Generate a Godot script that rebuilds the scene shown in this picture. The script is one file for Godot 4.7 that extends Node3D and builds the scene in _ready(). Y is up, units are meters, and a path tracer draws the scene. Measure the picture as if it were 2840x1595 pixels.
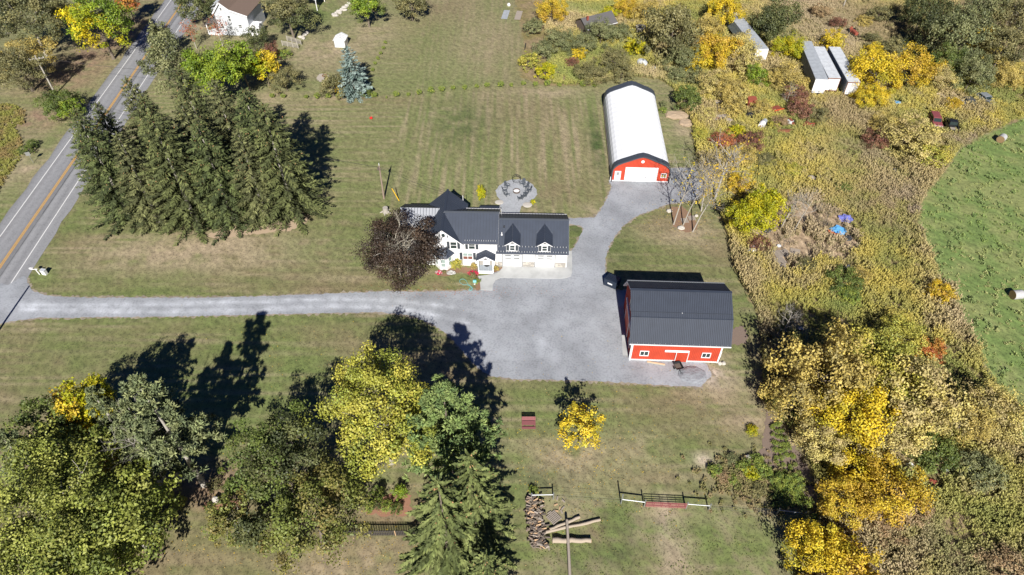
extends Node3D

func _ready() -> void:
	# camera, sky, sun, exposure
	var cam := Camera3D.new()
	cam.name = "camera"
	add_child(cam)
	cam.position = Vector3(0, 72, 0)
	cam.rotation_degrees = Vector3(-45.5, 0, 0)
	cam.fov = 46.2
	cam.far = 4000.0
	cam.near = 0.5
	cam.current = true
	var sky_m := ProceduralSkyMaterial.new()
	sky_m.sky_top_color = Color(0.17, 0.36, 0.72)
	sky_m.sky_horizon_color = Color(0.6, 0.7, 0.82)
	sky_m.sky_curve = 0.12
	sky_m.ground_horizon_color = Color(0.42, 0.42, 0.38)
	sky_m.ground_bottom_color = Color(0.2, 0.19, 0.14)
	sky_m.sky_energy_multiplier = 0.5
	var sky := Sky.new()
	sky.sky_material = sky_m
	var env := Environment.new()
	env.background_mode = Environment.BG_SKY
	env.sky = sky
	env.tonemap_mode = Environment.TONE_MAPPER_LINEAR
	env.tonemap_exposure = 1.38
	env.sdfgi_enabled = true
	env.ssao_enabled = true
	env.ssil_enabled = true
	var we := WorldEnvironment.new()
	we.name = "environment"
	we.environment = env
	add_child(we)
	var sun := DirectionalLight3D.new()
	sun.name = "sun"
	sun.light_energy = 1.6
	sun.light_color = Color(1.0, 0.98, 0.95)
	sun.light_angular_distance = 0.5
	sun.shadow_enabled = true
	sun.directional_shadow_max_distance = 400.0
	add_child(sun)
	sun.rotation_degrees = Vector3(-37.2, 0.6, 0)
	# the place
	make_materials()
	build_ground()
	build_road()
	build_drive()
	build_house()
	build_barn()
	build_hoop()
	build_neighbour()
	build_vehicles()
	build_big_trees()
	build_thicket()
	build_poles()
	build_fire_pit()
	build_roadside()
	build_pasture()
	build_junk()
	build_small_plants()
	build_ground_cover()

var names := {}
var rng := RandomNumberGenerator.new()
var M := {}
var NA := FastNoiseLite.new()
var NB := FastNoiseLite.new()
var bush_cache := {}

# ---------------------------------------------------------------- mesh collecting
class MB:
	var v := PackedVector3Array()
	var n := PackedVector3Array()
	var c := PackedColorArray()
	var col := Color.WHITE

	func tri(a: Vector3, b: Vector3, d: Vector3, out: Vector3) -> void:
		var nn := (d - a).cross(b - a)
		if nn.length_squared() < 1e-14:
			return
		nn = nn.normalized()
		if nn.dot(out) < 0.0:
			nn = -nn
			v.append(a); v.append(d); v.append(b)
		else:
			v.append(a); v.append(b); v.append(d)
		for k in 3:
			n.append(nn); c.append(col)

	func quad(a: Vector3, b: Vector3, d: Vector3, e: Vector3, out: Vector3) -> void:
		tri(a, b, d, out)
		tri(a, d, e, out)

	func box(at: Vector3, s: Vector3, b := Basis.IDENTITY) -> void:
		var h := s * 0.5
		for ax in 3:
			for sg in [-1.0, 1.0]:
				var o := Vector3.ZERO
				o[ax] = sg
				var p := Vector3.ZERO
				p[(ax + 1) % 3] = 1.0
				var q := Vector3.ZERO
				q[(ax + 2) % 3] = 1.0
				var cc: Vector3 = o * h
				quad(at + b * (cc - p * h - q * h), at + b * (cc - p * h + q * h), at + b * (cc + p * h + q * h), at + b * (cc + p * h - q * h), b * o)

	# a box with cut edges (chamfered along its upright and top edges)
	func cbox(at: Vector3, s: Vector3, ch: float, b := Basis.IDENTITY) -> void:
		var h := s * 0.5
		var pl := PackedVector2Array([Vector2(-h.x + ch, -h.z), Vector2(h.x - ch, -h.z), Vector2(h.x, -h.z + ch), Vector2(h.x, h.z - ch), Vector2(h.x - ch, h.z), Vector2(-h.x + ch, h.z), Vector2(-h.x, h.z - ch), Vector2(-h.x, -h.z + ch)])
		var r0 := []
		var r1 := []
		var r2 := []
		for p in pl:
			r0.append(at + b * Vector3(p.x, -h.y, p.y))
			r1.append(at + b * Vector3(p.x, h.y - ch, p.y))
			r2.append(at + b * Vector3(p.x * (1.0 - ch / h.x), h.y, p.y * (1.0 - ch / h.z)))
		for k in 8:
			var l := (k + 1) % 8
			var o: Vector3 = r0[k] + r0[l] - 2.0 * at
			quad(r0[k], r0[l], r1[l], r1[k], o - b.y * b.y.dot(o))
			quad(r1[k], r1[l], r2[l], r2[k], o.normalized() + b.y)
			tri(r2[0], r2[k], r2[l], b.y)
			tri(r0[0], r0[k], r0[l], -b.y)

	func tube(pts: Array, rad: Array, sides := 6, caps := true) -> void:
		var rings := []
		for i in pts.size():
			var d: Vector3 = pts[mini(i + 1, pts.size() - 1)] - pts[maxi(i - 1, 0)]
			d = d.normalized()
			var s := d.cross(Vector3.UP if absf(d.y) < 0.9 else Vector3.RIGHT).normalized()
			var t := s.cross(d)
			var ring := []
			for k in sides:
				var a := TAU * k / sides
				ring.append(pts[i] + (s * cos(a) + t * sin(a)) * rad[i])
			rings.append(ring)
		for i in pts.size() - 1:
			for k in sides:
				var l := (k + 1) % sides
				var p: Array = [rings[i][k], rings[i][l], rings[i + 1][l], rings[i + 1][k]]
				var nk: Vector3 = (p[0] - pts[i]).normalized()
				var nl: Vector3 = (p[1] - pts[i]).normalized()
				v.append(p[0]); v.append(p[1]); v.append(p[2]); v.append(p[0]); v.append(p[2]); v.append(p[3])
				n.append(nk); n.append(nl); n.append(nl); n.append(nk); n.append(nl); n.append(nk)
				for q in 6:
					c.append(col)
		if caps:
			for e in [0, pts.size() - 1]:
				var o: Vector3 = pts[e] - pts[1 if e == 0 else e - 1]
				for k in range(1, sides - 1):
					tri(rings[e][0], rings[e][k], rings[e][k + 1], o)

	# flat polygon (in the plane of frame t: x, y) pushed out by depth along t.basis.z
	func prism(poly: PackedVector2Array, t: Transform3D, depth: float) -> void:
		var ids := Geometry2D.triangulate_polygon(poly)
		var zz := t.basis.z.normalized()
		for k in range(0, ids.size(), 3):
			var a := t * Vector3(poly[ids[k]].x, poly[ids[k]].y, 0)
			var b := t * Vector3(poly[ids[k + 1]].x, poly[ids[k + 1]].y, 0)
			var d := t * Vector3(poly[ids[k + 2]].x, poly[ids[k + 2]].y, 0)
			tri(a, b, d, -zz * signf(depth))
			tri(a + zz * depth, b + zz * depth, d + zz * depth, zz * signf(depth))
		var ccw := not Geometry2D.is_polygon_clockwise(poly)
		for k in poly.size():
			var p := poly[k]
			var q := poly[(k + 1) % poly.size()]
			var e := (q - p)
			var o2 := Vector2(e.y, -e.x) * (1.0 if ccw else -1.0)
			var a := t * Vector3(p.x, p.y, 0)
			var b := t * Vector3(q.x, q.y, 0)
			quad(a, b, b + zz * depth, a + zz * depth, t.basis * Vector3(o2.x, o2.y, 0))

	# a rounded lump
	func lump(at: Vector3, s: Vector3, seed_: int, rough := 0.15, nu := 8, nv := 5, b := Basis.IDENTITY) -> void:
		var ns := FastNoiseLite.new()
		ns.seed = seed_
		ns.frequency = 0.9
		var g := []
		for j in nv + 1:
			var row := []
			for i in nu:
				var th := PI * j / nv
				var ph := TAU * i / nu
				var d := Vector3(sin(th) * cos(ph), cos(th), sin(th) * sin(ph))
				row.append(at + b * (d * s * (1.0 + rough * ns.get_noise_3dv(d * 1.7) * 2.0)))
			g.append(row)
		for j in nv:
			for i in nu:
				var l := (i + 1) % nu
				quad(g[j][i], g[j][l], g[j + 1][l], g[j + 1][i], g[j][i] + g[j + 1][l] - 2.0 * at)

	func mesh() -> ArrayMesh:
		var a := []
		a.resize(Mesh.ARRAY_MAX)
		a[Mesh.ARRAY_VERTEX] = v
		a[Mesh.ARRAY_NORMAL] = n
		a[Mesh.ARRAY_COLOR] = c
		var m := ArrayMesh.new()
		m.add_surface_from_arrays(Mesh.PRIMITIVE_TRIANGLES, a)
		return m

# leaves: many small four-cornered faces in one mesh
class LB:
	var v := PackedVector3Array()
	var n := PackedVector3Array()
	var c := PackedColorArray()
	var ix := PackedInt32Array()

	func leaf(at: Vector3, nn: Vector3, along: Vector3, l: float, w: float, col: Color) -> void:
		var s := nn.cross(along).normalized()
		var f := s.cross(nn) * l
		s *= w
		var k := v.size()
		v.append(at - f); v.append(at + s); v.append(at + f); v.append(at - s)
		for q in 4:
			n.append(nn); c.append(col)
		ix.append(k); ix.append(k + 1); ix.append(k + 2); ix.append(k); ix.append(k + 2); ix.append(k + 3)

	func mesh() -> ArrayMesh:
		var a := []
		a.resize(Mesh.ARRAY_MAX)
		a[Mesh.ARRAY_VERTEX] = v
		a[Mesh.ARRAY_NORMAL] = n
		a[Mesh.ARRAY_COLOR] = c
		a[Mesh.ARRAY_INDEX] = ix
		var m := ArrayMesh.new()
		m.add_surface_from_arrays(Mesh.PRIMITIVE_TRIANGLES, a)
		return m

# ---------------------------------------------------------------- naming
func numbered(called: String, parent: Node) -> String:
	var key := "%d/%s" % [parent.get_instance_id(), called]
	var k: int = names.get(key, 0)
	names[key] = k + 1
	return called if k == 0 else "%s_%03d" % [called, k]

func put(o: Node3D, called: String, parent: Node) -> void:
	o.name = numbered(called, parent)
	parent.add_child(o, true)

func tag(o: Node, label: String, category := "", group := "", kind := "") -> Node:
	o.set_meta("label", label)
	if category != "":
		o.set_meta("category", category)
	if group != "":
		o.set_meta("group", group)
	if kind != "":
		o.set_meta("kind", kind)
	return o

func thing(called: String, label: String, category: String, at: Vector3, turn := 0.0, group := "") -> Node3D:
	var o := Node3D.new()
	put(o, called, self)
	o.position = at
	o.rotation.y = turn
	tag(o, label, category, group)
	return o

func obj(called: String, m: MB, mat: Material, parent: Node = self, at := Vector3.ZERO) -> MeshInstance3D:
	return inst(called, m.mesh(), mat, parent, at)

func inst(called: String, m: Mesh, mat: Material, parent: Node = self, at := Vector3.ZERO) -> MeshInstance3D:
	var o := MeshInstance3D.new()
	o.mesh = m
	o.material_override = mat
	put(o, called, parent)
	o.position = at
	return o

func boxobj(called: String, at: Vector3, s: Vector3, mat: Material, parent: Node, b := Basis.IDENTITY) -> MeshInstance3D:
	var m := MB.new()
	m.box(at, s, b)
	return obj(called, m, mat, parent)

func copy(o: Node3D, at: Vector3, turn: float, label: String) -> Node3D:
	var r: Node3D = o.duplicate()
	put(r, str(o.name), self)
	r.position = at
	r.rotation.y = turn
	r.set_meta("label", label)
	return r

# ---------------------------------------------------------------- materials
func lin(r: float, g: float, b: float) -> Color:
	return Color(r, g, b).linear_to_srgb()

func mat(key: String, r: float, g: float, b: float, rough := 0.7, metal := 0.0) -> StandardMaterial3D:
	var m := StandardMaterial3D.new()
	m.albedo_color = lin(r, g, b)
	m.roughness = rough
	m.metallic = metal
	m.cull_mode = BaseMaterial3D.CULL_DISABLED
	M[key] = m
	return m

func noise(seed_: int, freq: float, oct := 3, kind := FastNoiseLite.TYPE_SIMPLEX_SMOOTH) -> FastNoiseLite:
	var f := FastNoiseLite.new()
	f.seed = seed_
	f.noise_type = kind
	f.frequency = freq
	f.fractal_octaves = oct
	return f

# a grey tile, lo..hi as linear factors
func tile(size: int, list: Array, lo: float, hi: float) -> ImageTexture:
	var acc := PackedFloat32Array()
	acc.resize(size * size)
	for e in list:
		var f: FastNoiseLite = e[0]
		var im := f.get_seamless_image(size, size, false, false, 0.12)
		im.convert(Image.FORMAT_L8)
		var d := im.get_data()
		var w: float = e[1]
		for k in acc.size():
			acc[k] += (d[k] / 255.0 - 0.5) * w
	var out := PackedByteArray()
	out.resize(size * size)
	for k in acc.size():
		var x := lo + (hi - lo) * clampf(acc[k] + 0.5, 0.0, 1.0)
		out[k] = int(clampf(pow(x, 1.0 / 2.2) * 255.0, 0, 255))
	var im2 := Image.create_from_data(size, size, false, Image.FORMAT_L8, out)
	im2.convert(Image.FORMAT_RGB8)
	im2.generate_mipmaps()
	return ImageTexture.create_from_image(im2)

func textured(m: StandardMaterial3D, tex: Texture2D, metres: float, world := true) -> void:
	m.albedo_texture = tex
	m.uv1_triplanar = true
	m.uv1_world_triplanar = world
	m.uv1_scale = Vector3.ONE / metres

func make_materials() -> void:
	var t_grass := tile(1024, [[noise(3, 0.045, 3), 0.9], [noise(4, 0.1, 2), 1.0]], 0.5, 1.44)
	var t_gravel := tile(1024, [[noise(7, 0.012, 3), 0.4], [noise(8, 0.05, 3), 0.8]], 0.68, 1.26)
	var t_rough := tile(512, [[noise(11, 0.02, 4), 0.7], [noise(12, 0.2, 2), 0.3]], 0.78, 1.14)
	var t_streak := tile(512, [[noise(14, 0.008, 3), 0.9], [noise(15, 0.12, 2), 0.25]], 0.8, 1.12)
	for k in ["ground", "leaf", "needle", "weed"]:
		var m := mat(k, 1, 1, 1, 0.85)
		m.vertex_color_use_as_albedo = true
	textured(M.ground, t_grass, 26.0)
	M.leaf.roughness = 0.6
	M.leaf.backlight_enabled = true
	M.leaf.backlight = Color(0.35, 0.35, 0.3)
	M.weed.backlight_enabled = true
	M.weed.backlight = Color(0.3, 0.3, 0.25)
	var g := mat("gravel", 1, 1, 1, 0.9)
	g.vertex_color_use_as_albedo = true
	textured(g, t_gravel, 21.0)
	g = mat("asphalt", 1, 1, 1, 0.85)
	g.vertex_color_use_as_albedo = true
	textured(g, t_gravel, 17.0)
	textured(mat("concrete", 0.47, 0.48, 0.475, 0.85), t_streak, 9.0)
	mat("line_white", 0.8, 0.8, 0.78, 0.7)
	mat("line_yellow", 0.68, 0.36, 0.04, 0.7)
	mat("tar", 0.03, 0.03, 0.033, 0.6)
	textured(mat("mulch", 0.26, 0.16, 0.1, 0.95), t_rough, 1.6)
	textured(mat("red_mulch", 0.33, 0.17, 0.11, 0.95), t_rough, 1.6)
	textured(mat("straw", 0.46, 0.35, 0.24, 0.95), t_rough, 1.8)
	textured(mat("soil", 0.22, 0.165, 0.13, 0.95), t_rough, 2.2)
	textured(mat("dust", 0.45, 0.4, 0.33, 0.95), t_rough, 2.6)
	# paint and metal
	textured(mat("white", 0.8, 0.8, 0.8, 0.6), t_rough, 6.0, false)
	textured(mat("white_pale", 0.56, 0.59, 0.63, 0.7), t_rough, 6.0, false)
	mat("trim", 0.82, 0.82, 0.83, 0.5)
	textured(mat("roof_dark", 0.046, 0.058, 0.085, 0.5, 0.0), t_streak, 7.0, false)
	mat("roof_seam", 0.032, 0.041, 0.06, 0.6)
	mat("roof_trim", 0.1, 0.112, 0.13, 0.4)
	textured(mat("roof_light", 0.38, 0.4, 0.43, 0.45, 0.1), t_streak, 7.0, false)
	mat("shutter", 0.05, 0.06, 0.072, 0.6)
	mat("glass", 0.03, 0.045, 0.045, 0.06)
	mat("glass_pale", 0.3, 0.38, 0.36, 0.12)
	mat("curtain", 0.2, 0.085, 0.065, 0.5)
	textured(mat("barn_red", 0.55, 0.068, 0.03, 0.6), t_streak, 8.0, false)
	mat("barn_rib", 0.44, 0.05, 0.022, 0.6)
	textured(mat("barn_dark", 0.039, 0.05, 0.075, 0.7), t_streak, 6.0, false)
	mat("barn_seam", 0.016, 0.022, 0.036, 0.7)
	mat("fabric", 0.88, 0.9, 0.92, 0.7)
	mat("band", 0.06, 0.07, 0.088, 0.5)
	textured(mat("stone", 0.36, 0.34, 0.31, 0.9), t_rough, 0.7, false)
	mat("stone_pale", 0.5, 0.47, 0.42, 0.9)
	mat("deck_grey", 0.3, 0.34, 0.38, 0.7)
	mat("black", 0.02, 0.021, 0.024, 0.5)
	mat("dumpster", 0.018, 0.028, 0.05, 0.45)
	mat("chair", 0.075, 0.088, 0.105, 0.6)
	mat("steel", 0.42, 0.44, 0.45, 0.4, 0.6)
	mat("rust", 0.2, 0.075, 0.035, 0.85)
	mat("rust_red", 0.3, 0.075, 0.045, 0.8)
	mat("gate_red", 0.33, 0.09, 0.095, 0.6)
	mat("bench_red", 0.25, 0.09, 0.095, 0.7)
	mat("red", 0.75, 0.03, 0.025, 0.4)
	mat("yellow", 0.8, 0.5, 0.02, 0.5)
	mat("orange", 0.7, 0.13, 0.04, 0.6)
	mat("blue_tarp", 0.12, 0.4, 0.75, 0.6)
	mat("blue_purple", 0.2, 0.22, 0.6, 0.6)
	mat("hose", 0.15, 0.45, 0.45, 0.5)
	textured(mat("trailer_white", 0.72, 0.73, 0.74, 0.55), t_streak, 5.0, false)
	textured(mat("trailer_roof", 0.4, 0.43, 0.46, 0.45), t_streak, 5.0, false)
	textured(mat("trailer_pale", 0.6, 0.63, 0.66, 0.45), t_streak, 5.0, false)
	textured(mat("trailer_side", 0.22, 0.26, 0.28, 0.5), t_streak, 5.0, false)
	textured(mat("bale", 0.5, 0.5, 0.5, 0.6), t_streak, 2.0, false)
	mat("hay", 0.3, 0.2, 0.1, 0.95)
	mat("car_maroon", 0.26, 0.07, 0.075, 0.3)
	mat("car_black", 0.015, 0.017, 0.021, 0.25)
	mat("car_grey", 0.13, 0.135, 0.14, 0.35, 0.4)
	mat("car_silver", 0.36, 0.4, 0.44, 0.3, 0.4)
	mat("tyre", 0.02, 0.02, 0.02, 0.9)
	textured(mat("wood_grey", 0.36, 0.31, 0.26, 0.9), t_rough, 1.2, false)
	textured(mat("log_bark", 0.42, 0.35, 0.27, 0.9), t_rough, 1.0, false)
	mat("wood_cut", 0.5, 0.34, 0.2, 0.9)
	mat("wood_dark", 0.12, 0.095, 0.08, 0.9)
	mat("wood_new", 0.62, 0.5, 0.33, 0.8)
	textured(mat("picket", 0.07, 0.062, 0.058, 0.9), t_rough, 1.2, false)
	textured(mat("pole_wood", 0.3, 0.23, 0.18, 0.9), t_rough, 1.5, false)
	textured(mat("bark", 0.2, 0.165, 0.13, 0.95), t_rough, 0.9, false)
	textured(mat("bark_pale", 0.42, 0.39, 0.34, 0.9), t_rough, 0.9, false)
	textured(mat("bark_aspen", 0.5, 0.46, 0.37, 0.9), t_rough, 0.9, false)
	textured(mat("shingle_brown", 0.19, 0.135, 0.105, 0.95), t_rough, 1.6, false)
	textured(mat("shingle_grey", 0.12, 0.115, 0.115, 0.95), t_rough, 1.6, false)
	mat("wire", 0.04, 0.04, 0.045, 0.6)
	mat("chain", 0.14, 0.15, 0.14, 0.6)
	mat("pink", 0.85, 0.03, 0.12, 0.6)
	mat("petal_white", 0.85, 0.83, 0.83, 0.7)
	mat("sign_blue", 0.03, 0.1, 0.4, 0.5)
	for k in M:
		M[k].resource_name = k

# ---------------------------------------------------------------- plants
var PAL := {
	"spruce_c": [Color(0.105, 0.135, 0.042), Color(0.145, 0.175, 0.057), Color(0.065, 0.085, 0.03)],
	"spruce_b": [Color(0.14, 0.15, 0.055), Color(0.18, 0.19, 0.075), Color(0.085, 0.095, 0.038)],
	"soft_yellow": [Color(0.4, 0.4, 0.05), Color(0.52, 0.47, 0.075), Color(0.26, 0.3, 0.045)],
	"spruce_near": [Color(0.155, 0.19, 0.055), Color(0.215, 0.25, 0.08), Color(0.095, 0.12, 0.038)],
	"bright": [Color(0.195, 0.3, 0.021), Color(0.3, 0.375, 0.03), Color(0.135, 0.21, 0.024)],
	"maple_yg": [Color(0.221, 0.312, 0.0156), Color(0.39, 0.429, 0.0156), Color(0.715, 0.559, 0.013)],
	"big_green": [Color(0.27, 0.31, 0.055), Color(0.36, 0.38, 0.08), Color(0.15, 0.19, 0.035)],
	"mid_green": [Color(0.125, 0.175, 0.035), Color(0.175, 0.215, 0.045), Color(0.08, 0.115, 0.025)],
	"dark_green": [Color(0.1, 0.12, 0.04), Color(0.15, 0.16, 0.055), Color(0.06, 0.075, 0.028)],
	"olive": [Color(0.2, 0.19, 0.075), Color(0.28, 0.25, 0.1), Color(0.13, 0.13, 0.055)],
	"grey_green": [Color(0.2, 0.22, 0.09), Color(0.27, 0.275, 0.12), Color(0.13, 0.15, 0.065)],
	"willow": [Color(0.17, 0.175, 0.07), Color(0.27, 0.25, 0.1), Color(0.085, 0.1, 0.045)],
	"rust_green": [Color(0.16, 0.195, 0.04), Color(0.215, 0.235, 0.05), Color(0.23, 0.19, 0.055)],
	"yellow": [Color(0.68, 0.5, 0.025), Color(0.74, 0.54, 0.03), Color(0.46, 0.4, 0.03)],
	"gold": [Color(0.64, 0.44, 0.025), Color(0.52, 0.4, 0.03), Color(0.56, 0.36, 0.05)],
	"yellow_green": [Color(0.46, 0.42, 0.07), Color(0.56, 0.48, 0.08), Color(0.32, 0.34, 0.06)],
	"pale_yellow": [Color(0.62, 0.52, 0.15), Color(0.5, 0.44, 0.15), Color(0.45, 0.36, 0.16)],
	"lemon": [Color(0.42, 0.42, 0.012), Color(0.6, 0.5, 0.015), Color(0.3, 0.33, 0.012)],
	"brown_yellow": [Color(0.48, 0.37, 0.1), Color(0.33, 0.27, 0.09), Color(0.6, 0.47, 0.12)],
	"red": [Color(0.38, 0.09, 0.05), Color(0.45, 0.16, 0.06), Color(0.25, 0.1, 0.05)],
	"orange": [Color(0.6, 0.2, 0.05), Color(0.55, 0.3, 0.05), Color(0.42, 0.12, 0.04)],
	"dark_red": [Color(0.22, 0.085, 0.06), Color(0.3, 0.16, 0.09), Color(0.15, 0.075, 0.05)],
	"beech": [Color(0.052, 0.033, 0.022), Color(0.08, 0.052, 0.032), Color(0.036, 0.025, 0.018)],
	"tan": [Color(0.36, 0.24, 0.12), Color(0.264, 0.18, 0.096), Color(0.432, 0.324, 0.168)],
	"spruce": [Color(0.12, 0.14, 0.045), Color(0.16, 0.18, 0.062), Color(0.075, 0.09, 0.032)],
	"blue": [Color(0.196, 0.27, 0.247), Color(0.287, 0.368, 0.333), Color(0.115, 0.172, 0.149)],
	"pine": [Color(0.2, 0.28, 0.085), Color(0.275, 0.345, 0.11), Color(0.125, 0.19, 0.065)],
	"pine_grey": [Color(0.215, 0.255, 0.115), Color(0.29, 0.315, 0.14), Color(0.14, 0.175, 0.085)],
	"garden": [Color(0.2, 0.28, 0.05), Color(0.32, 0.37, 0.06), Color(0.12, 0.18, 0.04)],
}

func pick(pal: Array, r: RandomNumberGenerator) -> Color:
	var a: Color = pal[r.randi() % 3]
	var b: Color = pal[r.randi() % 3]
	return a.lerp(b, r.randf())

func rdir(r: RandomNumberGenerator) -> Vector3:
	var y := r.randf_range(-1, 1)
	var a := r.randf() * TAU
	var s := sqrt(1.0 - y * y)
	return Vector3(s * cos(a), y, s * sin(a))

# a leafy crown round the origin: clumps of leaves over an uneven shell, with gaps
func crown(seed_: int, R: float, Hh: float, pal: Array, ls: float, cover := 2.0, gaps := 0.25, sunny: Array = []) -> ArrayMesh:
	var r := RandomNumberGenerator.new()
	r.seed = seed_
	var nz := noise(seed_, 0.55, 2)
	var lb := LB.new()
	var total := int(10.0 * R * Hh * cover / (ls * ls))
	var cr0 := clampf(R * 0.24, 0.3, 1.3)
	var clumps := int(clampf(10.0 * R * Hh / (cr0 * cr0) * 0.8, 18, 560))
	var per := maxi(6, total / clumps)
	for k in clumps:
		var d := rdir(r)
		if d.y < -0.55:
			d.y = -d.y * 0.6
			d = d.normalized()
		if nz.get_noise_3dv(d * 4.5 + Vector3(9, 0, 0)) * 0.9 + 0.5 < gaps:
			continue
		var f := (0.84 + 0.62 * nz.get_noise_3dv(d * 2.6)) * (1.0 if r.randf() < 0.8 else r.randf_range(0.45, 0.9))
		var p := Vector3(d.x * R, d.y * Hh, d.z * R) * f
		var cr := cr0 * r.randf_range(0.6, 1.35)
		var cc := pick(pal, r)
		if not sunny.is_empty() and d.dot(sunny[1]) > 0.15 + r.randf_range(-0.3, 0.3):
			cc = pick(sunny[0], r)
		var tone := r.randf_range(0.72, 1.15)
		for j in per:
			var e := rdir(r)
			var q := p + e * cr * pow(r.randf(), 0.45) * Vector3(1, 0.72, 1)
			var nn := (d * 0.2 + e * 0.6 + rdir(r) * 0.65 + Vector3(0, 0.2, 0)).normalized()
			var t := tone * r.randf_range(0.84, 1.14)
			lb.leaf(q, nn, rdir(r), ls * r.randf_range(0.4, 0.75), ls * r.randf_range(0.3, 0.5), Color(cc.r * t, cc.g * t, cc.b * t))
	return lb.mesh()

func grow(m: MB, r: RandomNumberGenerator, at: Vector3, dir: Vector3, l: float, rad: float, depth: int, up := 0.25, split := 3) -> void:
	var mid := at + dir * l * 0.5 + rdir(r) * l * 0.07
	var end := at + (dir + rdir(r) * 0.15).normalized() * l
	m.tube([at, mid, end], [rad, rad * 0.8, rad * 0.55], 5 if depth > 1 else 3, false)
	if depth <= 0:
		return
	for k in split:
		var d := (dir * 0.75 + rdir(r) * 0.75 + Vector3(0, up, 0)).normalized()
		grow(m, r, at.lerp(end, r.randf_range(0.45, 1.0)), d, l * r.randf_range(0.55, 0.8), rad * 0.55, depth - 1, up, split)

func trunk_shape(seed_: int, H: float, R: float, rad: float, lean := Vector3.ZERO) -> MB:
	var r := RandomNumberGenerator.new()
	r.seed = seed_ + 5
	var m := MB.new()
	var a := Vector3(r.randf_range(-0.2, 0.2), H * 0.3, r.randf_range(-0.2, 0.2)) + lean * 0.35
	var b := Vector3(r.randf_range(-0.3, 0.3), H * 0.68, r.randf_range(-0.3, 0.3)) + lean
	m.tube([Vector3(0, -0.1, 0), Vector3(0, 0.35, 0), a, b], [rad * 1.5, rad, rad * 0.8, rad * 0.3], 8, false)
	for k in 7:
		var an := TAU * k / 7.0 + r.randf() * 0.6
		var s := a.lerp(b, r.randf_range(-0.1, 0.8))
		grow(m, r, s, Vector3(cos(an), r.randf_range(0.25, 0.8), sin(an)).normalized(), R * 0.5, rad * 0.36, 2, 0.2, 2)
	return m

# a broad-leaved tree standing at x, z: trunk and crown
func broad(called: String, label: String, x: float, z: float, H: float, R: float, pal: String, o := {}) -> Node3D:
	var sd: int = hash(label) % 100000
	var t := thing(called, label, o.get("cat", "tree"), Vector3(x, 0, z))
	var low: float = o.get("low", 0.18) * H
	var Hh := (H - low) * 0.5
	var ls: float = o.get("leaf", 0.24)
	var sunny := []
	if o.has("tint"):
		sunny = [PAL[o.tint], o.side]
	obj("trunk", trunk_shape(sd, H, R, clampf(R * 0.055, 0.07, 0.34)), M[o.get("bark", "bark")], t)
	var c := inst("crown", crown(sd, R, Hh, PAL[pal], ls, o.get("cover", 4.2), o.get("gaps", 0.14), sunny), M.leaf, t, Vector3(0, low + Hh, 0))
	c.rotation.y = 0.0
	return t

# a bush from a few shared crowns
func bush(called: String, label: String, x: float, z: float, H: float, R: float, pal: String, cat := "shrub") -> Node3D:
	var sd: int = hash(label) % 100000
	var t := thing(called, label, cat, Vector3(x, 0, z), (sd % 628) / 100.0)
	var size := 0 if R < 1.3 else (1 if R < 3.1 else 2)
	var R0: float = [1.0, 2.4, 4.3][size]
	var H0: float = [0.8, 1.9, 3.2][size]
	var key := "%s%d%d" % [pal, sd % 2, size]
	if not bush_cache.has(key):
		bush_cache[key] = crown(hash(key), R0, H0, PAL[pal], [0.13, 0.19, 0.22][size], 3.8, 0.27)
		if not bush_cache.has("wood"):
			bush_cache["wood"] = trunk_shape(77, 3.4, 2.2, 0.09).mesh()
	var c := inst("foliage", bush_cache[key], M.leaf, t)
	c.scale = Vector3(R / R0, H * 0.5 / H0, R / R0)
	c.position.y = H * 0.47
	if size > 0:
		var w := inst("stem", bush_cache["wood"], M.bark, t)
		w.scale = Vector3(R / 2.6, H / 4.2, R / 2.6)
	return t

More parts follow.
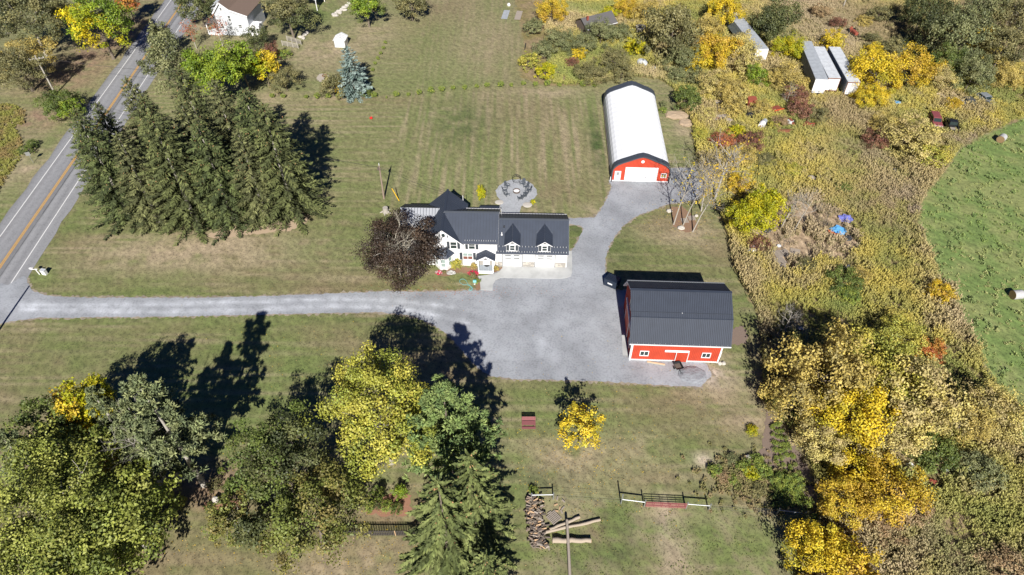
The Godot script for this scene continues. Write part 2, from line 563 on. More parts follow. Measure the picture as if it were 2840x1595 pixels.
# needled tree with whorls of hanging branches
func spruce_mesh(seed_: int, H: float, R: float, pal: Array, cones := 0.5, dens := 1.0, open := 1.0) -> ArrayMesh:
	var r := RandomNumberGenerator.new()
	r.seed = seed_
	var lb := LB.new()
	var y := H * 0.07
	while y < H * 0.985:
		var rel := y / H
		var L0 := R * pow(1.0 - rel, 0.7) * (1.0 + 0.1 * sin(rel * 23.0 + seed_)) * (1.0 if rel > 0.12 else 0.85)
		var nb := int(5.0 + 5.0 * (1.0 - rel))
		var a0 := r.randf() * TAU
		for b in nb:
			var L := L0 * r.randf_range(0.72, 1.15) + 0.25
			var an := a0 + TAU * (b + r.randf_range(-0.25, 0.25)) / nb
			var out := Vector3(cos(an), 0, sin(an))
			var side := Vector3(-out.z, 0, out.x)
			var droop := lerpf(0.5, -0.3, rel * rel) + r.randf_range(-0.08, 0.08)
			var cc := pick(pal, r)
			var tone := r.randf_range(0.75, 1.15)
			var st := 0.34 / dens
			var s := 0.25 * L
			while s < L:
				var u := s / L
				var p := Vector3(0, y + r.randf_range(-0.05, 0.05), 0) + out * s + Vector3.DOWN * (droop * s * (1.25 - 0.55 * u))
				var w := (0.28 + 0.95 * sin(PI * clampf(0.18 + 0.74 * u, 0, 1))) * clampf(L * 0.26, 0.25, 0.8) * (0.62 if open > 1.3 else 1.0)
				for sg in [-1.0, 1.0]:
					var d: Vector3 = (out * 0.75 + side * sg * r.randf_range(0.5, 1.0) + Vector3(0, -0.3, 0)).normalized()
					var nn := (Vector3.UP + rdir(r) * 0.5).normalized()
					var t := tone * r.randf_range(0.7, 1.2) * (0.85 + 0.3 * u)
					lb.leaf(p + d * w * 0.5, nn, d, w * 0.62, 0.09 + 0.06 * r.randf(), Color(cc.r * t, cc.g * t, cc.b * t))
				if open > 1.3:
					var t3 := tone * r.randf_range(0.85, 1.25)
					lb.leaf(p + Vector3(0, 0.04, 0), (Vector3.UP + rdir(r) * 0.4).normalized(), (out + Vector3(0, -0.3, 0)).normalized(), 0.26, 0.13, Color(cc.r * t3, cc.g * t3, cc.b * t3))
				# hanging twigs
				if r.randf() < 0.6:
					var t2 := tone * r.randf_range(0.6, 1.0)
					lb.leaf(p + Vector3(0, -0.2, 0), (out + rdir(r) * 0.6).normalized(), (Vector3.DOWN + out * 0.4).normalized(), 0.3, 0.13, Color(cc.r * t2, cc.g * t2, cc.b * t2))
				if cones > 0.0 and rel > 0.5 and r.randf() < cones * 0.3 * rel:
					lb.leaf(p + rdir(r) * 0.2 + Vector3(0, 0.05, 0), (Vector3.UP * 0.6 + rdir(r)).normalized(), (Vector3.DOWN + rdir(r) * 0.5).normalized(), 0.13, 0.07, Color(0.42, 0.24, 0.11))
				s += st
			lb.leaf(Vector3(0, y - droop * L * 0.7, 0) + out * L, (Vector3.UP + rdir(r) * 0.3).normalized(), out, 0.3, 0.12, Color(cc.r * 1.1, cc.g * 1.1, cc.b * 1.1))
		y += lerpf(0.72, 0.4, rel) / sqrt(dens) * open
	for k in 14:
		lb.leaf(Vector3(0, H * (0.95 + 0.05 * k / 14.0), 0), rdir(r), Vector3.UP, 0.3, 0.1, pick(pal, r))
	return lb.mesh()

func pine_mesh(seed_: int, H: float, R: float, pal: Array, low := 0.3, gap := 1.0) -> ArrayMesh:
	var r := RandomNumberGenerator.new()
	r.seed = seed_
	var lb := LB.new()
	var y := H * low
	while y < H:
		var rel := (y / H - low) / (1.0 - low)
		var L0 := R * (0.14 + 0.95 * pow(1.0 - rel, 0.75)) * (1.0 if rel > 0.15 else 0.85)
		if rel > 0.93:
			L0 *= 0.5
		var nb := 4 + r.randi() % 2
		var a0 := r.randf() * TAU
		for b in nb:
			var an := a0 + TAU * (b + r.randf_range(-0.35, 0.35)) / nb
			var L := L0 * r.randf_range(0.45, 1.25)
			var out := Vector3(cos(an), r.randf_range(0.02, 0.3), sin(an))
			var side := Vector3(-out.z, 0, out.x)
			var tufts := int(3 + L * 2.4)
			for k in tufts:
				var u := r.randf_range(0.35, 1.0)
				var p := Vector3(0, y, 0) + out * L * u + side * r.randf_range(-0.33, 0.33) * L * (1.15 - u * 0.5) + Vector3(0, r.randf_range(-0.15, 0.35), 0)
				var cc := pick(pal, r)
				var tone := r.randf_range(0.75, 1.2)
				for j in 24:
					var d := (rdir(r) + Vector3(0, 0.55, 0) + out * 0.35).normalized()
					var t := tone * r.randf_range(0.75, 1.2)
					lb.leaf(p + d * 0.3, (d.cross(rdir(r)) + Vector3(0, 0.25, 0)).normalized(), d, 0.3, 0.085, Color(cc.r * t, cc.g * t, cc.b * t))
		y += r.randf_range(0.95, 1.6) * gap
	return lb.mesh()

func needled(called: String, label: String, x: float, z: float, mesh: Mesh, H: float, bark := "bark", turn := 0.0, sc := Vector3.ONE, lean := Vector3.ZERO) -> Node3D:
	var t := thing(called, label, "tree", Vector3(x, 0, z), turn)
	var m := MB.new()
	var rad := H * 0.017
	m.tube([Vector3(0, -0.1, 0), Vector3(0, 0.4, 0), Vector3(0, H * 0.5, 0) + lean * 0.5, Vector3(0, H * 0.97, 0) + lean], [rad * 1.5, rad * 1.05, rad * 0.6, 0.03], 8, false)
	var tr := obj("trunk", m, M[bark], t)
	tr.scale = Vector3(1, sc.y, 1)
	var c := inst("crown", mesh, M.needle, t)
	c.scale = sc
	return t

# leafless tree: one trunk with its limbs, and a few last leaves
func bare(called: String, label: String, x: float, z: float, H: float, spread: float, mat_: String, o := {}) -> Node3D:
	var sd: int = hash(label) % 100000
	var r := RandomNumberGenerator.new()
	r.seed = sd
	var t := thing(called, label, o.get("cat", "tree"), Vector3(x, 0, z))
	var m := MB.new()
	var lean: Vector3 = o.get("lean", Vector3.ZERO)
	var rad: float = o.get("rad", H * 0.014)
	var top := Vector3(0, H * 0.8, 0) + lean
	m.tube([Vector3(0, -0.1, 0), Vector3(0, H * 0.3, 0) + lean * 0.3, top], [rad * 1.3, rad, rad * 0.35], 7, false)
	obj("trunk", m, M[mat_], t)
	var tw := MB.new()
	for k in int(o.get("limbs", 9)):
		var f := r.randf_range(o.get("from", 0.4), 1.0)
		var an := r.randf() * TAU
		grow(tw, r, Vector3(0, H * 0.8, 0) * f + lean * f, Vector3(cos(an) * spread, r.randf_range(0.5, 1.1), sin(an) * spread).normalized(), H * 0.24, rad * 0.42, 3, 0.3, 3)
	obj("limbs", tw, M[mat_], t)
	if o.has("leaves"):
		var lb := LB.new()
		var pal: Array = PAL[o.leaves]
		for k in int(o.get("n", 160)):
			var q := top + rdir(r) * H * 0.38 * r.randf_range(0.3, 1.0)
			if k % 4 == 0:
				q = top * r.randf_range(0.4, 1.0) + rdir(r) * H * 0.12
			for j in 4:
				lb.leaf(q + rdir(r) * 0.25, rdir(r), rdir(r), 0.16, 0.1, pick(pal, r))
		inst("leaves", lb.mesh(), M.leaf, t).set_meta("kind", "stuff")
	return t

# ---------------------------------------------------------------- building pieces
# a sloping or upright face: a backing slab with its metal panels as children
func face(called: String, parent: Node, poly3: Array, u: Vector3, out: Vector3, w: float, ribs: int, pm: Material, rm: Material, back: Material, piece := "roof_panel", th := 0.1) -> MeshInstance3D:
	out = out.normalized()
	u = u.normalized()
	var vv := out.cross(u).normalized()
	var o: Vector3 = poly3[0]
	var pl := PackedVector2Array()
	for p in poly3:
		pl.append(Vector2((p - o).dot(u), (p - o).dot(vv)))
	var t := Transform3D(Basis(u, vv, out), o)
	var sm := MB.new()
	sm.prism(pl, t, -th)
	var slab := obj(called, sm, back, parent)
	var lo := pl[0]
	var hi := pl[0]
	for p in pl:
		lo = lo.min(p)
		hi = hi.max(p)
	var n := maxi(1, roundi((hi.x - lo.x) / w))
	var step := (hi.x - lo.x) / n
	var seams := MB.new()
	for k in n:
		var a := lo.x + step * k + 0.008
		var b := lo.x + step * (k + 1) - 0.008
		var strip := PackedVector2Array([Vector2(a, lo.y - 1), Vector2(b, lo.y - 1), Vector2(b, hi.y + 1), Vector2(a, hi.y + 1)])
		for q in Geometry2D.intersect_polygons(strip, pl):
			var m := MB.new()
			m.prism(q, Transform3D(t.basis, o + out * 0.004), 0.022)
			obj(piece, m, pm, slab)
		for j in ribs:
			var x := lo.x + step * (k + float(j) / ribs)
			if k == 0 and j == 0:
				x += 0.03
			for seg in Geometry2D.intersect_polyline_with_polygon(PackedVector2Array([Vector2(x, lo.y - 1), Vector2(x, hi.y + 1)]), pl):
				var c0: Vector2 = (seg[0] + seg[seg.size() - 1]) * 0.5
				var ln: float = seg[0].distance_to(seg[seg.size() - 1])
				seams.box(o + u * c0.x + vv * c0.y + out * 0.04, Vector3(0.055, ln - 0.01, 0.05), t.basis)
	if seams.v.size() > 0:
		obj("seam", seams, rm, slab).set_meta("kind", "stuff")
	return slab

# a window on a wall; b: x along the wall, y up, z out of it
func window(parent: Node, at: Vector3, w: float, h: float, b: Basis, o := {}) -> void:
	var fr := MB.new()
	var d := 0.09
	for s in [-1.0, 1.0]:
		fr.box(at + b * Vector3(s * (w * 0.5 + 0.04), 0, d * 0.5), Vector3(0.1, h + 0.18, d), b)
		fr.box(at + b * Vector3(0, s * (h * 0.5 + 0.04), d * 0.5 - 0.003), Vector3(w, 0.1, d), b)
	if o.get("sash", true):
		fr.box(at + b * Vector3(0, 0, 0.035), Vector3(w, 0.06, 0.05), b)
	if o.get("double", false):
		fr.box(at + b * Vector3(0, 0, 0.04), Vector3(0.08, h, 0.06), b)
	var win := obj("window", fr, M.trim, parent)
	var cols := 2 if o.get("double", false) else 1
	var rows := 2 if o.get("sash", true) else 1
	for i in cols:
		for j in rows:
			var pw := w / cols
			var ph := h / rows
			var gm: Material = M[o.get("glass", "glass")]
			if j == 0 and o.has("low"):
				gm = M[o.low]
			boxobj("pane", at + b * Vector3(-w * 0.5 + pw * (i + 0.5), -h * 0.5 + ph * (j + 0.5), 0.012), Vector3(pw - 0.05, ph - 0.05, 0.016), gm, win, b)
	if o.get("shutters", false):
		for s in [-1.0, 1.0]:
			var sh := MB.new()
			var c := at + b * Vector3(s * (w * 0.5 + 0.12 + 0.2), 0, 0.03)
			sh.box(c, Vector3(0.4, h + 0.1, 0.05), b)
			for k in 7:
				sh.box(c + b * Vector3(0, -h * 0.4 + h * 0.8 * k / 6.0, 0.03), Vector3(0.3, 0.05, 0.03), b)
			obj("shutter", sh, M.shutter, parent)

func slab_of(poly: Array) -> PackedVector2Array:
	var p := PackedVector2Array()
	for k in range(0, poly.size(), 2):
		p.append(Vector2(poly[k], poly[k + 1]))
	return p

func ragged(p: PackedVector2Array, step: float, amp: float, sd: int) -> PackedVector2Array:
	var nz := noise(sd, 0.8, 4)
	var out := PackedVector2Array()
	for k in p.size():
		var a := p[k]
		var b := p[(k + 1) % p.size()]
		var e := b - a
		var n := maxi(1, int(e.length() / step))
		var nn := Vector2(e.y, -e.x).normalized()
		for j in n:
			var q := a + e * (float(j) / n)
			out.append(q + nn * nz.get_noise_2d(q.x * 2.0, q.y * 2.0) * amp * 2.0)
	return out

# a flat sheet over a ground polygon, cut into cells so that its colour can vary
func sheet(called: String, p: PackedVector2Array, y: float, cell: float, mt: Material, colour: Callable) -> MeshInstance3D:
	var lo := p[0]
	var hi := p[0]
	for q in p:
		lo = lo.min(q)
		hi = hi.max(q)
	var m := MB.new()
	var nx := int((hi.x - lo.x) / cell) + 1
	var nz := int((hi.y - lo.y) / cell) + 1
	var inside := PackedByteArray()
	inside.resize((nx + 1) * (nz + 1))
	var cols := PackedColorArray()
	cols.resize((nx + 1) * (nz + 1))
	for j in nz + 1:
		for i in nx + 1:
			var q := lo + Vector2(i, j) * cell
			var k := j * (nx + 1) + i
			inside[k] = 1 if Geometry2D.is_point_in_polygon(q, p) else 0
			cols[k] = colour.call(q.x, q.y)
	var cells := {}
	for k in p.size():
		var a := p[k]
		var b := p[(k + 1) % p.size()]
		var n := int(a.distance_to(b) / (cell * 0.3)) + 1
		for j in n + 1:
			var q := (a.lerp(b, float(j) / n) - lo) / cell
			cells[Vector2i(int(q.x), int(q.y))] = true
	for j in nz:
		for i in nx:
			var k := j * (nx + 1) + i
			var ids := [k, k + 1, k + nx + 2, k + nx + 1]
			var cnt := 0
			for q in ids:
				cnt += inside[q]
			var c0 := lo + Vector2(i, j) * cell
			if cnt == 4 and not cells.has(Vector2i(i, j)):
				var vs := [c0, c0 + Vector2(cell, 0), c0 + Vector2(cell, cell), c0 + Vector2(0, cell)]
				for q in [0, 1, 2, 0, 2, 3]:
					m.v.append(Vector3(vs[q].x, y, vs[q].y))
					m.n.append(Vector3.UP)
					m.c.append(cols[ids[q]])
			elif cnt > 0 or cells.has(Vector2i(i, j)):
				var sq := PackedVector2Array([c0, c0 + Vector2(cell, 0), c0 + Vector2(cell, cell), c0 + Vector2(0, cell)])
				for piece in Geometry2D.intersect_polygons(sq, p):
					var tr := Geometry2D.triangulate_polygon(piece)
					for q in range(0, tr.size(), 3):
						m.col = cols[k]
						m.tri(Vector3(piece[tr[q]].x, y, piece[tr[q]].y), Vector3(piece[tr[q + 1]].x, y, piece[tr[q + 1]].y), Vector3(piece[tr[q + 2]].x, y, piece[tr[q + 2]].y), Vector3.UP)
	return obj(called, m, mt)

func structure(o: Node, label: String) -> Node:
	o.set_meta("label", label)
	o.set_meta("kind", "structure")
	return o

func plain(_x: float, _z: float) -> Color:
	return Color.WHITE

func seg_dist(q: Vector2, line: PackedVector2Array) -> float:
	var best := 1e9
	for k in line.size() - 1:
		best = minf(best, q.distance_to(Geometry2D.get_closest_point_to_segment(q, line[k], line[k + 1])))
	return best

func road_x(z: float) -> float:
	return -79.42 + 0.0553 * (z + 82.3)

# ---------------------------------------------------------------- ground
var weeds_poly: PackedVector2Array
var field_poly: PackedVector2Array
var meadow_poly: PackedVector2Array
var clearing: PackedVector2Array
var garden_poly: PackedVector2Array
var pasture_poly: PackedVector2Array

const OLIVE := Color(0.165, 0.19, 0.064)
const BROWN := Color(0.24, 0.19, 0.107)
const TAN := Color(0.4, 0.32, 0.21)
const GREEN := Color(0.155, 0.2, 0.058)
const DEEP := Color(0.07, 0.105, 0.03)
const RUSSET := Color(0.3, 0.205, 0.135)

func build_ground() -> void:
	weeds_poly = slab_of([-2.08, -204.85, 0.47, -176.92, 2.91, -148.57, 1.56, -134.29, 6.13, -131.04, 13.76, -130.74, 18.43, -131.65, 21.73, -133.82, 25.73, -134.76, 31.73, -133.19, 34.05, -129.53, 33.62, -121.74, 35.66, -117.79, 34.83, -110.37, 34.12, -105.23, 33.96, -96.39, 34.71, -91.79, 35.06, -84.75, 34.36, -76.79, 34.38, -73.49, 34.88, -70.57, 35.37, -66.53, 34.95, -62.65, 34.27, -59.04, 33.09, -53.94, 32.2, -49.99, 33.01, -49.06, 35.13, -44.49, 35.52, -41.05, 35.19, -37.85, 33.97, -34.23, 32.04, -30.84, 29.37, -26.56, 25.98, -17.92, 53.32, -17.92, 60.68, -36.12, 61.75, -42.59, 62.42, -45.61, 64.13, -49.83, 63.72, -51.74, 63.25, -54.77, 63.68, -58.34, 64.09, -62.11, 64.25, -65.54, 65.83, -70.57, 64.6, -72.17, 65.52, -77.03, 66.2, -81.53, 66.94, -85.48, 69.45, -90.7, 71.91, -94, 77.8, -100.14, 83.33, -106.75, 85.98, -108.78, 91.89, -112.74, 101.9, -118.19, 118.87, -127.45, 175.13, -204.85])
	field_poly = slab_of([132.2, -136.67, 117.68, -126.72, 101.62, -117.66, 91.52, -111.98, 86.15, -108.42, 83.5, -106.4, 77.98, -99.81, 72.09, -93.7, 69.73, -90.51, 67.24, -85.48, 66.49, -81.53, 65.8, -77.03, 64.87, -72.17, 66.1, -70.57, 64.51, -65.54, 64.34, -62.11, 63.93, -58.34, 63.49, -54.77, 63.96, -51.74, 64.36, -49.83, 62.65, -45.61, 61.84, -42.11, 61.5, -36.12, 81.18, -36.12])
	meadow_poly = slab_of([-119.68, -123.84, -104.53, -123.13, -101.44, -122.85, -97.83, -120.36, -95.89, -115.69, -97.27, -114.78, -92.97, -109.39, -90.99, -105.23, -90.35, -102.93, -90.14, -98.51, -89.19, -94.31, -87.34, -70.57])
	clearing = slab_of([38.62, -82.86, 41.56, -87.43, 46.26, -91.29, 51.66, -92.79, 55.14, -88.38, 55.91, -83.75, 55.5, -79.38, 51.63, -76.46, 47.83, -76.87, 44.6, -73.65, 41.96, -74.04, 41.53, -78.53])
	garden_poly = slab_of([32.25, -48.79, 34.38, -44.33, 35.02, -40.67, 34.8, -37.8, 34.03, -36.12, 31.51, -35.9, 30.79, -39.26, 29.96, -42.59, 31.1, -45.61])
	pasture_poly = slab_of([2.28, -37.27, 12.35, -36.56, 19.68, -36.12, 33.35, -35.25, 30.76, -24.42, 2.01, -24.42])
	var blobs := [
		[-43.48, -79.38, 17, 6, TAN, 0.9], [-55.71, -76.87, 14, 5, TAN, 0.85], [-28.03, -70.57, 14, 2, BROWN, 0.5], [-58.3, -72.09, 20, 4, OLIVE, 0.6],
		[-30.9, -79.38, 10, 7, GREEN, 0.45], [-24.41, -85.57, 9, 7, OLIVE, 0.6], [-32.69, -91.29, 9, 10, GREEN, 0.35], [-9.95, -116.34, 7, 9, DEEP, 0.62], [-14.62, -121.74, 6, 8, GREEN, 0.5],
		[-21.55, -106.4, 14, 8, GREEN, 0.4], [1.85, -91.29, 7, 5, TAN, 0.35], [8.79, -94.31, 8, 6, BROWN, 0.5], [13.33, -88.38, 3, 3, TAN, 0.6], [3.65, -121.74, 10, 12, BROWN, 0.35],
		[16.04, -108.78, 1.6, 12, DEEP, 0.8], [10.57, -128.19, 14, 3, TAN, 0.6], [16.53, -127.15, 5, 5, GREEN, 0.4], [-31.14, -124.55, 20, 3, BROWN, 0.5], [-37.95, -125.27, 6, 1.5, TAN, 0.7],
		[-42.89, -146.79, 12, 9, TAN, 0.6], [-32.65, -155.99, 8, 8, TAN, 0.5], [-44.71, -128.93, 4, 6, GREEN, 0.4], [-18.59, -152.22, 9, 12, GREEN, 0.4], [-7.54, -150.38, 10, 16, TAN, 0.28], [-18.26, -170.25, 8, 8, BROWN, 0.6], [-47.95, -168.11, 5, 10, GREEN, 0.75],
		[-15.38, -131.96, 16, 3, GREEN, 0.35], [-49.29, -125.99, 4, 3, TAN, 0.7], [-40.94, -108.78, 12, 5, OLIVE, 0.5],
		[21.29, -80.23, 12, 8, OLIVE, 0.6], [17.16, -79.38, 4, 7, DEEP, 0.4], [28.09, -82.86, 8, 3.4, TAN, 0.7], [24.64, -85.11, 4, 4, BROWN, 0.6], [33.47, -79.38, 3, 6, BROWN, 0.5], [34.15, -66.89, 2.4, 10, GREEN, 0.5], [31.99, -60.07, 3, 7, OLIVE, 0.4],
		[38.11, -115.04, 3, 9, GREEN, 0.3], [30.98, -106.4, 2.4, 7, GREEN, 0.5], [33.42, -112.48, 2.2, 3, TAN, 0.5],
		[7.31, -41.38, 7.5, 4, TAN, 0.95], [10.14, -39.5, 6, 3, TAN, 0.85], [17.35, -31.92, 1.6, 4, Color(0.46, 0.38, 0.28), 0.8], [4.53, -47.71, 5, 5, OLIVE, 0.5], [2.81, -51.57, 6, 3, GREEN, 0.5], [22.16, -49.88, 11, 5, BROWN, 0.65], [26.57, -53.3, 5, 4, TAN, 0.6], [29.93, -47.71, 4, 4, TAN, 0.5], [16.93, -45.61, 8, 5, OLIVE, 0.35], [22.66, -41.86, 1.6, 1.0, Color(0.6, 0.5, 0.38), 0.8], [15.33, -43.58, 4, 3, TAN, 0.4],
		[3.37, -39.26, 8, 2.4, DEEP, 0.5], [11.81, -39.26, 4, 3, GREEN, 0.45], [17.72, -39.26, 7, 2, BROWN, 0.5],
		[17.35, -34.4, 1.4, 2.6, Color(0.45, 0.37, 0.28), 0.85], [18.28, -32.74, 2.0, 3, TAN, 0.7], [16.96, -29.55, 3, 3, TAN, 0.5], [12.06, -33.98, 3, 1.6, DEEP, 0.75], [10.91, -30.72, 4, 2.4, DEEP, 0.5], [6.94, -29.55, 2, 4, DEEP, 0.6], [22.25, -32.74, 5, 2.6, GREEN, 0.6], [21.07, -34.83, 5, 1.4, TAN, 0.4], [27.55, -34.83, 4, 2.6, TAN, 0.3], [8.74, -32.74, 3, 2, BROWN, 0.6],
		[28.14, -38.8, 5, 3, BROWN, 0.7], [26.46, -38.8, 4, 2, RUSSET, 0.3],
		[-57.08, -56.9, 16, 8, OLIVE, 0.5], [-30.73, -63.39, 8, 3, GREEN, 0.5], [-25.23, -61.38, 6, 3, BROWN, 0.45], [-66.92, -64.08, 9, 1.4, GREEN, 0.4], [-26.22, -56.29, 9, 6, GREEN, 0.35], [-47.13, -63.39, 14, 4, BROWN, 0.25], [-20.89, -59.42, 5, 3, BROWN, 0.4],
		[-31.48, -34.4, 6, 5, OLIVE, 0.5], [-36.23, -29.55, 8, 4, BROWN, 0.6], [-14.76, -30.33, 9, 4, BROWN, 0.75], [-15.74, -29.17, 6, 3, TAN, 0.5], [-21.04, -28.79, 4, 2, TAN, 0.5],
		[-95.84, -141.61, 7, 14, RUSSET, 0.8], [-93.66, -155.99, 6, 16, RUSSET, 0.7], [-95.18, -117.66, 8, 5, RUSSET, 0.8], [-89.24, -101.8, 6, 10, TAN, 0.5], [-88.02, -108.78, 2.2, 12, GREEN, 0.5], [-87.37, -100.69, 2.4, 1.6, TAN, 0.9], [-97.69, -131.96, 9, 5, RUSSET, 0.6], [-71.66, -159.89, 9, 9, TAN, 0.6], [-59.73, -145.04, 8, 6, BROWN, 0.6],
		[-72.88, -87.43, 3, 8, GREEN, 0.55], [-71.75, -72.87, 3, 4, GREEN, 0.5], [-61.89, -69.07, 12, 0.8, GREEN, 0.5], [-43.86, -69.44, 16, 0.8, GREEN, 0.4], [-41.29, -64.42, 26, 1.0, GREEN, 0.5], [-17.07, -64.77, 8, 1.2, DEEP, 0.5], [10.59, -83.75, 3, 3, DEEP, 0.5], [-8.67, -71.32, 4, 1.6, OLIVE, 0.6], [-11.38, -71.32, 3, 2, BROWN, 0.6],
		[-0.61, -88.38, 2.0, 1, GREEN, 0.5], [-38.65, -46.65, 10, 5, OLIVE, 0.4], [-10.98, -35.25, 7, 2, RUSSET, 0.8], [-33.47, -38.35, 6, 3, RUSSET, 0.75], [-41.08, -37.45, 9, 4, RUSSET, 0.85],
		[26.16, -54.77, 3.0, 2.4, Color(0.46, 0.4, 0.32), 0.95], [33.17, -115.04, 3.2, 3.4, TAN, 0.5], [33.52, -54.48, 1.5, 9, BROWN, 0.8], [39.23, -72.09, 1.5, 6, RUSSET, 0.7]]
	var xs: Array = [-1600.0, -900.0, -500.0, -300.0, -200.0, -150.0, -125.0]
	var x := -112.0
	while x < 112.0:
		xs.append(x)
		x += 0.5
	xs.append_array([112.0, 125.0, 150.0, 200.0, 300.0, 500.0, 900.0, 1600.0])
	var zs: Array = [-1600.0, -900.0, -500.0, -300.0, -240.0, -210.0]
	var z := -196.0
	while z < -16.0:
		zs.append(z)
		z += 0.5
	zs.append_array([-16.0, -8.0, 0.0, 30.0, 100.0, 300.0, 900.0, 1600.0])
	var nx := xs.size()
	var nz := zs.size()
	var v := PackedVector3Array()
	var n := PackedVector3Array()
	var c := PackedColorArray()
	v.resize(nx * nz)
	n.resize(nx * nz)
	c.resize(nx * nz)
	var big := noise(21, 0.03, 3)
	var mid := noise(22, 0.16, 3)
	var fine := noise(23, 0.9, 2)
	var stripe_x := noise(24, 0.55, 2)
	for j in nz:
		for i in nx:
			var px: float = xs[i]
			var pz: float = zs[j]
			var k := j * nx + i
			v[k] = Vector3(px, 0, pz)
			n[k] = Vector3.UP
			var g := big.get_noise_2d(px, pz) * 0.8 + mid.get_noise_2d(px, pz) * 0.55
			var cc := OLIVE.lerp(BROWN, clampf(0.38 + g, 0, 1))
			cc = cc.lerp(GREEN, clampf(-g * 1.2 - 0.05, 0, 0.75))
			if pz < -86.0:
				cc = cc.lerp(Color(0.28, 0.265, 0.13), clampf((-86.0 - pz) / 12.0, 0, 1) * 0.5)
			# mowing lines: along x in front, along z behind the house
			var back := pz < -88.0 and px < 19.0 and px > -22.0
			var s := (0.45 if pz < -128.0 else 1.0) * stripe_x.get_noise_2d(px * (2.2 if back else 0.06), pz * (0.06 if back else 2.2))
			cc = cc.lerp(TAN if s > 0.0 else GREEN, clampf(absf(s) * (1.1 if back else 0.85), 0, 0.65))
			c[k] = cc
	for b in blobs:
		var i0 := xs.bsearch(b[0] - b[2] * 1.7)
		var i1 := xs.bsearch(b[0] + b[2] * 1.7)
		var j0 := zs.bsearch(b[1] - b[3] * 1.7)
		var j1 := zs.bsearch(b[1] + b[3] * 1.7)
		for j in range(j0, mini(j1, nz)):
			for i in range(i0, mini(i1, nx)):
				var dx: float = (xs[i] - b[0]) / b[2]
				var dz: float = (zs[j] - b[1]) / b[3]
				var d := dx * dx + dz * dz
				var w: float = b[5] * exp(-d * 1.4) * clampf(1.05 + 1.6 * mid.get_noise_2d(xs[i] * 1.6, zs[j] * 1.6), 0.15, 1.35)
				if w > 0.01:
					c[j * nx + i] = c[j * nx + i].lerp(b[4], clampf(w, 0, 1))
	for j in nz:
		for i in nx:
			var q := Vector2(xs[i], zs[j])
			var k := j * nx + i
			var g := mid.get_noise_2d(q.x, q.y)
			var h := fine.get_noise_2d(q.x, q.y)
			if q.x > 0.0 and Geometry2D.is_point_in_polygon(q + Vector2(h, g) * 0.7, weeds_poly):
				c[k] = Color(0.3, 0.225, 0.125).lerp(Color(0.24, 0.2, 0.08), clampf(0.5 + g * 1.6, 0, 1))
				if Geometry2D.is_point_in_polygon(q, clearing):
					c[k] = Color(0.36, 0.26, 0.165).lerp(Color(0.46, 0.35, 0.23), clampf(0.4 + h * 1.5, 0, 1))
			elif q.x > 40.0 and Geometry2D.is_point_in_polygon(q, field_poly):
				c[k] = Color(0.17, 0.245, 0.068).lerp(Color(0.25, 0.28, 0.1), clampf(0.5 + g * 1.3 + big.get_noise_2d(q.x, q.y), 0, 1))
			elif Geometry2D.is_point_in_polygon(q, pasture_poly):
				c[k] = c[k].lerp(GREEN if g + h * 0.4 > 0.1 else TAN, clampf(absf(g + h * 0.5) * 1.3, 0, 0.5))
			c[k] = c[k] * (1.0 + h * 0.45)
			c[k].a = 1.0
	var ix := PackedInt32Array()
	for j in nz - 1:
		for i in nx - 1:
			var k := j * nx + i
			ix.append(k); ix.append(k + 1); ix.append(k + nx + 1)
			ix.append(k); ix.append(k + nx + 1); ix.append(k + nx)
	var a := []
	a.resize(Mesh.ARRAY_MAX)
	a[Mesh.ARRAY_VERTEX] = v
	a[Mesh.ARRAY_NORMAL] = n
	a[Mesh.ARRAY_COLOR] = c
	a[Mesh.ARRAY_INDEX] = ix
	var m := ArrayMesh.new()
	m.add_surface_from_arrays(Mesh.PRIMITIVE_TRIANGLES, a)
	structure(inst("ground", m, M.ground), "mown autumn grass, fields and bare earth around the house and barns")

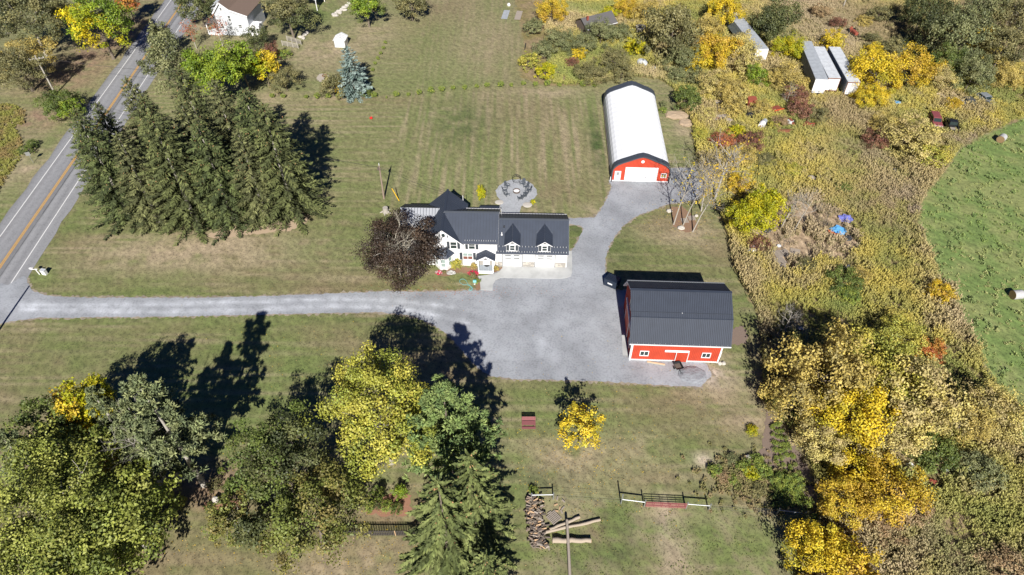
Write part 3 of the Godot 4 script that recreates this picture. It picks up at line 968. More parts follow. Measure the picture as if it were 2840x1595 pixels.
func build_road() -> void:
	var m := MB.new()
	# across the road from its far gravelled edge to the near one: offset and grey
	var pr := [[-5.0, 0.2], [-4.4, 0.25], [-3.5, 0.27], [-2.9, 0.24], [-2.3, 0.285], [-1.6, 0.25], [-0.9, 0.26], [-0.3, 0.215], [0.35, 0.2], [0.85, 0.195], [1.5, 0.3], [2.1, 0.26], [2.5, 0.225], [3.1, 0.265], [3.5, 0.29], [4.3, 0.25], [5.3, 0.27]]
	var nz := noise(41, 0.12, 3)
	var z := 40.0
	while z > -420.0:
		for k in pr.size() - 1:
			var vs := [Vector3(road_x(z) + pr[k][0], 0.03, z), Vector3(road_x(z) + pr[k + 1][0], 0.03, z), Vector3(road_x(z - 3.0) + pr[k + 1][0], 0.03, z - 3.0), Vector3(road_x(z - 3.0) + pr[k][0], 0.03, z - 3.0)]
			if k == 0 or k == pr.size() - 2:
				var e := 0 if k == 0 else 1
				vs[e].x += nz.get_noise_2d(z, k) * 0.5
				vs[3 - e].x += nz.get_noise_2d(z - 3.0, k) * 0.5
			var gs := [pr[k][1], pr[k + 1][1], pr[k + 1][1], pr[k][1]]
			for q in [0, 2, 1, 0, 3, 2]:
				m.v.append(vs[q])
				m.n.append(Vector3.UP)
				var gg: float = gs[q] * 1.08
				m.c.append(Color(gg, gg * 1.01, gg * 1.05))
		z -= 3.0
	structure(obj("road", m, M.asphalt), "worn grey two-lane road running up the left of the picture")
	for e in [[-3.38, 0.13, "line_white", "white edge line along the far side of the road"], [3.36, 0.13, "line_white", "white edge line along the side of the road nearest the lawn"], [-0.14, 0.14, "line_yellow", "left one of the double yellow centre lines"], [0.14, 0.14, "line_yellow", "right one of the double yellow centre lines"], [1.02, 0.09, "tar", "dark sealed crack running along the near lane"]]:
		var l := MB.new()
		z = 40.0
		while z > -420.0:
			var w: float = e[1] * 0.5
			if e[2] == "tar":
				w *= 0.7 + 0.9 * maxf(0.0, nz.get_noise_2d(z * 1.5, 7.0))
			var a := Vector3(road_x(z) + e[0], 0.036, z)
			var b := Vector3(road_x(z - 4.0) + e[0], 0.036, z - 4.0)
			var s := Vector3(w, 0, 0)
			l.quad(a - s, a + s, b + s, b - s, Vector3.UP)
			z -= 4.0
		structure(obj("road_marking", l, M[e[2]]), e[3])

func build_drive() -> void:
	var p := slab_of([-84.8, -73.65, -75.87, -71.32, -74.49, -72.87, -74.18, -73.34, -73.07, -71.78, -71.35, -69.96, -68.82, -69.07, -65.29, -68.7, -57.87, -68.63, -46.11, -68.63, -37.82, -68.85, -32.03, -69.15, -23.25, -69.67, -18.84, -69.96, -14.38, -69.89, -8.43, -69.96, -4.68, -70.19, -4.11, -72.87, -1.94, -74.84, 4.47, -75.65, 8.37, -75.65, 9.33, -78.53, 9.65, -79.12, 10.41, -81.01, 11.8, -84.2, 11.33, -84.93, 9.28, -85.39, 8.36, -86.03, 9.36, -86.87, 13.64, -87.06, 14.74, -88.57, 16.07, -91.59, 17.52, -95.45, 17.15, -97.44, 21.8, -97.76, 27.51, -97.44, 28.89, -101.14, 33.08, -101.14, 33.66, -97.76, 33.29, -94, 31.61, -91.79, 26.47, -90.6, 24.26, -89.34, 21.37, -87.81, 19.49, -86.22, 17.97, -84.47, 16.76, -82.5, 15.6, -80.32, 14.78, -77.78, 14.34, -75, 14.38, -71.55, 14.93, -70.57, 15.7, -70.19, 17.2, -70.11, 16.7, -63.39, 16.71, -57.84, 23.53, -57.52, 26.22, -56.29, 26.57, -54.48, 24.76, -52.54, 20.87, -52.71, 18.3, -52.89, 14.41, -53.24, 10.5, -53.47, 5.28, -53.65, 0, -53.82, -2.87, -54.3, -4.54, -55.62, -6.35, -58.02, -8.61, -61.05, -9.64, -62.11, -11.59, -63.6, -13.87, -64.77, -16.05, -65.33, -19.7, -65.75, -25.44, -65.54, -32.59, -65.4, -36.86, -65.26, -44.93, -64.98, -52.02, -64.84, -59.19, -64.77, -63.42, -64.63, -67.66, -64.63, -70.34, -64.22, -72.81, -63.53, -77.72, -61.38])
	var tracks := [slab_of([-71.63, -67.25, -64.19, -67.1, -53.72, -67.25, -45.76, -67.54, -37.53, -67.75, -31.81, -68.19, -26.02, -68.41, -19.08, -68.12, -8.93, -66.89]), slab_of([-71.15, -66.32, -63.7, -66.03, -53.18, -65.82, -45.25, -65.96, -37.11, -66.17, -31.47, -66.67, -25.74, -66.89, -19.43, -66.82, -14.1, -66.03, -6.16, -63.73]), slab_of([-8.93, -66.89, -2.07, -64.77, 3.04, -62.04, 5.44, -58.78, 5.99, -54.48]), slab_of([-2.07, -64.77, 5.11, -63.05, 9.36, -65.47, 11.56, -66.89]), slab_of([11.33, -64.08, 12.2, -62.38, 12.45, -60.72]), slab_of([7.17, -63.39, 4.02, -60.72, 3.85, -55.07])]
	var nz := noise(51, 0.13, 4)
	var far := Vector2(21.85, -93.29)
	var colour := func(x: float, z: float) -> Color:
		var q := Vector2(x, z)
		var g := 0.95 + 0.3 * nz.get_noise_2d(x, z)
		for k in tracks.size():
			var d := seg_dist(q, tracks[k])
			g += (0.6 if k < 2 else 0.12) * exp(-d * d * (5.0 if k < 2 else 3.0)) * (0.7 + nz.get_noise_2d(x * 3.0, z * 3.0))
		g -= 0.08 * exp(-q.distance_squared_to(far) / 160.0)
		return Color(0.345 * g, 0.362 * g, 0.39 * g)
	structure(sheet("driveway", ragged(p, 0.4, 0.13, 5), 0.04, 0.5, M.gravel, colour), "pale blue-grey gravel driveway and yard between house and barns")
	var verge := func(x: float, z: float) -> Color:
		var g := 0.9 + 0.4 * nz.get_noise_2d(x * 4.0, z * 4.0)
		return Color(0.34 * g, 0.29 * g, 0.22 * g)
	structure(sheet("gravel_verge", ragged(Geometry2D.offset_polygon(p, 0.22)[0], 0.3, 0.3, 15), 0.024, 0.5, M.gravel, verge), "worn pale strip of earth and stones along the gravel's edges")
	var fp := slab_of([-2.89, -94.41, -2.34, -95.76, -1.4, -96.91, -0.06, -97.55, 1.41, -97.76, 2.68, -97.12, 3.68, -96.07, 4.28, -94.62, 4.31, -93.39, 3.91, -92.29, 3.21, -91.29, 2.4, -90.8, 1.53, -90.02, 1.27, -87.81, -1.87, -87.81, -1.9, -90.51, -2.04, -91.99, -2.68, -92.99])
	structure(sheet("gravel_patio", ragged(fp, 0.5, 0.08, 9), 0.032, 0.5, M.gravel, func(x: float, z: float) -> Color:
		var g := 1.12 + 0.15 * nz.get_noise_2d(x * 2.0, z * 2.0)
		return Color(0.345 * g, 0.36 * g, 0.38 * g)), "round gravel patio of the fire pit behind the house")
	var cm := MB.new()
	var ap := slab_of([-5.16, -73.1, -4.84, -71.86, -4.68, -70.19, -2.9, -70.11, -2.87, -71.32, -2.45, -72.25, -1.75, -72.75, 0, -72.71, 4.37, -72.63, 7.54, -72.59, 8.32, -72.75, 8.94, -73.1, 9.21, -73.89, 9.37, -76.87, 9.46, -78.78, 8.21, -78.78, 7.81, -75.65, -1.45, -75.65, -1.66, -74.44, -2.15, -73.89, -2.97, -73.49])
	cm.prism(ap, Transform3D(Basis(Vector3.RIGHT, Vector3.BACK, Vector3.UP), Vector3(0, 0.0, 0)), 0.12)
	structure(obj("concrete_apron", cm, M.concrete), "pale concrete apron and walk in front of the garage doors")
	for e in [
		["mulch_bed", [-8.06, -75.08, -5.45, -75.08, -5.16, -73.18, -4.84, -71.86, -4.68, -70.26, -5.37, -70.11, -5.65, -71.71, -6.15, -73.18, -7.17, -73.81, -8.71, -73.89, -9.87, -73.02, -10.87, -73.18, -11.7, -73.97, -11.53, -74.6], "mulch", "brown mulch bed along the front of the white house", 0.03],
		["mulch_bed", [-2.78, -75.08, -1.56, -75.16, -1.66, -74.52, -2.15, -74.12, -2.87, -73.89], "mulch", "small mulch bed between porch and garage door", 0.125],
		["mulch_bed", [-50.18, -82.41, -46.17, -84.65, -43.37, -87.43, -37.13, -86.5, -34.64, -88.86, -33.73, -87.43, -34.19, -85.39, -36.49, -83.75, -42.13, -82.86, -47.66, -81.8], "straw", "pale needle litter under the row of dark spruces", 0.02],
		["mulch_bed", [-35.13, -36.34, -33.82, -36.78, -31.7, -36.56, -29.99, -36.34, -29.84, -35.77, -31.83, -35.6, -33.76, -35.25, -35.01, -35.6], "red_mulch", "red mulch bed beside the pale boulder", 0.02],
		["mulch_bed", [-16.64, -35.04, -15.71, -37, -13.69, -37.45, -11.6, -37.22, -11.34, -34.83, -13.76, -34.74], "red_mulch", "red mulch bed behind the picket fence", 0.02],
		["mulch_bed", [26.9, -89.82, 28.78, -90.12, 30.42, -87.43, 30.4, -84.2, 28.87, -83.3, 27.37, -83.75, 26.59, -85.11], "mulch", "leaf-littered bed round the leaning aspens", 0.02],
		["gravel_pad", [-42.35, -134.45, -41.86, -135.87, -40.48, -136.03, -39.38, -134.76, -39.56, -132.88, -40.71, -132.42, -41.76, -133.04], "dust", "pale sand ring of the fire ring near the blue spruce", 0.02],
		["dirt_patch", [30.99, -62.71, 32.7, -63.05, 33.06, -61.38, 32.35, -59.94, 31.13, -59.62, 30.06, -59.94], "soil", "bare brown dirt patch at the right end of the red barn", 0.03],
		["garden_soil", [32.25, -48.79, 34.38, -44.33, 35.02, -40.67, 34.8, -37.8, 34.03, -36.12, 31.51, -35.9, 30.79, -39.26, 29.96, -42.59, 31.1, -45.61], "soil", "bare soil of the vegetable garden by the yellow trees", 0.02],
		["concrete_slab", [15.39, -61.78, 15.84, -61.78, 15.81, -57.71, 15.07, -57.71], "concrete", "narrow concrete strip along the left end of the red barn", 0.06],
	]:
		var rp: PackedVector2Array = slab_of(e[1])
		if e[2] != "concrete":
			rp = ragged(rp, 0.3, 0.25, 31)
		structure(sheet(e[0], rp, e[4], 1.0, M[e[2]], plain), e[3])
	# gravel heap by the cart
	var hp := MB.new()
	hp.col = Color(0.27, 0.285, 0.31)
	hp.lump(Vector3(0, -0.05, 0), Vector3(1.9, 0.45, 1.5), 5, 0.1, 40, 24)
	tag(obj("gravel_heap", hp, M.gravel, self, Vector3(23.94, 0, -54.48)), "low heap of grey gravel in front of the barn's right half", "gravel heap")

# ---------------------------------------------------------------- the house
func gable_body(m: MB, x0: float, x1: float, z0: float, z1: float, wall_h: float, peak: float) -> void:
	# ridge along x; walls from z0 (front) back to z1
	var pl := PackedVector2Array([Vector2(z0, 0), Vector2(z0, wall_h), Vector2((z0 + z1) * 0.5, peak), Vector2(z1, wall_h), Vector2(z1, 0)])
	m.prism(pl, Transform3D(Basis(Vector3.BACK, Vector3.UP, Vector3.RIGHT), Vector3(x0, 0, 0)), x1 - x0)

func snow_rail(parent: Node, a: Vector3, b: Vector3, n: int) -> void:
	var m := MB.new()
	m.tube([a, b], [0.035, 0.035], 5)
	var g := obj("snow_guard", m, M.roof_seam, parent)
	var cl := MB.new()
	for k in n:
		cl.box(a.lerp(b, (k + 0.5) / n), Vector3(0.045, 0.09, 0.2))
	obj("clip", cl, M.trim, g).set_meta("kind", "stuff")

func garage_door(parent: Node, x: float, w: float, h: float) -> void:
	var d := MB.new()
	for k in 4:
		d.box(Vector3(x, 0.13 + h * (k + 0.5) / 4.0, 0.03), Vector3(w - 0.03, h / 4.0 - 0.025, 0.06))
	var g := obj("garage_door", d, M.trim, parent)
	for j in 2:
		for i in 2:
			boxobj("pane", Vector3(x + (i - 0.5) * w * 0.44, 0.13 + h * (0.68 + 0.23 * j), 0.062), Vector3(w * 0.31, 0.17, 0.02), M.glass, g)
	boxobj("handle", Vector3(x, 0.13 + h * 0.3, 0.075), Vector3(0.14, 0.04, 0.03), M.steel, g)
	var f := MB.new()
	for s in [-1.0, 1.0]:
		f.box(Vector3(x + s * (w * 0.5 + 0.05), 0.12 + h * 0.5, 0.05), Vector3(0.09, h, 0.1))
	f.box(Vector3(x, 0.17 + h, 0.05), Vector3(w + 0.19, 0.1, 0.1))
	obj("door_frame", f, M.shutter, parent)

func gable_ornament(parent: Node, at: Vector3) -> void:
	var m := MB.new()
	m.box(at, Vector3(0.07, 0.3, 0.05))
	m.box(at + Vector3(0, -0.1, 0.003), Vector3(0.66, 0.06, 0.05))
	m.box(at + Vector3(0, 0.03, 0.006), Vector3(0.36, 0.06, 0.05))
	obj("gable_ornament", m, M.black, parent)

func build_house() -> void:
	var t := thing("farmhouse", "white two-storey farmhouse with dark metal roofs, dormers and two garage doors", "house", Vector3(-1.45, 0, -75.37), deg_to_rad(-1.6))
	var I := Basis.IDENTITY
	var R := Vector3.RIGHT
	# bodies
	var m := MB.new()
	gable_body(m, -0.9, 9.75, 0.0, -8.7, 3.1, 5.68)
	obj("wall", m, M.white, t)
	m = MB.new()
	gable_body(m, -6.1, -0.85, 0.005, -7.7, 4.85, 7.3)
	obj("wall", m, M.white, t)
	m = MB.new()
	m.prism(slab_of([-11.65, 0, -6.15, 0, -6.15, 4.75, -8.9, 7.2, -11.65, 4.75]), Transform3D(Basis(R, Vector3.UP, Vector3.BACK), Vector3(0, 0, 0.01)), -9.2)
	obj("wall", m, M.white, t)
	m = MB.new()
	gable_body(m, -15.7, -11.6, -2.2, -9.5, 3.95, 6.35)
	obj("wall", m, M.white, t)
	# garage roof
	var roof := func(called: String, pts: Array, out: Vector3, u: Vector3, pm: Material, w: float) -> Node:
		return face(called, t, pts, u, out, w, 1, pm, M.roof_seam, M.trim, "roof_panel", 0.13)
	var gr: Node = roof.call("roof", [Vector3(-0.98, 2.97, 0.45), Vector3(10.05, 2.97, 0.45), Vector3(10.05, 5.85, -4.35), Vector3(-0.98, 5.85, -4.35)], Vector3(0, 0.857, 0.514), R, M.roof_dark, 0.46)
	roof.call("roof", [Vector3(-0.98, 2.97, -9.15), Vector3(10.05, 2.97, -9.15), Vector3(10.05, 5.85, -4.35), Vector3(-0.98, 5.85, -4.35)], Vector3(0, 0.857, -0.514), R, M.roof_dark, 0.46)
	boxobj("ridge_cap", Vector3(4.53, 5.9, -4.35), Vector3(11.1, 0.05, 0.34), M.roof_trim, t)
	snow_rail(t, Vector3(-0.8, 3.25, 0.16), Vector3(9.85, 3.25, 0.16), 27)
	for s in [[-0.8, 0.35], [2.75, 5.2], [7.6, 9.85]]:
		snow_rail(t, Vector3(s[0], 3.67, -0.55), Vector3(s[1], 3.67, -0.55), int((s[1] - s[0]) / 0.42))
	# main roof, cut to the valley of the cross wing
	roof.call("roof", [Vector3(-6.1, 4.76, 0.35), Vector3(-0.6, 4.76, 0.35), Vector3(-0.6, 7.45, -3.85), Vector3(-8.95, 7.45, -3.85)], Vector3(0, 0.842, 0.539), R, M.roof_dark, 0.46)
	roof.call("roof", [Vector3(-6.1, 4.76, -8.05), Vector3(-0.6, 4.76, -8.05), Vector3(-0.6, 7.45, -3.85), Vector3(-8.95, 7.45, -3.85)], Vector3(0, 0.842, -0.539), R, M.roof_dark, 0.46)
	boxobj("ridge_cap", Vector3(-4.75, 7.5, -3.85), Vector3(8.3, 0.05, 0.34), M.roof_trim, t)
	snow_rail(t, Vector3(-5.75, 5.12, -0.1), Vector3(-0.85, 5.12, -0.1), 14)
	# cross wing
	for s in [-1.0, 1.0]:
		roof.call("roof", [Vector3(-8.9 + s * 3.08, 4.5, 0.32), Vector3(-8.9 + s * 3.08, 4.5, -9.5), Vector3(-8.9, 7.3, -9.5), Vector3(-8.9, 7.3, 0.32)], Vector3(s * 0.673, 0.74, 0), Vector3.FORWARD, M.roof_dark, 0.46)
	boxobj("ridge_cap", Vector3(-8.9, 7.34, -4.6), Vector3(0.34, 0.05, 9.9), M.roof_seam, t)
	# west wing with its lighter roof
	roof.call("roof", [Vector3(-16.0, 4.05, -1.9), Vector3(-10.6, 4.05, -1.9), Vector3(-9.6, 6.5, -5.85), Vector3(-16.0, 6.5, -5.85)], Vector3(0, 0.85, 0.527), R, M.roof_light, 0.46)
	roof.call("roof", [Vector3(-16.0, 4.05, -9.8), Vector3(-10.6, 4.05, -9.8), Vector3(-9.6, 6.5, -5.85), Vector3(-16.0, 6.5, -5.85)], Vector3(0, 0.85, -0.527), R, M.roof_dark, 0.46)
	# gutters and downpipes at the back
	for g in [[-0.95, 10.0, 2.9, -9.22], [-7.0, -0.6, 4.7, -8.12]]:
		boxobj("gutter", Vector3((g[0] + g[1]) * 0.5, g[2], g[3]), Vector3(g[1] - g[0], 0.13, 0.15), M.trim, t)
	m = MB.new()
	m.tube([Vector3(-0.5, 4.7, -8.2), Vector3(-0.48, 3.1, -8.25), Vector3(-0.48, 2.95, -9.2)], [0.06, 0.06, 0.06], 6)
	obj("downspout", m, M.trim, t)
	m = MB.new()
	m.tube([Vector3(-6.0, 4.7, -8.2), Vector3(-6.0, 0.1, -8.2)], [0.06, 0.06], 6)
	obj("downspout", m, M.trim, t)
	m = MB.new()
	m.tube([Vector3(-6.6, 5.1, -9.5), Vector3(-6.6, 6.2, -9.5)], [0.05, 0.05], 6)
	obj("vent_pipe", m, M.trim, t)
	m = MB.new()
	m.tube([Vector3(-0.15, 4.7, -1.9), Vector3(-0.15, 5.25, -1.9)], [0.09, 0.07], 8)
	m.lump(Vector3(-0.15, 4.75, -1.9), Vector3(0.16, 0.08, 0.16), 3, 0.02)
	obj("vent_pipe", m, M.trim, t)
	m = MB.new()
	m.cbox(Vector3(0.15, 5.3, -3.2), Vector3(0.22, 0.3, 0.22), 0.03)
	obj("vent_pipe", m, M.black, t)
	# small curved porch roof at the back
	m = MB.new()
	var cv := PackedVector2Array()
	for k in 9:
		var a := PI * 0.5 * k / 8.0
		cv.append(Vector2(-9.0 - 2.6 * sin(a), 2.5 + 0.7 * cos(a)))
	cv.append(Vector2(-11.6, 2.4))
	cv.append(Vector2(-9.0, 2.4))
	m.prism(cv, Transform3D(Basis(Vector3.BACK, Vector3.UP, R), Vector3(-4.15, 0, 0)), 3.3)
	var pr := obj("porch_roof", m, M.roof_dark, t)
	boxobj("trim_board", Vector3(-0.81, 2.7, -10.2), Vector3(0.06, 0.3, 2.6), M.trim, pr)
	for x in [-4.0, -1.0]:
		boxobj("post", Vector3(x, 1.2, -11.4), Vector3(0.14, 2.4, 0.14), M.trim, t)
	# garage front
	garage_door(t, 1.5, 2.95, 2.42)
	garage_door(t, 6.5, 2.95, 2.42)
	var sr := RandomNumberGenerator.new()
	sr.seed = 12
	for s in [[-1.2, -0.1, 0.0], [3.12, 4.88, 0.0], [8.12, 9.72, 0.0]]:
		boxobj("stone_wainscot", Vector3((s[0] + s[1]) * 0.5, 0.5, 0.03), Vector3(s[1] - s[0], 1.0, 0.06), M.stone, t)
		var w := t.get_child(t.get_child_count() - 1)
		for row in 6:
			var x: float = s[0]
			while x < s[1] - 0.12:
				var l := minf(sr.randf_range(0.22, 0.5), s[1] - x)
				var st := MB.new()
				st.cbox(Vector3(x + l * 0.5, 0.09 + row * 0.165, 0.06 + sr.randf() * 0.03), Vector3(l - 0.02, 0.145, 0.09), 0.02)
				obj("stone", st, M.stone if sr.randf() < 0.6 else M.stone_pale, w)
				x += l
	boxobj("corner_board", Vector3(9.76, 1.55, 0.02), Vector3(0.14, 3.1, 0.12), M.trim, t)
	boxobj("corner_board", Vector3(-0.86, 2.4, 0.05), Vector3(0.14, 4.7, 0.12), M.trim, t)
	# dormers
	for dx in [1.5, 6.35]:
		var face_m := MB.new()
		face_m.prism(slab_of([dx - 0.92, 2.9, dx + 0.92, 2.9, dx + 0.92, 4.72, dx, 5.25, dx - 0.92, 4.72]), Transform3D(Basis(R, Vector3.UP, Vector3.BACK), Vector3(0, 0, 0.12)), -3.6)
		var dm := obj("dormer", face_m, M.white, t)
		for s in [-1.0, 1.0]:
			face("dormer_roof", dm, [Vector3(dx + s * 1.2, 4.62, 0.42), Vector3(dx + s * 1.2, 4.62, -4.2), Vector3(dx, 5.5, -4.2), Vector3(dx, 5.5, 0.42)], Vector3.FORWARD, Vector3(s * 0.59, 0.807, 0), 0.46, 1, M.roof_dark, M.roof_seam, M.trim, "roof_panel", 0.1)
		window(dm, Vector3(dx, 3.98, 0.12), 0.72, 0.98, I, {"shutters": true})
		gable_ornament(dm, Vector3(dx, 4.98, 0.16))
		for s in [-1.0, 1.0]:
			m = MB.new()
			m.tube([Vector3(dx + s * 1.24, 4.66, -2.46), Vector3(dx, 5.56, -4.0)], [0.1, 0.1], 4)
			obj("flashing", m, M.roof_trim, dm)
	# windows of the front
	window(t, Vector3(-7.35, 4.2, 0.01), 0.92, 1.3, I, {"shutters": true})
	window(t, Vector3(-4.6, 4.12, 0.01), 0.92, 1.2, I, {"shutters": true})
	window(t, Vector3(-5.3, 2.02, 0.01), 1.42, 1.3, I, {"shutters": true, "double": true, "low": "curtain", "glass": "glass_pale"})
	m = MB.new()
	var ov := []
	for k in 17:
		ov.append(Vector3(-8.75 + 0.3 * cos(TAU * k / 16.0), 6.12 + 0.44 * sin(TAU * k / 16.0), 0.05))
	var orad := []
	orad.resize(17)
	orad.fill(0.06)
	m.tube(ov, orad, 5, false)
	var oval := obj("oval_window", m, M.trim, t)
	m = MB.new()
	m.lump(Vector3(-8.75, 6.12, 0.02), Vector3(0.27, 0.4, 0.03), 1, 0.0, 14, 8)
	obj("pane", m, M.glass, oval)
	for s in [-1.0, 1.0]:
		boxobj("shutter", Vector3(-8.75 + s * 0.62, 6.1, 0.04), Vector3(0.14, 0.8, 0.05), M.shutter, t)
	boxobj("light_fitting", Vector3(-8.85, 6.85, 0.07), Vector3(0.3, 0.08, 0.1), M.shutter, t)
	# bay window
	m = MB.new()
	var bp := slab_of([-10.45, 0.0, -9.5, 1.15, -8.45, 1.15, -7.55, 0.0])
	m.prism(bp, Transform3D(Basis(R, Vector3.BACK, Vector3.UP), Vector3(0, 0, 0.01)), 2.55)
	var bay := obj("bay_window", m, M.white, t)
	m = MB.new()
	var apex := [Vector3(-9.5, 3.75, 0.02), Vector3(-8.5, 3.75, 0.02)]
	var e := [Vector3(-10.75, 2.55, 0.02), Vector3(-9.62, 2.55, 1.42), Vector3(-8.33, 2.55, 1.42), Vector3(-7.25, 2.55, 0.02)]
	m.quad(e[1], e[2], apex[1], apex[0], Vector3(0, 1, 1))
	m.tri(e[0], e[1], apex[0], Vector3(-1, 1, 0.5))
	m.tri(e[2], e[3], apex[1], Vector3(1, 1, 0.5))
	m.quad(e[0], e[1], e[2], e[3], Vector3.DOWN)
	for q in [[e[1], apex[0]], [e[2], apex[1]], [e[0], apex[0]], [e[3], apex[1]], [(e[1] + e[2]) * 0.5, (apex[0] + apex[1]) * 0.5], [(e[2] + e[3]) * 0.5, apex[1]], [(e[0] + e[1]) * 0.5, apex[0]]]:
		m.tube([q[0], q[1]], [0.035, 0.035], 4)
	obj("bay_roof", m, M.roof_dark, bay)
	window(bay, Vector3(-8.975, 1.5, 1.15), 0.68, 1.55, I, {"glass": "glass_pale"})
	var d1 := (Vector3(-7.55, 0, 0) - Vector3(-8.45, 0, 1.15)).normalized()
	var bb := Basis(d1, Vector3.UP, d1.cross(Vector3.UP))
	window(bay, Vector3(-8.0, 1.5, 0.575), 0.68, 1.55, bb, {"glass": "glass_pale"})
	var d2 := (Vector3(-9.5, 0, 1.15) - Vector3(-10.45, 0, 0)).normalized()
	window(bay, Vector3(-9.975, 1.5, 0.575), 0.68, 1.55, Basis(d2, Vector3.UP, d2.cross(Vector3.UP)), {"glass": "glass_pale"})
	# front porch
	for s in [-1.0, 1.0]:
		face("porch_roof", t, [Vector3(-2.5 + s * 1.45, 2.5, 1.62), Vector3(-2.5 + s * 1.45, 2.5, 0.0), Vector3(-2.5, 3.4, 0.0), Vector3(-2.5, 3.4, 1.62)], Vector3.FORWARD, Vector3(s * 0.527, 0.85, 0), 0.4, 1, M.roof_dark, M.roof_seam, M.trim, "roof_panel", 0.09)
		boxobj("porch_post", Vector3(-2.5 + s * 1.12, 1.25, 1.4), Vector3(0.15, 2.5, 0.15), M.trim, t)
		boxobj("stone_wainscot", Vector3(-2.5 + s * 0.85, 0.75, 0.06), Vector3(0.66, 1.0, 0.1), M.stone, t)
	m = MB.new()
	m.prism(slab_of([-3.6, 2.46, -1.4, 2.46, -2.5, 3.2]), Transform3D(Basis(R, Vector3.UP, Vector3.BACK), Vector3(0, 0, 1.4)), 0.06)
	obj("porch_gable", m, M.trim, t)
	gable_ornament(t, Vector3(-2.5, 2.85, 1.5))
	boxobj("porch_deck", Vector3(-2.5, 0.14, 0.72), Vector3(2.4, 0.28, 1.42), M.trim, t)
	for k in 9:
		boxobj("deck_board", Vector3(-2.5 - 1.04 + k * 0.26, 0.295, 0.72), Vector3(0.245, 0.03, 1.4), M.deck_grey, t)
	boxobj("porch_step", Vector3(-2.5, 0.09, 1.58), Vector3(2.3, 0.18, 0.3), M.trim, t)
	var dr := boxobj("front_door", Vector3(-2.45, 1.3, 0.05), Vector3(0.95, 2.0, 0.06), M.trim, t)
	for k in 7:
		boxobj("pane", Vector3(-2.45 - 0.3 + k * 0.1, 1.35, 0.085), Vector3(0.055, 0.5, 0.02), M.glass, dr)
	boxobj("handle", Vector3(-2.08, 1.2, 0.1), Vector3(0.04, 0.14, 0.05), M.black, dr)
	for s in [-1.0, 1.0]:
		m = MB.new()
		m.tube([Vector3(-2.5 + s * 1.25, 0.0, 1.95), Vector3(-2.5 + s * 1.25, 0.85, 1.95), Vector3(-2.5 + s * 1.2, 1.05, 1.5)], [0.03, 0.03, 0.03], 5)
		obj("handrail", m, M.black, t)
		boxobj("porch_lamp", Vector3(-2.5 + s * 0.66, 2.05, 0.1), Vector3(0.1, 0.2, 0.1), M.black, t)
	m = MB.new()
	var mp := PackedVector2Array()
	for k in 13:
		mp.append(Vector2(-2.42 + 0.42 * cos(PI * k / 12.0), 0.12 + 0.42 * sin(PI * k / 12.0)))
	m.prism(mp, Transform3D(Basis(R, Vector3.BACK, Vector3.UP), Vector3(0, 0.315, 0)), 0.02)
	var mat_at := t.transform
	var dm2 := obj("door_mat", m, M.black, self)
	dm2.transform = mat_at
	tag(dm2, "black half-round mat at the front door of the white house", "door mat")

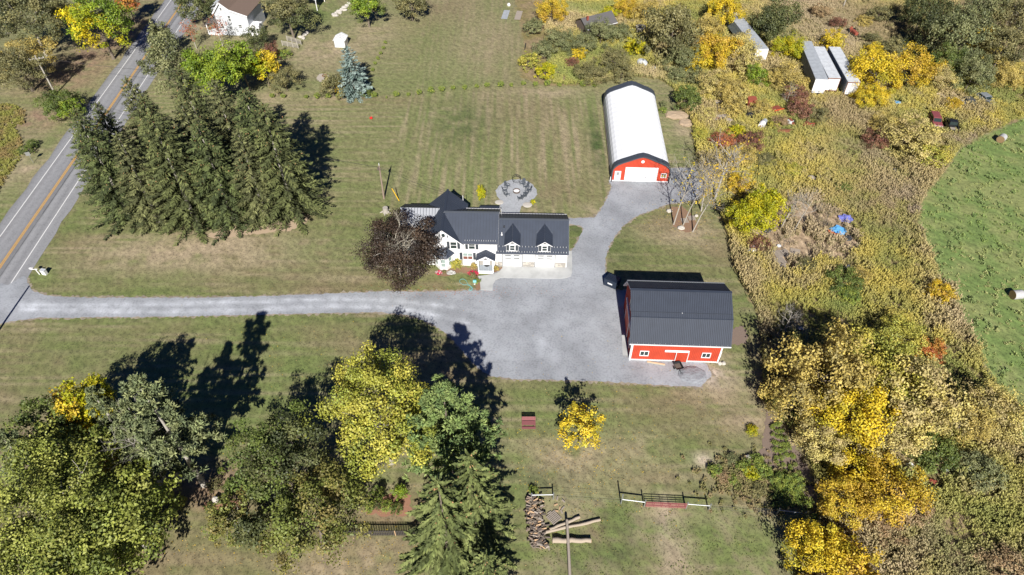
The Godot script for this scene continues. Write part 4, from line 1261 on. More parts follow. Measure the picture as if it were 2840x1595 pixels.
# ---------------------------------------------------------------- the red barn
func build_barn() -> void:
	var t := thing("red_barn", "red barn with dark gambrel metal roof and white trimmed windows", "barn", Vector3(15.92, 0, -57.03), deg_to_rad(-2.4))
	var R := Vector3.RIGHT
	var W := 11.77
	# profile (z, y)
	var pr := [Vector2(0.42, 3.85), Vector2(-1.7, 6.8), Vector2(-5.0, 8.5), Vector2(-8.3, 6.8), Vector2(-10.42, 3.85)]
	var m := MB.new()
	m.prism(PackedVector2Array([Vector2(-0.1, 0.0), Vector2(-0.1, 4.3), Vector2(-1.75, 6.6), Vector2(-5.0, 8.3), Vector2(-8.25, 6.6), Vector2(-9.9, 4.3), Vector2(-9.9, 0.0)]), Transform3D(Basis(Vector3.BACK, Vector3.UP, R), Vector3(0.06, 0, 0)), W - 0.12)
	obj("frame", m, M.wood_dark, t)
	face("wall", t, [Vector3(0, 0.15, 0), Vector3(W, 0.15, 0), Vector3(W, 3.75, 0), Vector3(0, 3.75, 0)], R, Vector3.BACK, 0.9, 4, M.barn_red, M.barn_rib, M.barn_red, "wall_panel", 0.08)
	for s in [0, 1]:
		var x := -0.0 if s == 0 else W
		var out := Vector3.LEFT if s == 0 else Vector3.RIGHT
		face("gable_wall", t, [Vector3(x, 0.15, 0), Vector3(x, 0.15, -10), Vector3(x, 4.3, -9.95), Vector3(x, 6.6, -8.25), Vector3(x, 8.25, -5), Vector3(x, 6.6, -1.75), Vector3(x, 4.3, -0.05)], Vector3.FORWARD, out, 0.9, 4, M.barn_red, M.barn_rib, M.barn_red, "wall_panel", 0.06)
	face("wall", t, [Vector3(0, 0.15, -10), Vector3(W, 0.15, -10), Vector3(W, 3.75, -10), Vector3(0, 3.75, -10)], R, Vector3.FORWARD, 0.9, 4, M.barn_red, M.barn_rib, M.barn_red, "wall_panel", 0.08)
	for k in 4:
		var a: Vector2 = pr[k]
		var b: Vector2 = pr[k + 1]
		var e := b - a
		var out := Vector3(0, -e.x, e.y)
		if out.y < 0.0:
			out = -out
		face("roof", t, [Vector3(-0.5, a.y, a.x), Vector3(W + 0.95, a.y, a.x), Vector3(W + 0.95, b.y, b.x), Vector3(-0.5, b.y, b.x)], R, out, 0.92, 4, M.barn_dark, M.barn_seam, M.trim, "roof_panel", 0.12)
	boxobj("ridge_cap", Vector3(W * 0.5 + 0.22, 8.54, -5.0), Vector3(W + 1.5, 0.05, 0.4), M.barn_dark, t)
	boxobj("roof_trim", Vector3(W * 0.5 + 0.22, 6.86, -8.36), Vector3(W + 1.45, 0.06, 0.12), M.steel, t)
	boxobj("roof_trim", Vector3(W * 0.5 + 0.22, 6.85, -1.66), Vector3(W + 1.45, 0.05, 0.1), M.barn_dark, t)
	snow_rail(t, Vector3(-0.4, 7.2, -2.25), Vector3(W + 0.85, 7.2, -2.25), 1)
	boxobj("fascia", Vector3(W * 0.5 + 0.22, 3.8, 0.47), Vector3(W + 1.45, 0.16, 0.07), M.trim, t)
	var sg := MB.new()
	for k in 18:
		sg.box(Vector3(-0.2 + k * 0.73, 4.0, 0.36), Vector3(0.05, 0.16, 0.05))
	obj("snow_clip", sg, M.steel, t).set_meta("kind", "stuff")
	# white trim round the front wall
	for x in [0.02, W - 0.02]:
		boxobj("corner_board", Vector3(x, 1.85, 0.06), Vector3(0.2, 3.6, 0.14), M.trim, t)
	boxobj("base_board", Vector3(W * 0.5, 0.2, 0.07), Vector3(W - 0.3, 0.16, 0.1), M.trim, t)
	for x in [1.75, 9.95]:
		window(t, Vector3(x, 1.62, 0.09), 1.02, 0.85, Basis.IDENTITY, {"sash": false, "double": true})
	# sliding door with its rail
	face("sliding_door", t, [Vector3(6.02, 0.12, 0.15), Vector3(7.55, 0.12, 0.15), Vector3(7.55, 2.15, 0.15), Vector3(6.02, 2.15, 0.15)], R, Vector3.BACK, 0.78, 4, M.barn_red, M.barn_rib, M.barn_red, "door_panel", 0.05)
	for x in [5.98, 7.59]:
		boxobj("door_trim", Vector3(x, 1.13, 0.19), Vector3(0.08, 2.05, 0.07), M.trim, t)
	m = MB.new()
	m.cbox(Vector3(6.0, 2.32, 0.16), Vector3(3.25, 0.28, 0.2), 0.05)
	obj("door_rail", m, M.trim, t)
	# left gable: big sliding door in white trim, small windows
	var gb := Basis(Vector3.BACK, Vector3.UP, Vector3.LEFT)
	boxobj("door_rail", Vector3(-0.15, 3.75, -4.2), Vector3(0.2, 0.24, 7.6), M.trim, t)
	boxobj("gable_door", Vector3(-0.1, 1.95, -5.6), Vector3(0.1, 3.4, 3.4), M.barn_red, t)
	for z in [-7.32, -3.88]:
		boxobj("door_trim", Vector3(-0.13, 1.95, z), Vector3(0.1, 3.4, 0.12), M.trim, t)
	window(t, Vector3(-0.07, 1.7, -1.6), 0.9, 0.9, gb, {"sash": false, "double": true})
	window(t, Vector3(-0.07, 5.6, -5.0), 1.0, 1.0, gb, {"sash": false, "double": true})
	boxobj("corner_board", Vector3(-0.08, 1.95, -0.12), Vector3(0.12, 3.6, 0.24), M.trim, t)
	# timber planks and a white tank by the barn
	var pk := MB.new()
	pk.box(Vector3(3.5, 0.16, 0.55), Vector3(2.4, 0.09, 0.24), Basis(Vector3.UP, -0.17))
	var pk_o := obj("timber_plank", pk, M.wood_new)
	pk_o.transform = t.transform
	tag(pk_o, "pale new plank lying on gravel along the barn's front wall", "plank")
	var bt := thing("white_tank", "white tank standing against the barn's right front corner", "tank", Vector3(27.95, 0, -57.6))
	m = MB.new()
	m.cbox(Vector3(0, 0.75, 0), Vector3(0.6, 1.4, 0.9), 0.14)
	obj("body", m, M.trim, bt)
	m = MB.new()
	m.tube([Vector3(0.1, 1.4, 0), Vector3(0.1, 1.55, 0)], [0.12, 0.1], 8)
	obj("cap", m, M.steel, bt)
	for s in [[27.97, -56.29, "left"], [28.46, -56.29, "right"]]:
		var st := MB.new()
		st.lump(Vector3.ZERO, Vector3(0.32, 0.25, 0.3), int(s[0] * 10), 0.2)
		tag(obj("pale_stone", st, M.stone_pale, self, Vector3(s[0], 0.15, s[1])), "pale stone at the foot of the barn's right front corner, %s of the pair" % s[2], "stone", "stones at the barn corner")

# ---------------------------------------------------------------- the white hoop building
func build_hoop() -> void:
	var t := thing("hoop_building", "long white fabric hoop building with red front wall", "building", Vector3(22.62, 0, -97.3), deg_to_rad(-2.4))
	var prof := func(w: float, top: float) -> PackedVector2Array:
		var p := PackedVector2Array()
		var keys := [Vector2(1.0, 0.0), Vector2(1.0, 1.9), Vector2(0.985, 2.6), Vector2(0.93, 3.25), Vector2(0.83, 3.72), Vector2(0.66, 4.15), Vector2(0.42, 4.65), Vector2(0.16, 5.22), Vector2(0.0, 5.42)]
		for k in keys:
			p.append(Vector2(k.x * w, k.y * top / 5.42))
		for k in range(keys.size() - 2, -1, -1):
			p.append(Vector2(-keys[k].x * w, keys[k].y * top / 5.42))
		return p
	var L := 25.6
	var shell := func(p: PackedVector2Array, z0: float, z1: float, mt: Material, called: String, thick: float, parent: Node) -> MeshInstance3D:
		var m := MB.new()
		for k in p.size() - 1:
			var a := p[k]
			var b := p[k + 1]
			var na := Vector3(a.x, maxf(a.y - 2.0, 0.0) * 1.3, 0)
			m.quad(Vector3(a.x, a.y, z0), Vector3(b.x, b.y, z0), Vector3(b.x, b.y, z1), Vector3(a.x, a.y, z1), na + Vector3(b.x, maxf(b.y - 2.0, 0.0) * 1.3, 0))
			var ai := a - Vector2(signf(a.x) * thick if a.y < 2.7 else a.x * thick / 5.0, thick if a.y > 2.7 else 0.0)
			var bi := b - Vector2(signf(b.x) * thick if b.y < 2.7 else b.x * thick / 5.0, thick if b.y > 2.7 else 0.0)
			m.quad(Vector3(a.x, a.y, z0), Vector3(b.x, b.y, z0), Vector3(bi.x, bi.y, z0), Vector3(ai.x, ai.y, z0), Vector3(0, 0, z0 - z1))
			m.quad(Vector3(a.x, a.y, z1), Vector3(b.x, b.y, z1), Vector3(bi.x, bi.y, z1), Vector3(ai.x, ai.y, z1), Vector3(0, 0, z1 - z0))
		return obj(called, m, mt, parent)
	# cover in bays between the hoops, slightly sagging
	var m := MB.new()
	var bays := 16
	var p0: PackedVector2Array = prof.call(5.05, 5.3)
	for b in bays:
		for h in 4:
			var za := -L * (b + h / 4.0) / bays
			var zb := -L * (b + (h + 1) / 4.0) / bays
			var sa := 1.0 - 0.004 * sin(PI * h / 4.0)
			var sb := 1.0 - 0.004 * sin(PI * (h + 1) / 4.0)
			for k in p0.size() - 1:
				var a := p0[k]
				var c := p0[k + 1]
				m.quad(Vector3(a.x * sa, a.y * sa, za), Vector3(c.x * sa, c.y * sa, za), Vector3(c.x * sb, c.y * sb, zb), Vector3(a.x * sb, a.y * sb, zb), Vector3(a.x + c.x, maxf(a.y + c.y - 4.0, 0.1) * 1.3, 0))
	obj("fabric_cover", m, M.fabric, t)
	shell.call(prof.call(5.16, 5.45), 0.55, -0.75, M.band, "front_band", 0.2, t)
	shell.call(prof.call(5.16, 5.45), -L + 1.6, -L, M.band, "rear_band", 0.2, t)
	# front wall in ribbed red panels
	var wp := []
	for q in prof.call(4.93, 5.15):
		wp.append(Vector3(q.x, q.y, 0.1))
	face("front_wall", t, wp, Vector3.RIGHT, Vector3.BACK, 0.9, 4, M.barn_red, M.barn_rib, M.barn_red, "wall_panel", 0.1)
	m = MB.new()
	m.prism(prof.call(4.95, 5.2), Transform3D(Basis.IDENTITY, Vector3(0, 0, -L + 0.3)), -0.1)
	obj("rear_wall", m, M.barn_red, t)
	m = MB.new()
	for k in 5:
		m.box(Vector3(0.05, 0.06 + 0.56 * (k + 0.5), 0.19), Vector3(5.46, 0.53, 0.06))
	var gd := obj("overhead_door", m, M.trim, t)
	m = MB.new()
	for s in [-1.0, 1.0]:
		m.box(Vector3(0.05 + s * 2.79, 1.42, 0.19), Vector3(0.1, 2.84, 0.1))
	m.box(Vector3(0.05, 2.9, 0.19), Vector3(5.68, 0.1, 0.1))
	obj("door_frame", m, M.trim, gd)
	var sd := boxobj("side_door", Vector3(-4.02, 1.06, 0.18), Vector3(1.1, 2.06, 0.1), M.trim, t)
	for i in 3:
		for j in 3:
			boxobj("pane", Vector3(-4.02 + (i - 1) * 0.17, 1.6 + (j - 1) * 0.2, 0.235), Vector3(0.13, 0.16, 0.02), M.glass, sd)
	boxobj("handle", Vector3(-3.62, 1.0, 0.25), Vector3(0.05, 0.12, 0.05), M.steel, sd)
	window(t, Vector3(4.02, 1.35, 0.13), 0.82, 0.78, Basis.IDENTITY, {"sash": false, "double": true})
	m = MB.new()
	m.lump(Vector3(0.02, 4.12, 0.16), Vector3(0.3, 0.3, 0.08), 2, 0.0, 16, 8)
	obj("round_vent", m, M.trim, t)
	boxobj("base_board", Vector3(0, 0.1, 0.2), Vector3(9.8, 0.12, 0.12), M.trim, t)
	for s in [-1.0, 1.0]:
		boxobj("downspout", Vector3(s * 5.22, 0.45, 0.3), Vector3(0.12, 0.9, 0.14), M.trim, t)
		m = MB.new()
		m.box(Vector3(s * 5.12, 0.3, -L * 0.5), Vector3(0.1, 0.6, L - 1.0))
		obj("base_rail", m, M.wood_grey, t)

# ---------------------------------------------------------------- other buildings and vehicles
func build_neighbour() -> void:
	var t := thing("white_house", "white gabled house with brown shingle roof at the top edge", "house", Vector3(-69.09, 0, -154.85), deg_to_rad(-6.0))
	var R := Vector3.RIGHT
	var I := Basis.IDENTITY
	var m := MB.new()
	m.prism(slab_of([0, 0, 7.7, 0, 7.7, 4.9, 3.9, 6.1, 1.95, 7.75, 0, 5.5]), Transform3D(Basis(R, Vector3.UP, Vector3.BACK), Vector3.ZERO), -9.0)
	obj("wall", m, M.white_pale, t)
	m = MB.new()
	for k in 20:
		m.box(Vector3(3.85, 0.3 + k * 0.24, 0.008), Vector3(7.6, 0.02, 0.03))
	obj("clapboard_edge", m, M.trim, t).set_meta("kind", "stuff")
	var rf := [[Vector2(-0.35, 5.2), Vector2(1.95, 7.95)], [Vector2(3.95, 6.3), Vector2(1.95, 7.95)], [Vector2(8.05, 4.95), Vector2(3.95, 6.3)]]
	for e in rf:
		m = MB.new()
		var a: Vector2 = e[0]
		var b: Vector2 = e[1]
		var nn := (b - a).orthogonal().normalized() * 0.14
		if nn.y > 0.0:
			nn = -nn
		m.prism(PackedVector2Array([a, b, b + nn, a + nn]), Transform3D(Basis(R, Vector3.UP, Vector3.BACK), Vector3(0, 0, 0.35)), -9.6)
		var ro := obj("roof", m, M.shingle_brown, t)
		m = MB.new()
		m.prism(PackedVector2Array([a, b, b + nn * 2.2, a + nn * 2.2]), Transform3D(Basis(R, Vector3.UP, Vector3.BACK), Vector3(0, 0, 0.36)), 0.1)
		obj("trim_board", m, M.trim, ro)
	# left wing with the grey roof
	m = MB.new()
	m.prism(slab_of([-2.6, 0, 0.1, 0, 0.1, 5.0, -1.2, 6.1, -2.6, 5.0]), Transform3D(Basis(R, Vector3.UP, Vector3.BACK), Vector3(0, 0, -3.6)), -5.0)
	obj("wall", m, M.white_pale, t)
	m = MB.new()
	m.quad(Vector3(-2.9, 4.9, -3.2), Vector3(0.6, 6.2, -3.2), Vector3(0.6, 6.2, -9), Vector3(-2.9, 4.9, -9), Vector3.UP)
	m.quad(Vector3(-2.9, 4.78, -3.2), Vector3(0.6, 6.08, -3.2), Vector3(0.6, 6.08, -9), Vector3(-2.9, 4.78, -9), Vector3.DOWN)
	obj("roof", m, M.shingle_grey, t)
	for w in [[1.95, 6.2, 0.42, 0.7], [3.4, 4.1, 0.6, 1.25], [5.5, 2.3, 0.8, 0.8], [1.2, 2.2, 0.6, 1.1]]:
		window(t, Vector3(w[0], w[1], 0.0), w[2], w[3], I)
	# side porch
	m = MB.new()
	m.quad(Vector3(-2.9, 2.6, 0.4), Vector3(0.0, 3.4, 0.4), Vector3(0.0, 3.4, -3.4), Vector3(-2.9, 2.6, -3.4), Vector3.UP)
	m.quad(Vector3(-2.9, 2.42, 0.4), Vector3(0.0, 3.22, 0.4), Vector3(0.0, 3.22, -3.4), Vector3(-2.9, 2.42, -3.4), Vector3.DOWN)
	m.quad(Vector3(-2.9, 2.6, 0.4), Vector3(0.0, 3.4, 0.4), Vector3(0.0, 3.22, 0.4), Vector3(-2.9, 2.42, 0.4), Vector3.BACK)
	obj("porch_roof", m, M.shingle_grey, t)
	for p in [Vector3(-2.7, 1.25, 0.2), Vector3(-2.7, 1.25, -3.0)]:
		boxobj("porch_post", p, Vector3(0.18, 2.5, 0.18), M.trim, t)
	boxobj("porch_deck", Vector3(-1.4, 0.2, -1.5), Vector3(2.8, 0.4, 3.8), M.trim, t)
	boxobj("railing", Vector3(-1.4, 0.95, 0.3), Vector3(2.7, 0.08, 0.06), M.trim, t)
	# glazed porch at the right
	boxobj("sun_porch", Vector3(8.8, 1.25, -1.3), Vector3(2.2, 2.5, 2.6), M.trim, t)
	for k in 3:
		window(t, Vector3(8.1 + 0.7 * k, 1.45, 0.0), 0.5, 1.1, I)
	m = MB.new()
	m.lump(Vector3(9.6, 3.0, -0.5), Vector3(0.5, 0.5, 0.12), 1, 0.0, 14, 8)
	obj("dish_antenna", m, M.trim, t)
	m = MB.new()
	m.tube([Vector3(3.4, 7.0, -4.0), Vector3(3.4, 8.0, -4.0)], [0.09, 0.09], 7)
	obj("vent_pipe", m, M.trim, t)
	# carport
	var c := thing("carport", "open carport with pale roof behind the white house", "carport", Vector3(-50.84, 0, -169.82), deg_to_rad(-8))
	m = MB.new()
	m.prism(slab_of([-2.4, 2.7, 0, 3.5, 2.4, 2.7, 2.4, 2.55, 0, 3.35, -2.4, 2.55]), Transform3D(Basis(R, Vector3.UP, Vector3.BACK), Vector3(0, 0, 1.5)), -6.0)
	obj("roof", m, M.trailer_white, c)
	for x in [-2.2, 2.2]:
		for z in [1.3, -4.2]:
			boxobj("post", Vector3(x, 1.3, z), Vector3(0.16, 2.6, 0.16), M.trim, c)
	# small white shed
	var s := thing("garden_shed", "small white garden shed with double doors near the blue spruce", "shed", Vector3(-39.48, 0, -148.03), deg_to_rad(-4))
	m = MB.new()
	m.prism(slab_of([-1.25, 0.1, 1.25, 0.1, 1.25, 1.85, 0, 2.45, -1.25, 1.85]), Transform3D(Basis(R, Vector3.UP, Vector3.BACK), Vector3.ZERO), -2.6)
	obj("wall", m, M.white, s)
	for sg in [-1.0, 1.0]:
		face("roof", s, [Vector3(sg * 1.45, 1.8, 0.15), Vector3(sg * 1.45, 1.8, -2.75), Vector3(0, 2.52, -2.75), Vector3(0, 2.52, 0.15)], Vector3.FORWARD, Vector3(sg * 0.45, 0.9, 0), 0.75, 1, M.trailer_white, M.trim, M.trim, "roof_panel", 0.06)
		boxobj("door", Vector3(sg * 0.36, 0.95, 0.02), Vector3(0.7, 1.6, 0.05), M.trim, s)
		boxobj("corner_board", Vector3(sg * 1.22, 0.95, 0.03), Vector3(0.12, 1.7, 0.06), M.steel, s)
	boxobj("handle", Vector3(0.06, 0.95, 0.06), Vector3(0.04, 0.2, 0.04), M.black, s)
	# shed with the dark roof in the thicket
	var d := thing("old_shed", "old shed with sagging dark roof buried in the thicket", "shed", Vector3(19.83, 0, -156.76), deg_to_rad(28))
	m = MB.new()
	gable_body(m, -4.0, 4.0, 2.6, -2.6, 2.4, 4.0)
	obj("wall", m, M.wood_dark, d)
	for sg in [-1.0, 1.0]:
		m = MB.new()
		m.quad(Vector3(-4.3, 2.35, sg * 2.9), Vector3(4.3, 2.35, sg * 2.9), Vector3(4.3, 4.1, 0), Vector3(-4.3, 4.0, 0), Vector3(0, 1, sg))
		m.quad(Vector3(-4.3, 2.23, sg * 2.9), Vector3(4.3, 2.23, sg * 2.9), Vector3(4.3, 3.98, 0), Vector3(-4.3, 3.88, 0), Vector3(0, -1, -sg))
		obj("roof", m, M.shingle_grey, d)
	boxobj("chimney", Vector3(-3.0, 4.1, 0.9), Vector3(0.4, 0.9, 0.4), M.rust_red, d)
	boxobj("fascia", Vector3(0.0, 2.3, 2.95), Vector3(8.5, 0.16, 0.06), M.trim, d)

func trailer(label: String, nl: Vector2, nr: Vector2, fl: Vector2, h: float, roof: Material, end: Material, ribbed: bool, rusty: bool) -> void:
	var ax := (fl - nl).normalized()
	var w := maxf(2.45, nl.distance_to(nr))
	var L := nl.distance_to(fl)
	var c := nl + (nr - nl).normalized() * w * 0.5
	var t := thing("semi_trailer", label, "trailer", Vector3(c.x, 0, c.y), atan2(-ax.x, -ax.y), "semi trailers parked in the weeds")
	var m := MB.new()
	m.box(Vector3(0, 1.1 + (h - 1.1) * 0.5, -L * 0.5), Vector3(w, h - 1.1, L - 0.04))
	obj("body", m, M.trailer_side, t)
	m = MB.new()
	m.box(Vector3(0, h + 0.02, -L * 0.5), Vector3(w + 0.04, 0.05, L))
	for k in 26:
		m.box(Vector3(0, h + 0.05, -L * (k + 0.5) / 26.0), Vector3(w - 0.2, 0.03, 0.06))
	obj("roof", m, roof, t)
	m = MB.new()
	for s in [-1.0, 1.0]:
		for k in 30:
			m.box(Vector3(s * (w * 0.5 + 0.02), 1.1 + (h - 1.15) * 0.5, -L * (k + 0.5) / 30.0), Vector3(0.06, h - 1.3, 0.12))
	obj("side_rib", m, M.trailer_pale if ribbed else M.trailer_side, t).set_meta("kind", "stuff")
	for s in [-1.0, 1.0]:
		boxobj("rear_door", Vector3(s * w * 0.245, 1.15 + (h - 1.25) * 0.5, 0.03), Vector3(w * 0.47, h - 1.45, 0.07), end, t)
	m = MB.new()
	for s in [-1.0, 1.0]:
		m.box(Vector3(s * (w * 0.5 - 0.04), 1.1 + (h - 1.1) * 0.5, 0.02), Vector3(0.1, h - 1.1, 0.12))
		m.box(Vector3(0, 1.1 if s < 0.0 else h - 0.06, 0.025), Vector3(w - 0.19, 0.13, 0.12))
	obj("door_frame", m, M.rust if rusty else M.trim, t)
	m = MB.new()
	for s in [-1.0, 1.0]:
		m.tube([Vector3(s * 0.3, 1.2, 0.1), Vector3(s * 0.3, h - 0.2, 0.1)], [0.025, 0.025], 5)
	obj("lock_rod", m, M.steel, t)
	for z in [-1.4, -2.7]:
		for s in [-1.0, 1.0]:
			m = MB.new()
			m.tube([Vector3(s * (w * 0.5 - 0.5), 0.5, z), Vector3(s * (w * 0.5 - 0.05), 0.5, z)], [0.5, 0.5], 14)
			obj("wheel", m, M.tyre, t)

func car(called: String, label: String, cat: String, at: Vector3, turn: float, paint: Material, kind: String) -> void:
	var t := thing(called, label, cat, at, turn, "")
	# front towards +z
	var m := MB.new()
	var prof := [2.2, 0.35, 2.25, 0.7, 2.1, 0.92, 1.0, 1.02, -1.5, 1.02, -2.1, 0.98, -2.2, 0.7, -2.15, 0.35]
	if kind == "pickup":
		prof = [2.4, 0.4, 2.45, 0.8, 2.3, 1.02, 1.15, 1.1, -0.5, 1.1, -0.5, 0.55, -2.4, 0.55, -2.5, 0.4]
	m.prism(slab_of(prof), Transform3D(Basis(Vector3.BACK, Vector3.UP, Vector3.RIGHT), Vector3(-0.86, 0, 0)), 1.72)
	obj("body", m, paint, t)
	m = MB.new()
	var cab := [0.95, 1.02, 0.35, 1.42, -1.15, 1.42, -1.75, 1.02]
	if kind == "pickup":
		cab = [1.05, 1.1, 0.55, 1.68, -0.35, 1.7, -0.5, 1.1]
	elif kind == "wagon":
		cab = [0.95, 1.02, 0.45, 1.58, -1.95, 1.58, -2.1, 1.02]
	m.prism(slab_of(cab), Transform3D(Basis(Vector3.BACK, Vector3.UP, Vector3.RIGHT), Vector3(-0.74, 0, 0)), 1.48)
	obj("window_glass", m, M.glass, t)
	m = MB.new()
	m.cbox(Vector3(0, cab[3] + 0.03, (cab[2] + cab[4]) * 0.5), Vector3(1.5, 0.1, cab[2] - cab[4] + 0.12), 0.04)
	for s in [-1.0, 1.0]:
		m.tube([Vector3(s * 0.74, cab[1], cab[0]), Vector3(s * 0.72, cab[3], cab[2])], [0.05, 0.05], 4)
		m.tube([Vector3(s * 0.74, cab[7], cab[6]), Vector3(s * 0.72, cab[5], cab[4])], [0.06, 0.06], 4)
		m.tube([Vector3(s * 0.76, cab[1], -0.3), Vector3(s * 0.74, cab[3], -0.3)], [0.05, 0.05], 4)
	obj("car_roof", m, paint, t)
	if kind == "pickup":
		m = MB.new()
		for s in [-1.0, 1.0]:
			m.box(Vector3(s * 0.82, 0.82, -1.45), Vector3(0.08, 0.54, 1.9))
		m.box(Vector3(0, 0.82, -2.4), Vector3(1.6, 0.54, 0.08))
		obj("cargo_bed", m, paint, t)
		boxobj("bed_floor", Vector3(0, 0.6, -1.45), Vector3(1.55, 0.05, 1.85), M.wood_grey, t)
	if kind == "wreck":
		m = MB.new()
		m.box(Vector3(0, 1.04, 1.55), Vector3(1.2, 0.06, 0.9))
		m.lump(Vector3(0.1, 1.08, 1.6), Vector3(0.4, 0.2, 0.3), 4, 0.3)
		obj("engine_bay", m, M.black, t)
	for z in [1.35, -1.35]:
		for s in [-1.0, 1.0]:
			m = MB.new()
			m.tube([Vector3(s * 0.66, 0.33, z), Vector3(s * 0.9, 0.33, z)], [0.33, 0.33], 14)
			obj("wheel", m, M.tyre, t)
	for s in [-1.0, 1.0]:
		boxobj("headlight", Vector3(s * 0.6, 0.76, 2.24), Vector3(0.34, 0.16, 0.06), M.glass_pale, t)
		boxobj("tail_light", Vector3(s * 0.65, 0.76, -2.2 if kind != "pickup" else -2.46), Vector3(0.26, 0.14, 0.05), M.rust_red, t)
	boxobj("bumper", Vector3(0, 0.48, 2.3 if kind != "pickup" else 2.5), Vector3(1.66, 0.14, 0.1), M.steel, t)

func build_vehicles() -> void:
	trailer("pale semi trailer with grey roof, leftmost of three side by side", Vector2(61.7, -126.1), Vector2(64.19, -126), Vector2(63.62, -143.15), 4.0, M.trailer_roof, M.trim, false, false)
	trailer("middle semi trailer with rusty rear frame between two others", Vector2(64.59, -126.79), Vector2(66.93, -126.79), Vector2(65.72, -140.62), 3.9, M.trailer_pale, M.trim, false, true)
	trailer("rightmost semi trailer with ribbed sides, shaded by yellow branches", Vector2(67.96, -125.1), Vector2(70.24, -125.1), Vector2(69.11, -140.52), 3.9, M.trailer_pale, M.trailer_white, true, true)
	trailer("long grey trailer overhung by yellow trees left of the three", Vector2(53.28, -139.45), Vector2(55.87, -140.63), Vector2(51.21, -158.1), 3.6, M.trailer_roof, M.trim, false, false)
	car("parked_car", "faded maroon wagon in the weeds beside the black pickup", "car", Vector3(83.0, 0, -115.9), -0.2, M.car_maroon, "wagon")
	car("pickup_truck", "black pickup with weathered wooden bed beside the maroon wagon", "pickup truck", Vector3(85.4, 0, -114.2), PI - 0.25 + 0.05, M.car_black, "pickup")
	car("parked_car", "grey car with open engine bay half sunk in weeds", "car", Vector3(92.9, 0, -122.6), 0.15, M.car_grey, "wreck")
	car("parked_car", "silver car in tall weeds, farthest right of the wrecks", "car", Vector3(96.9, 0, -124.2), 0.25, M.car_silver, "sedan")
	# old red tractor-like wreck up the hill
	var t := thing("tractor", "rusty red tractor wreck in the brown clearing at the top", "tractor", Vector3(80.58, 0, -154.47), 0.15)
	var m := MB.new()
	m.cbox(Vector3(0, 1.0, 0.5), Vector3(0.8, 0.6, 2.0), 0.1)
	obj("bonnet", m, M.rust_red, t)
	m = MB.new()
	m.cbox(Vector3(0, 0.9, -1.0), Vector3(1.0, 0.5, 1.2), 0.1)
	m.box(Vector3(0, 1.35, -1.3), Vector3(0.5, 0.5, 0.12))
	obj("seat", m, M.rust_red, t)
	for w in [[0.75, -1.1, 0.62], [-0.75, -1.1, 0.62], [0.6, 1.2, 0.36], [-0.6, 1.2, 0.36]]:
		m = MB.new()
		m.tube([Vector3(w[0] - 0.14, w[2], w[1]), Vector3(w[0] + 0.14, w[2], w[1])], [w[2], w[2]], 14)
		obj("wheel", m, M.tyre, t)
	var pl := MB.new()
	pl.box(Vector3(0, 0.3, 0), Vector3(3.0, 0.12, 0.3), Basis(Vector3.UP, -0.2))
	tag(obj("timber_plank", pl, M.wood_new, self, Vector3(78.04, 0, -153.53)), "orange-tan beam lying left of the tractor wreck", "beam")

# ---------------------------------------------------------------- yard things
func chair_shape() -> Node3D:
	var t := thing("garden_chair", "chair", "chair", Vector3.ZERO, 0.0, "slatted chairs round the fire pit")
	var m := MB.new()
	for k in 5:
		var s := MB.new()
		s.box(Vector3(0, 0.36 - k * 0.025, 0.25 - k * 0.12), Vector3(0.56, 0.025, 0.105), Basis(Vector3.RIGHT, 0.2))
		obj("seat_slat", s, M.chair, t)
	for k in 5:
		var s := MB.new()
		s.box(Vector3((k - 2) * 0.115, 0.68, -0.46), Vector3(0.1, 0.86 - 0.07 * absf(k - 2.0), 0.025), Basis(Vector3.RIGHT, -0.38))
		obj("back_slat", s, M.chair, t)
	for s in [-1.0, 1.0]:
		boxobj("arm", Vector3(s * 0.36, 0.57, -0.02), Vector3(0.13, 0.03, 0.76), M.chair, t)
		boxobj("leg", Vector3(s * 0.33, 0.28, 0.3), Vector3(0.05, 0.56, 0.09), M.chair, t)
		m = MB.new()
		m.box(Vector3(s * 0.33, 0.26, -0.35), Vector3(0.05, 0.6, 0.09), Basis(Vector3.RIGHT, -0.5))
		obj("leg", m, M.chair, t)
	return t

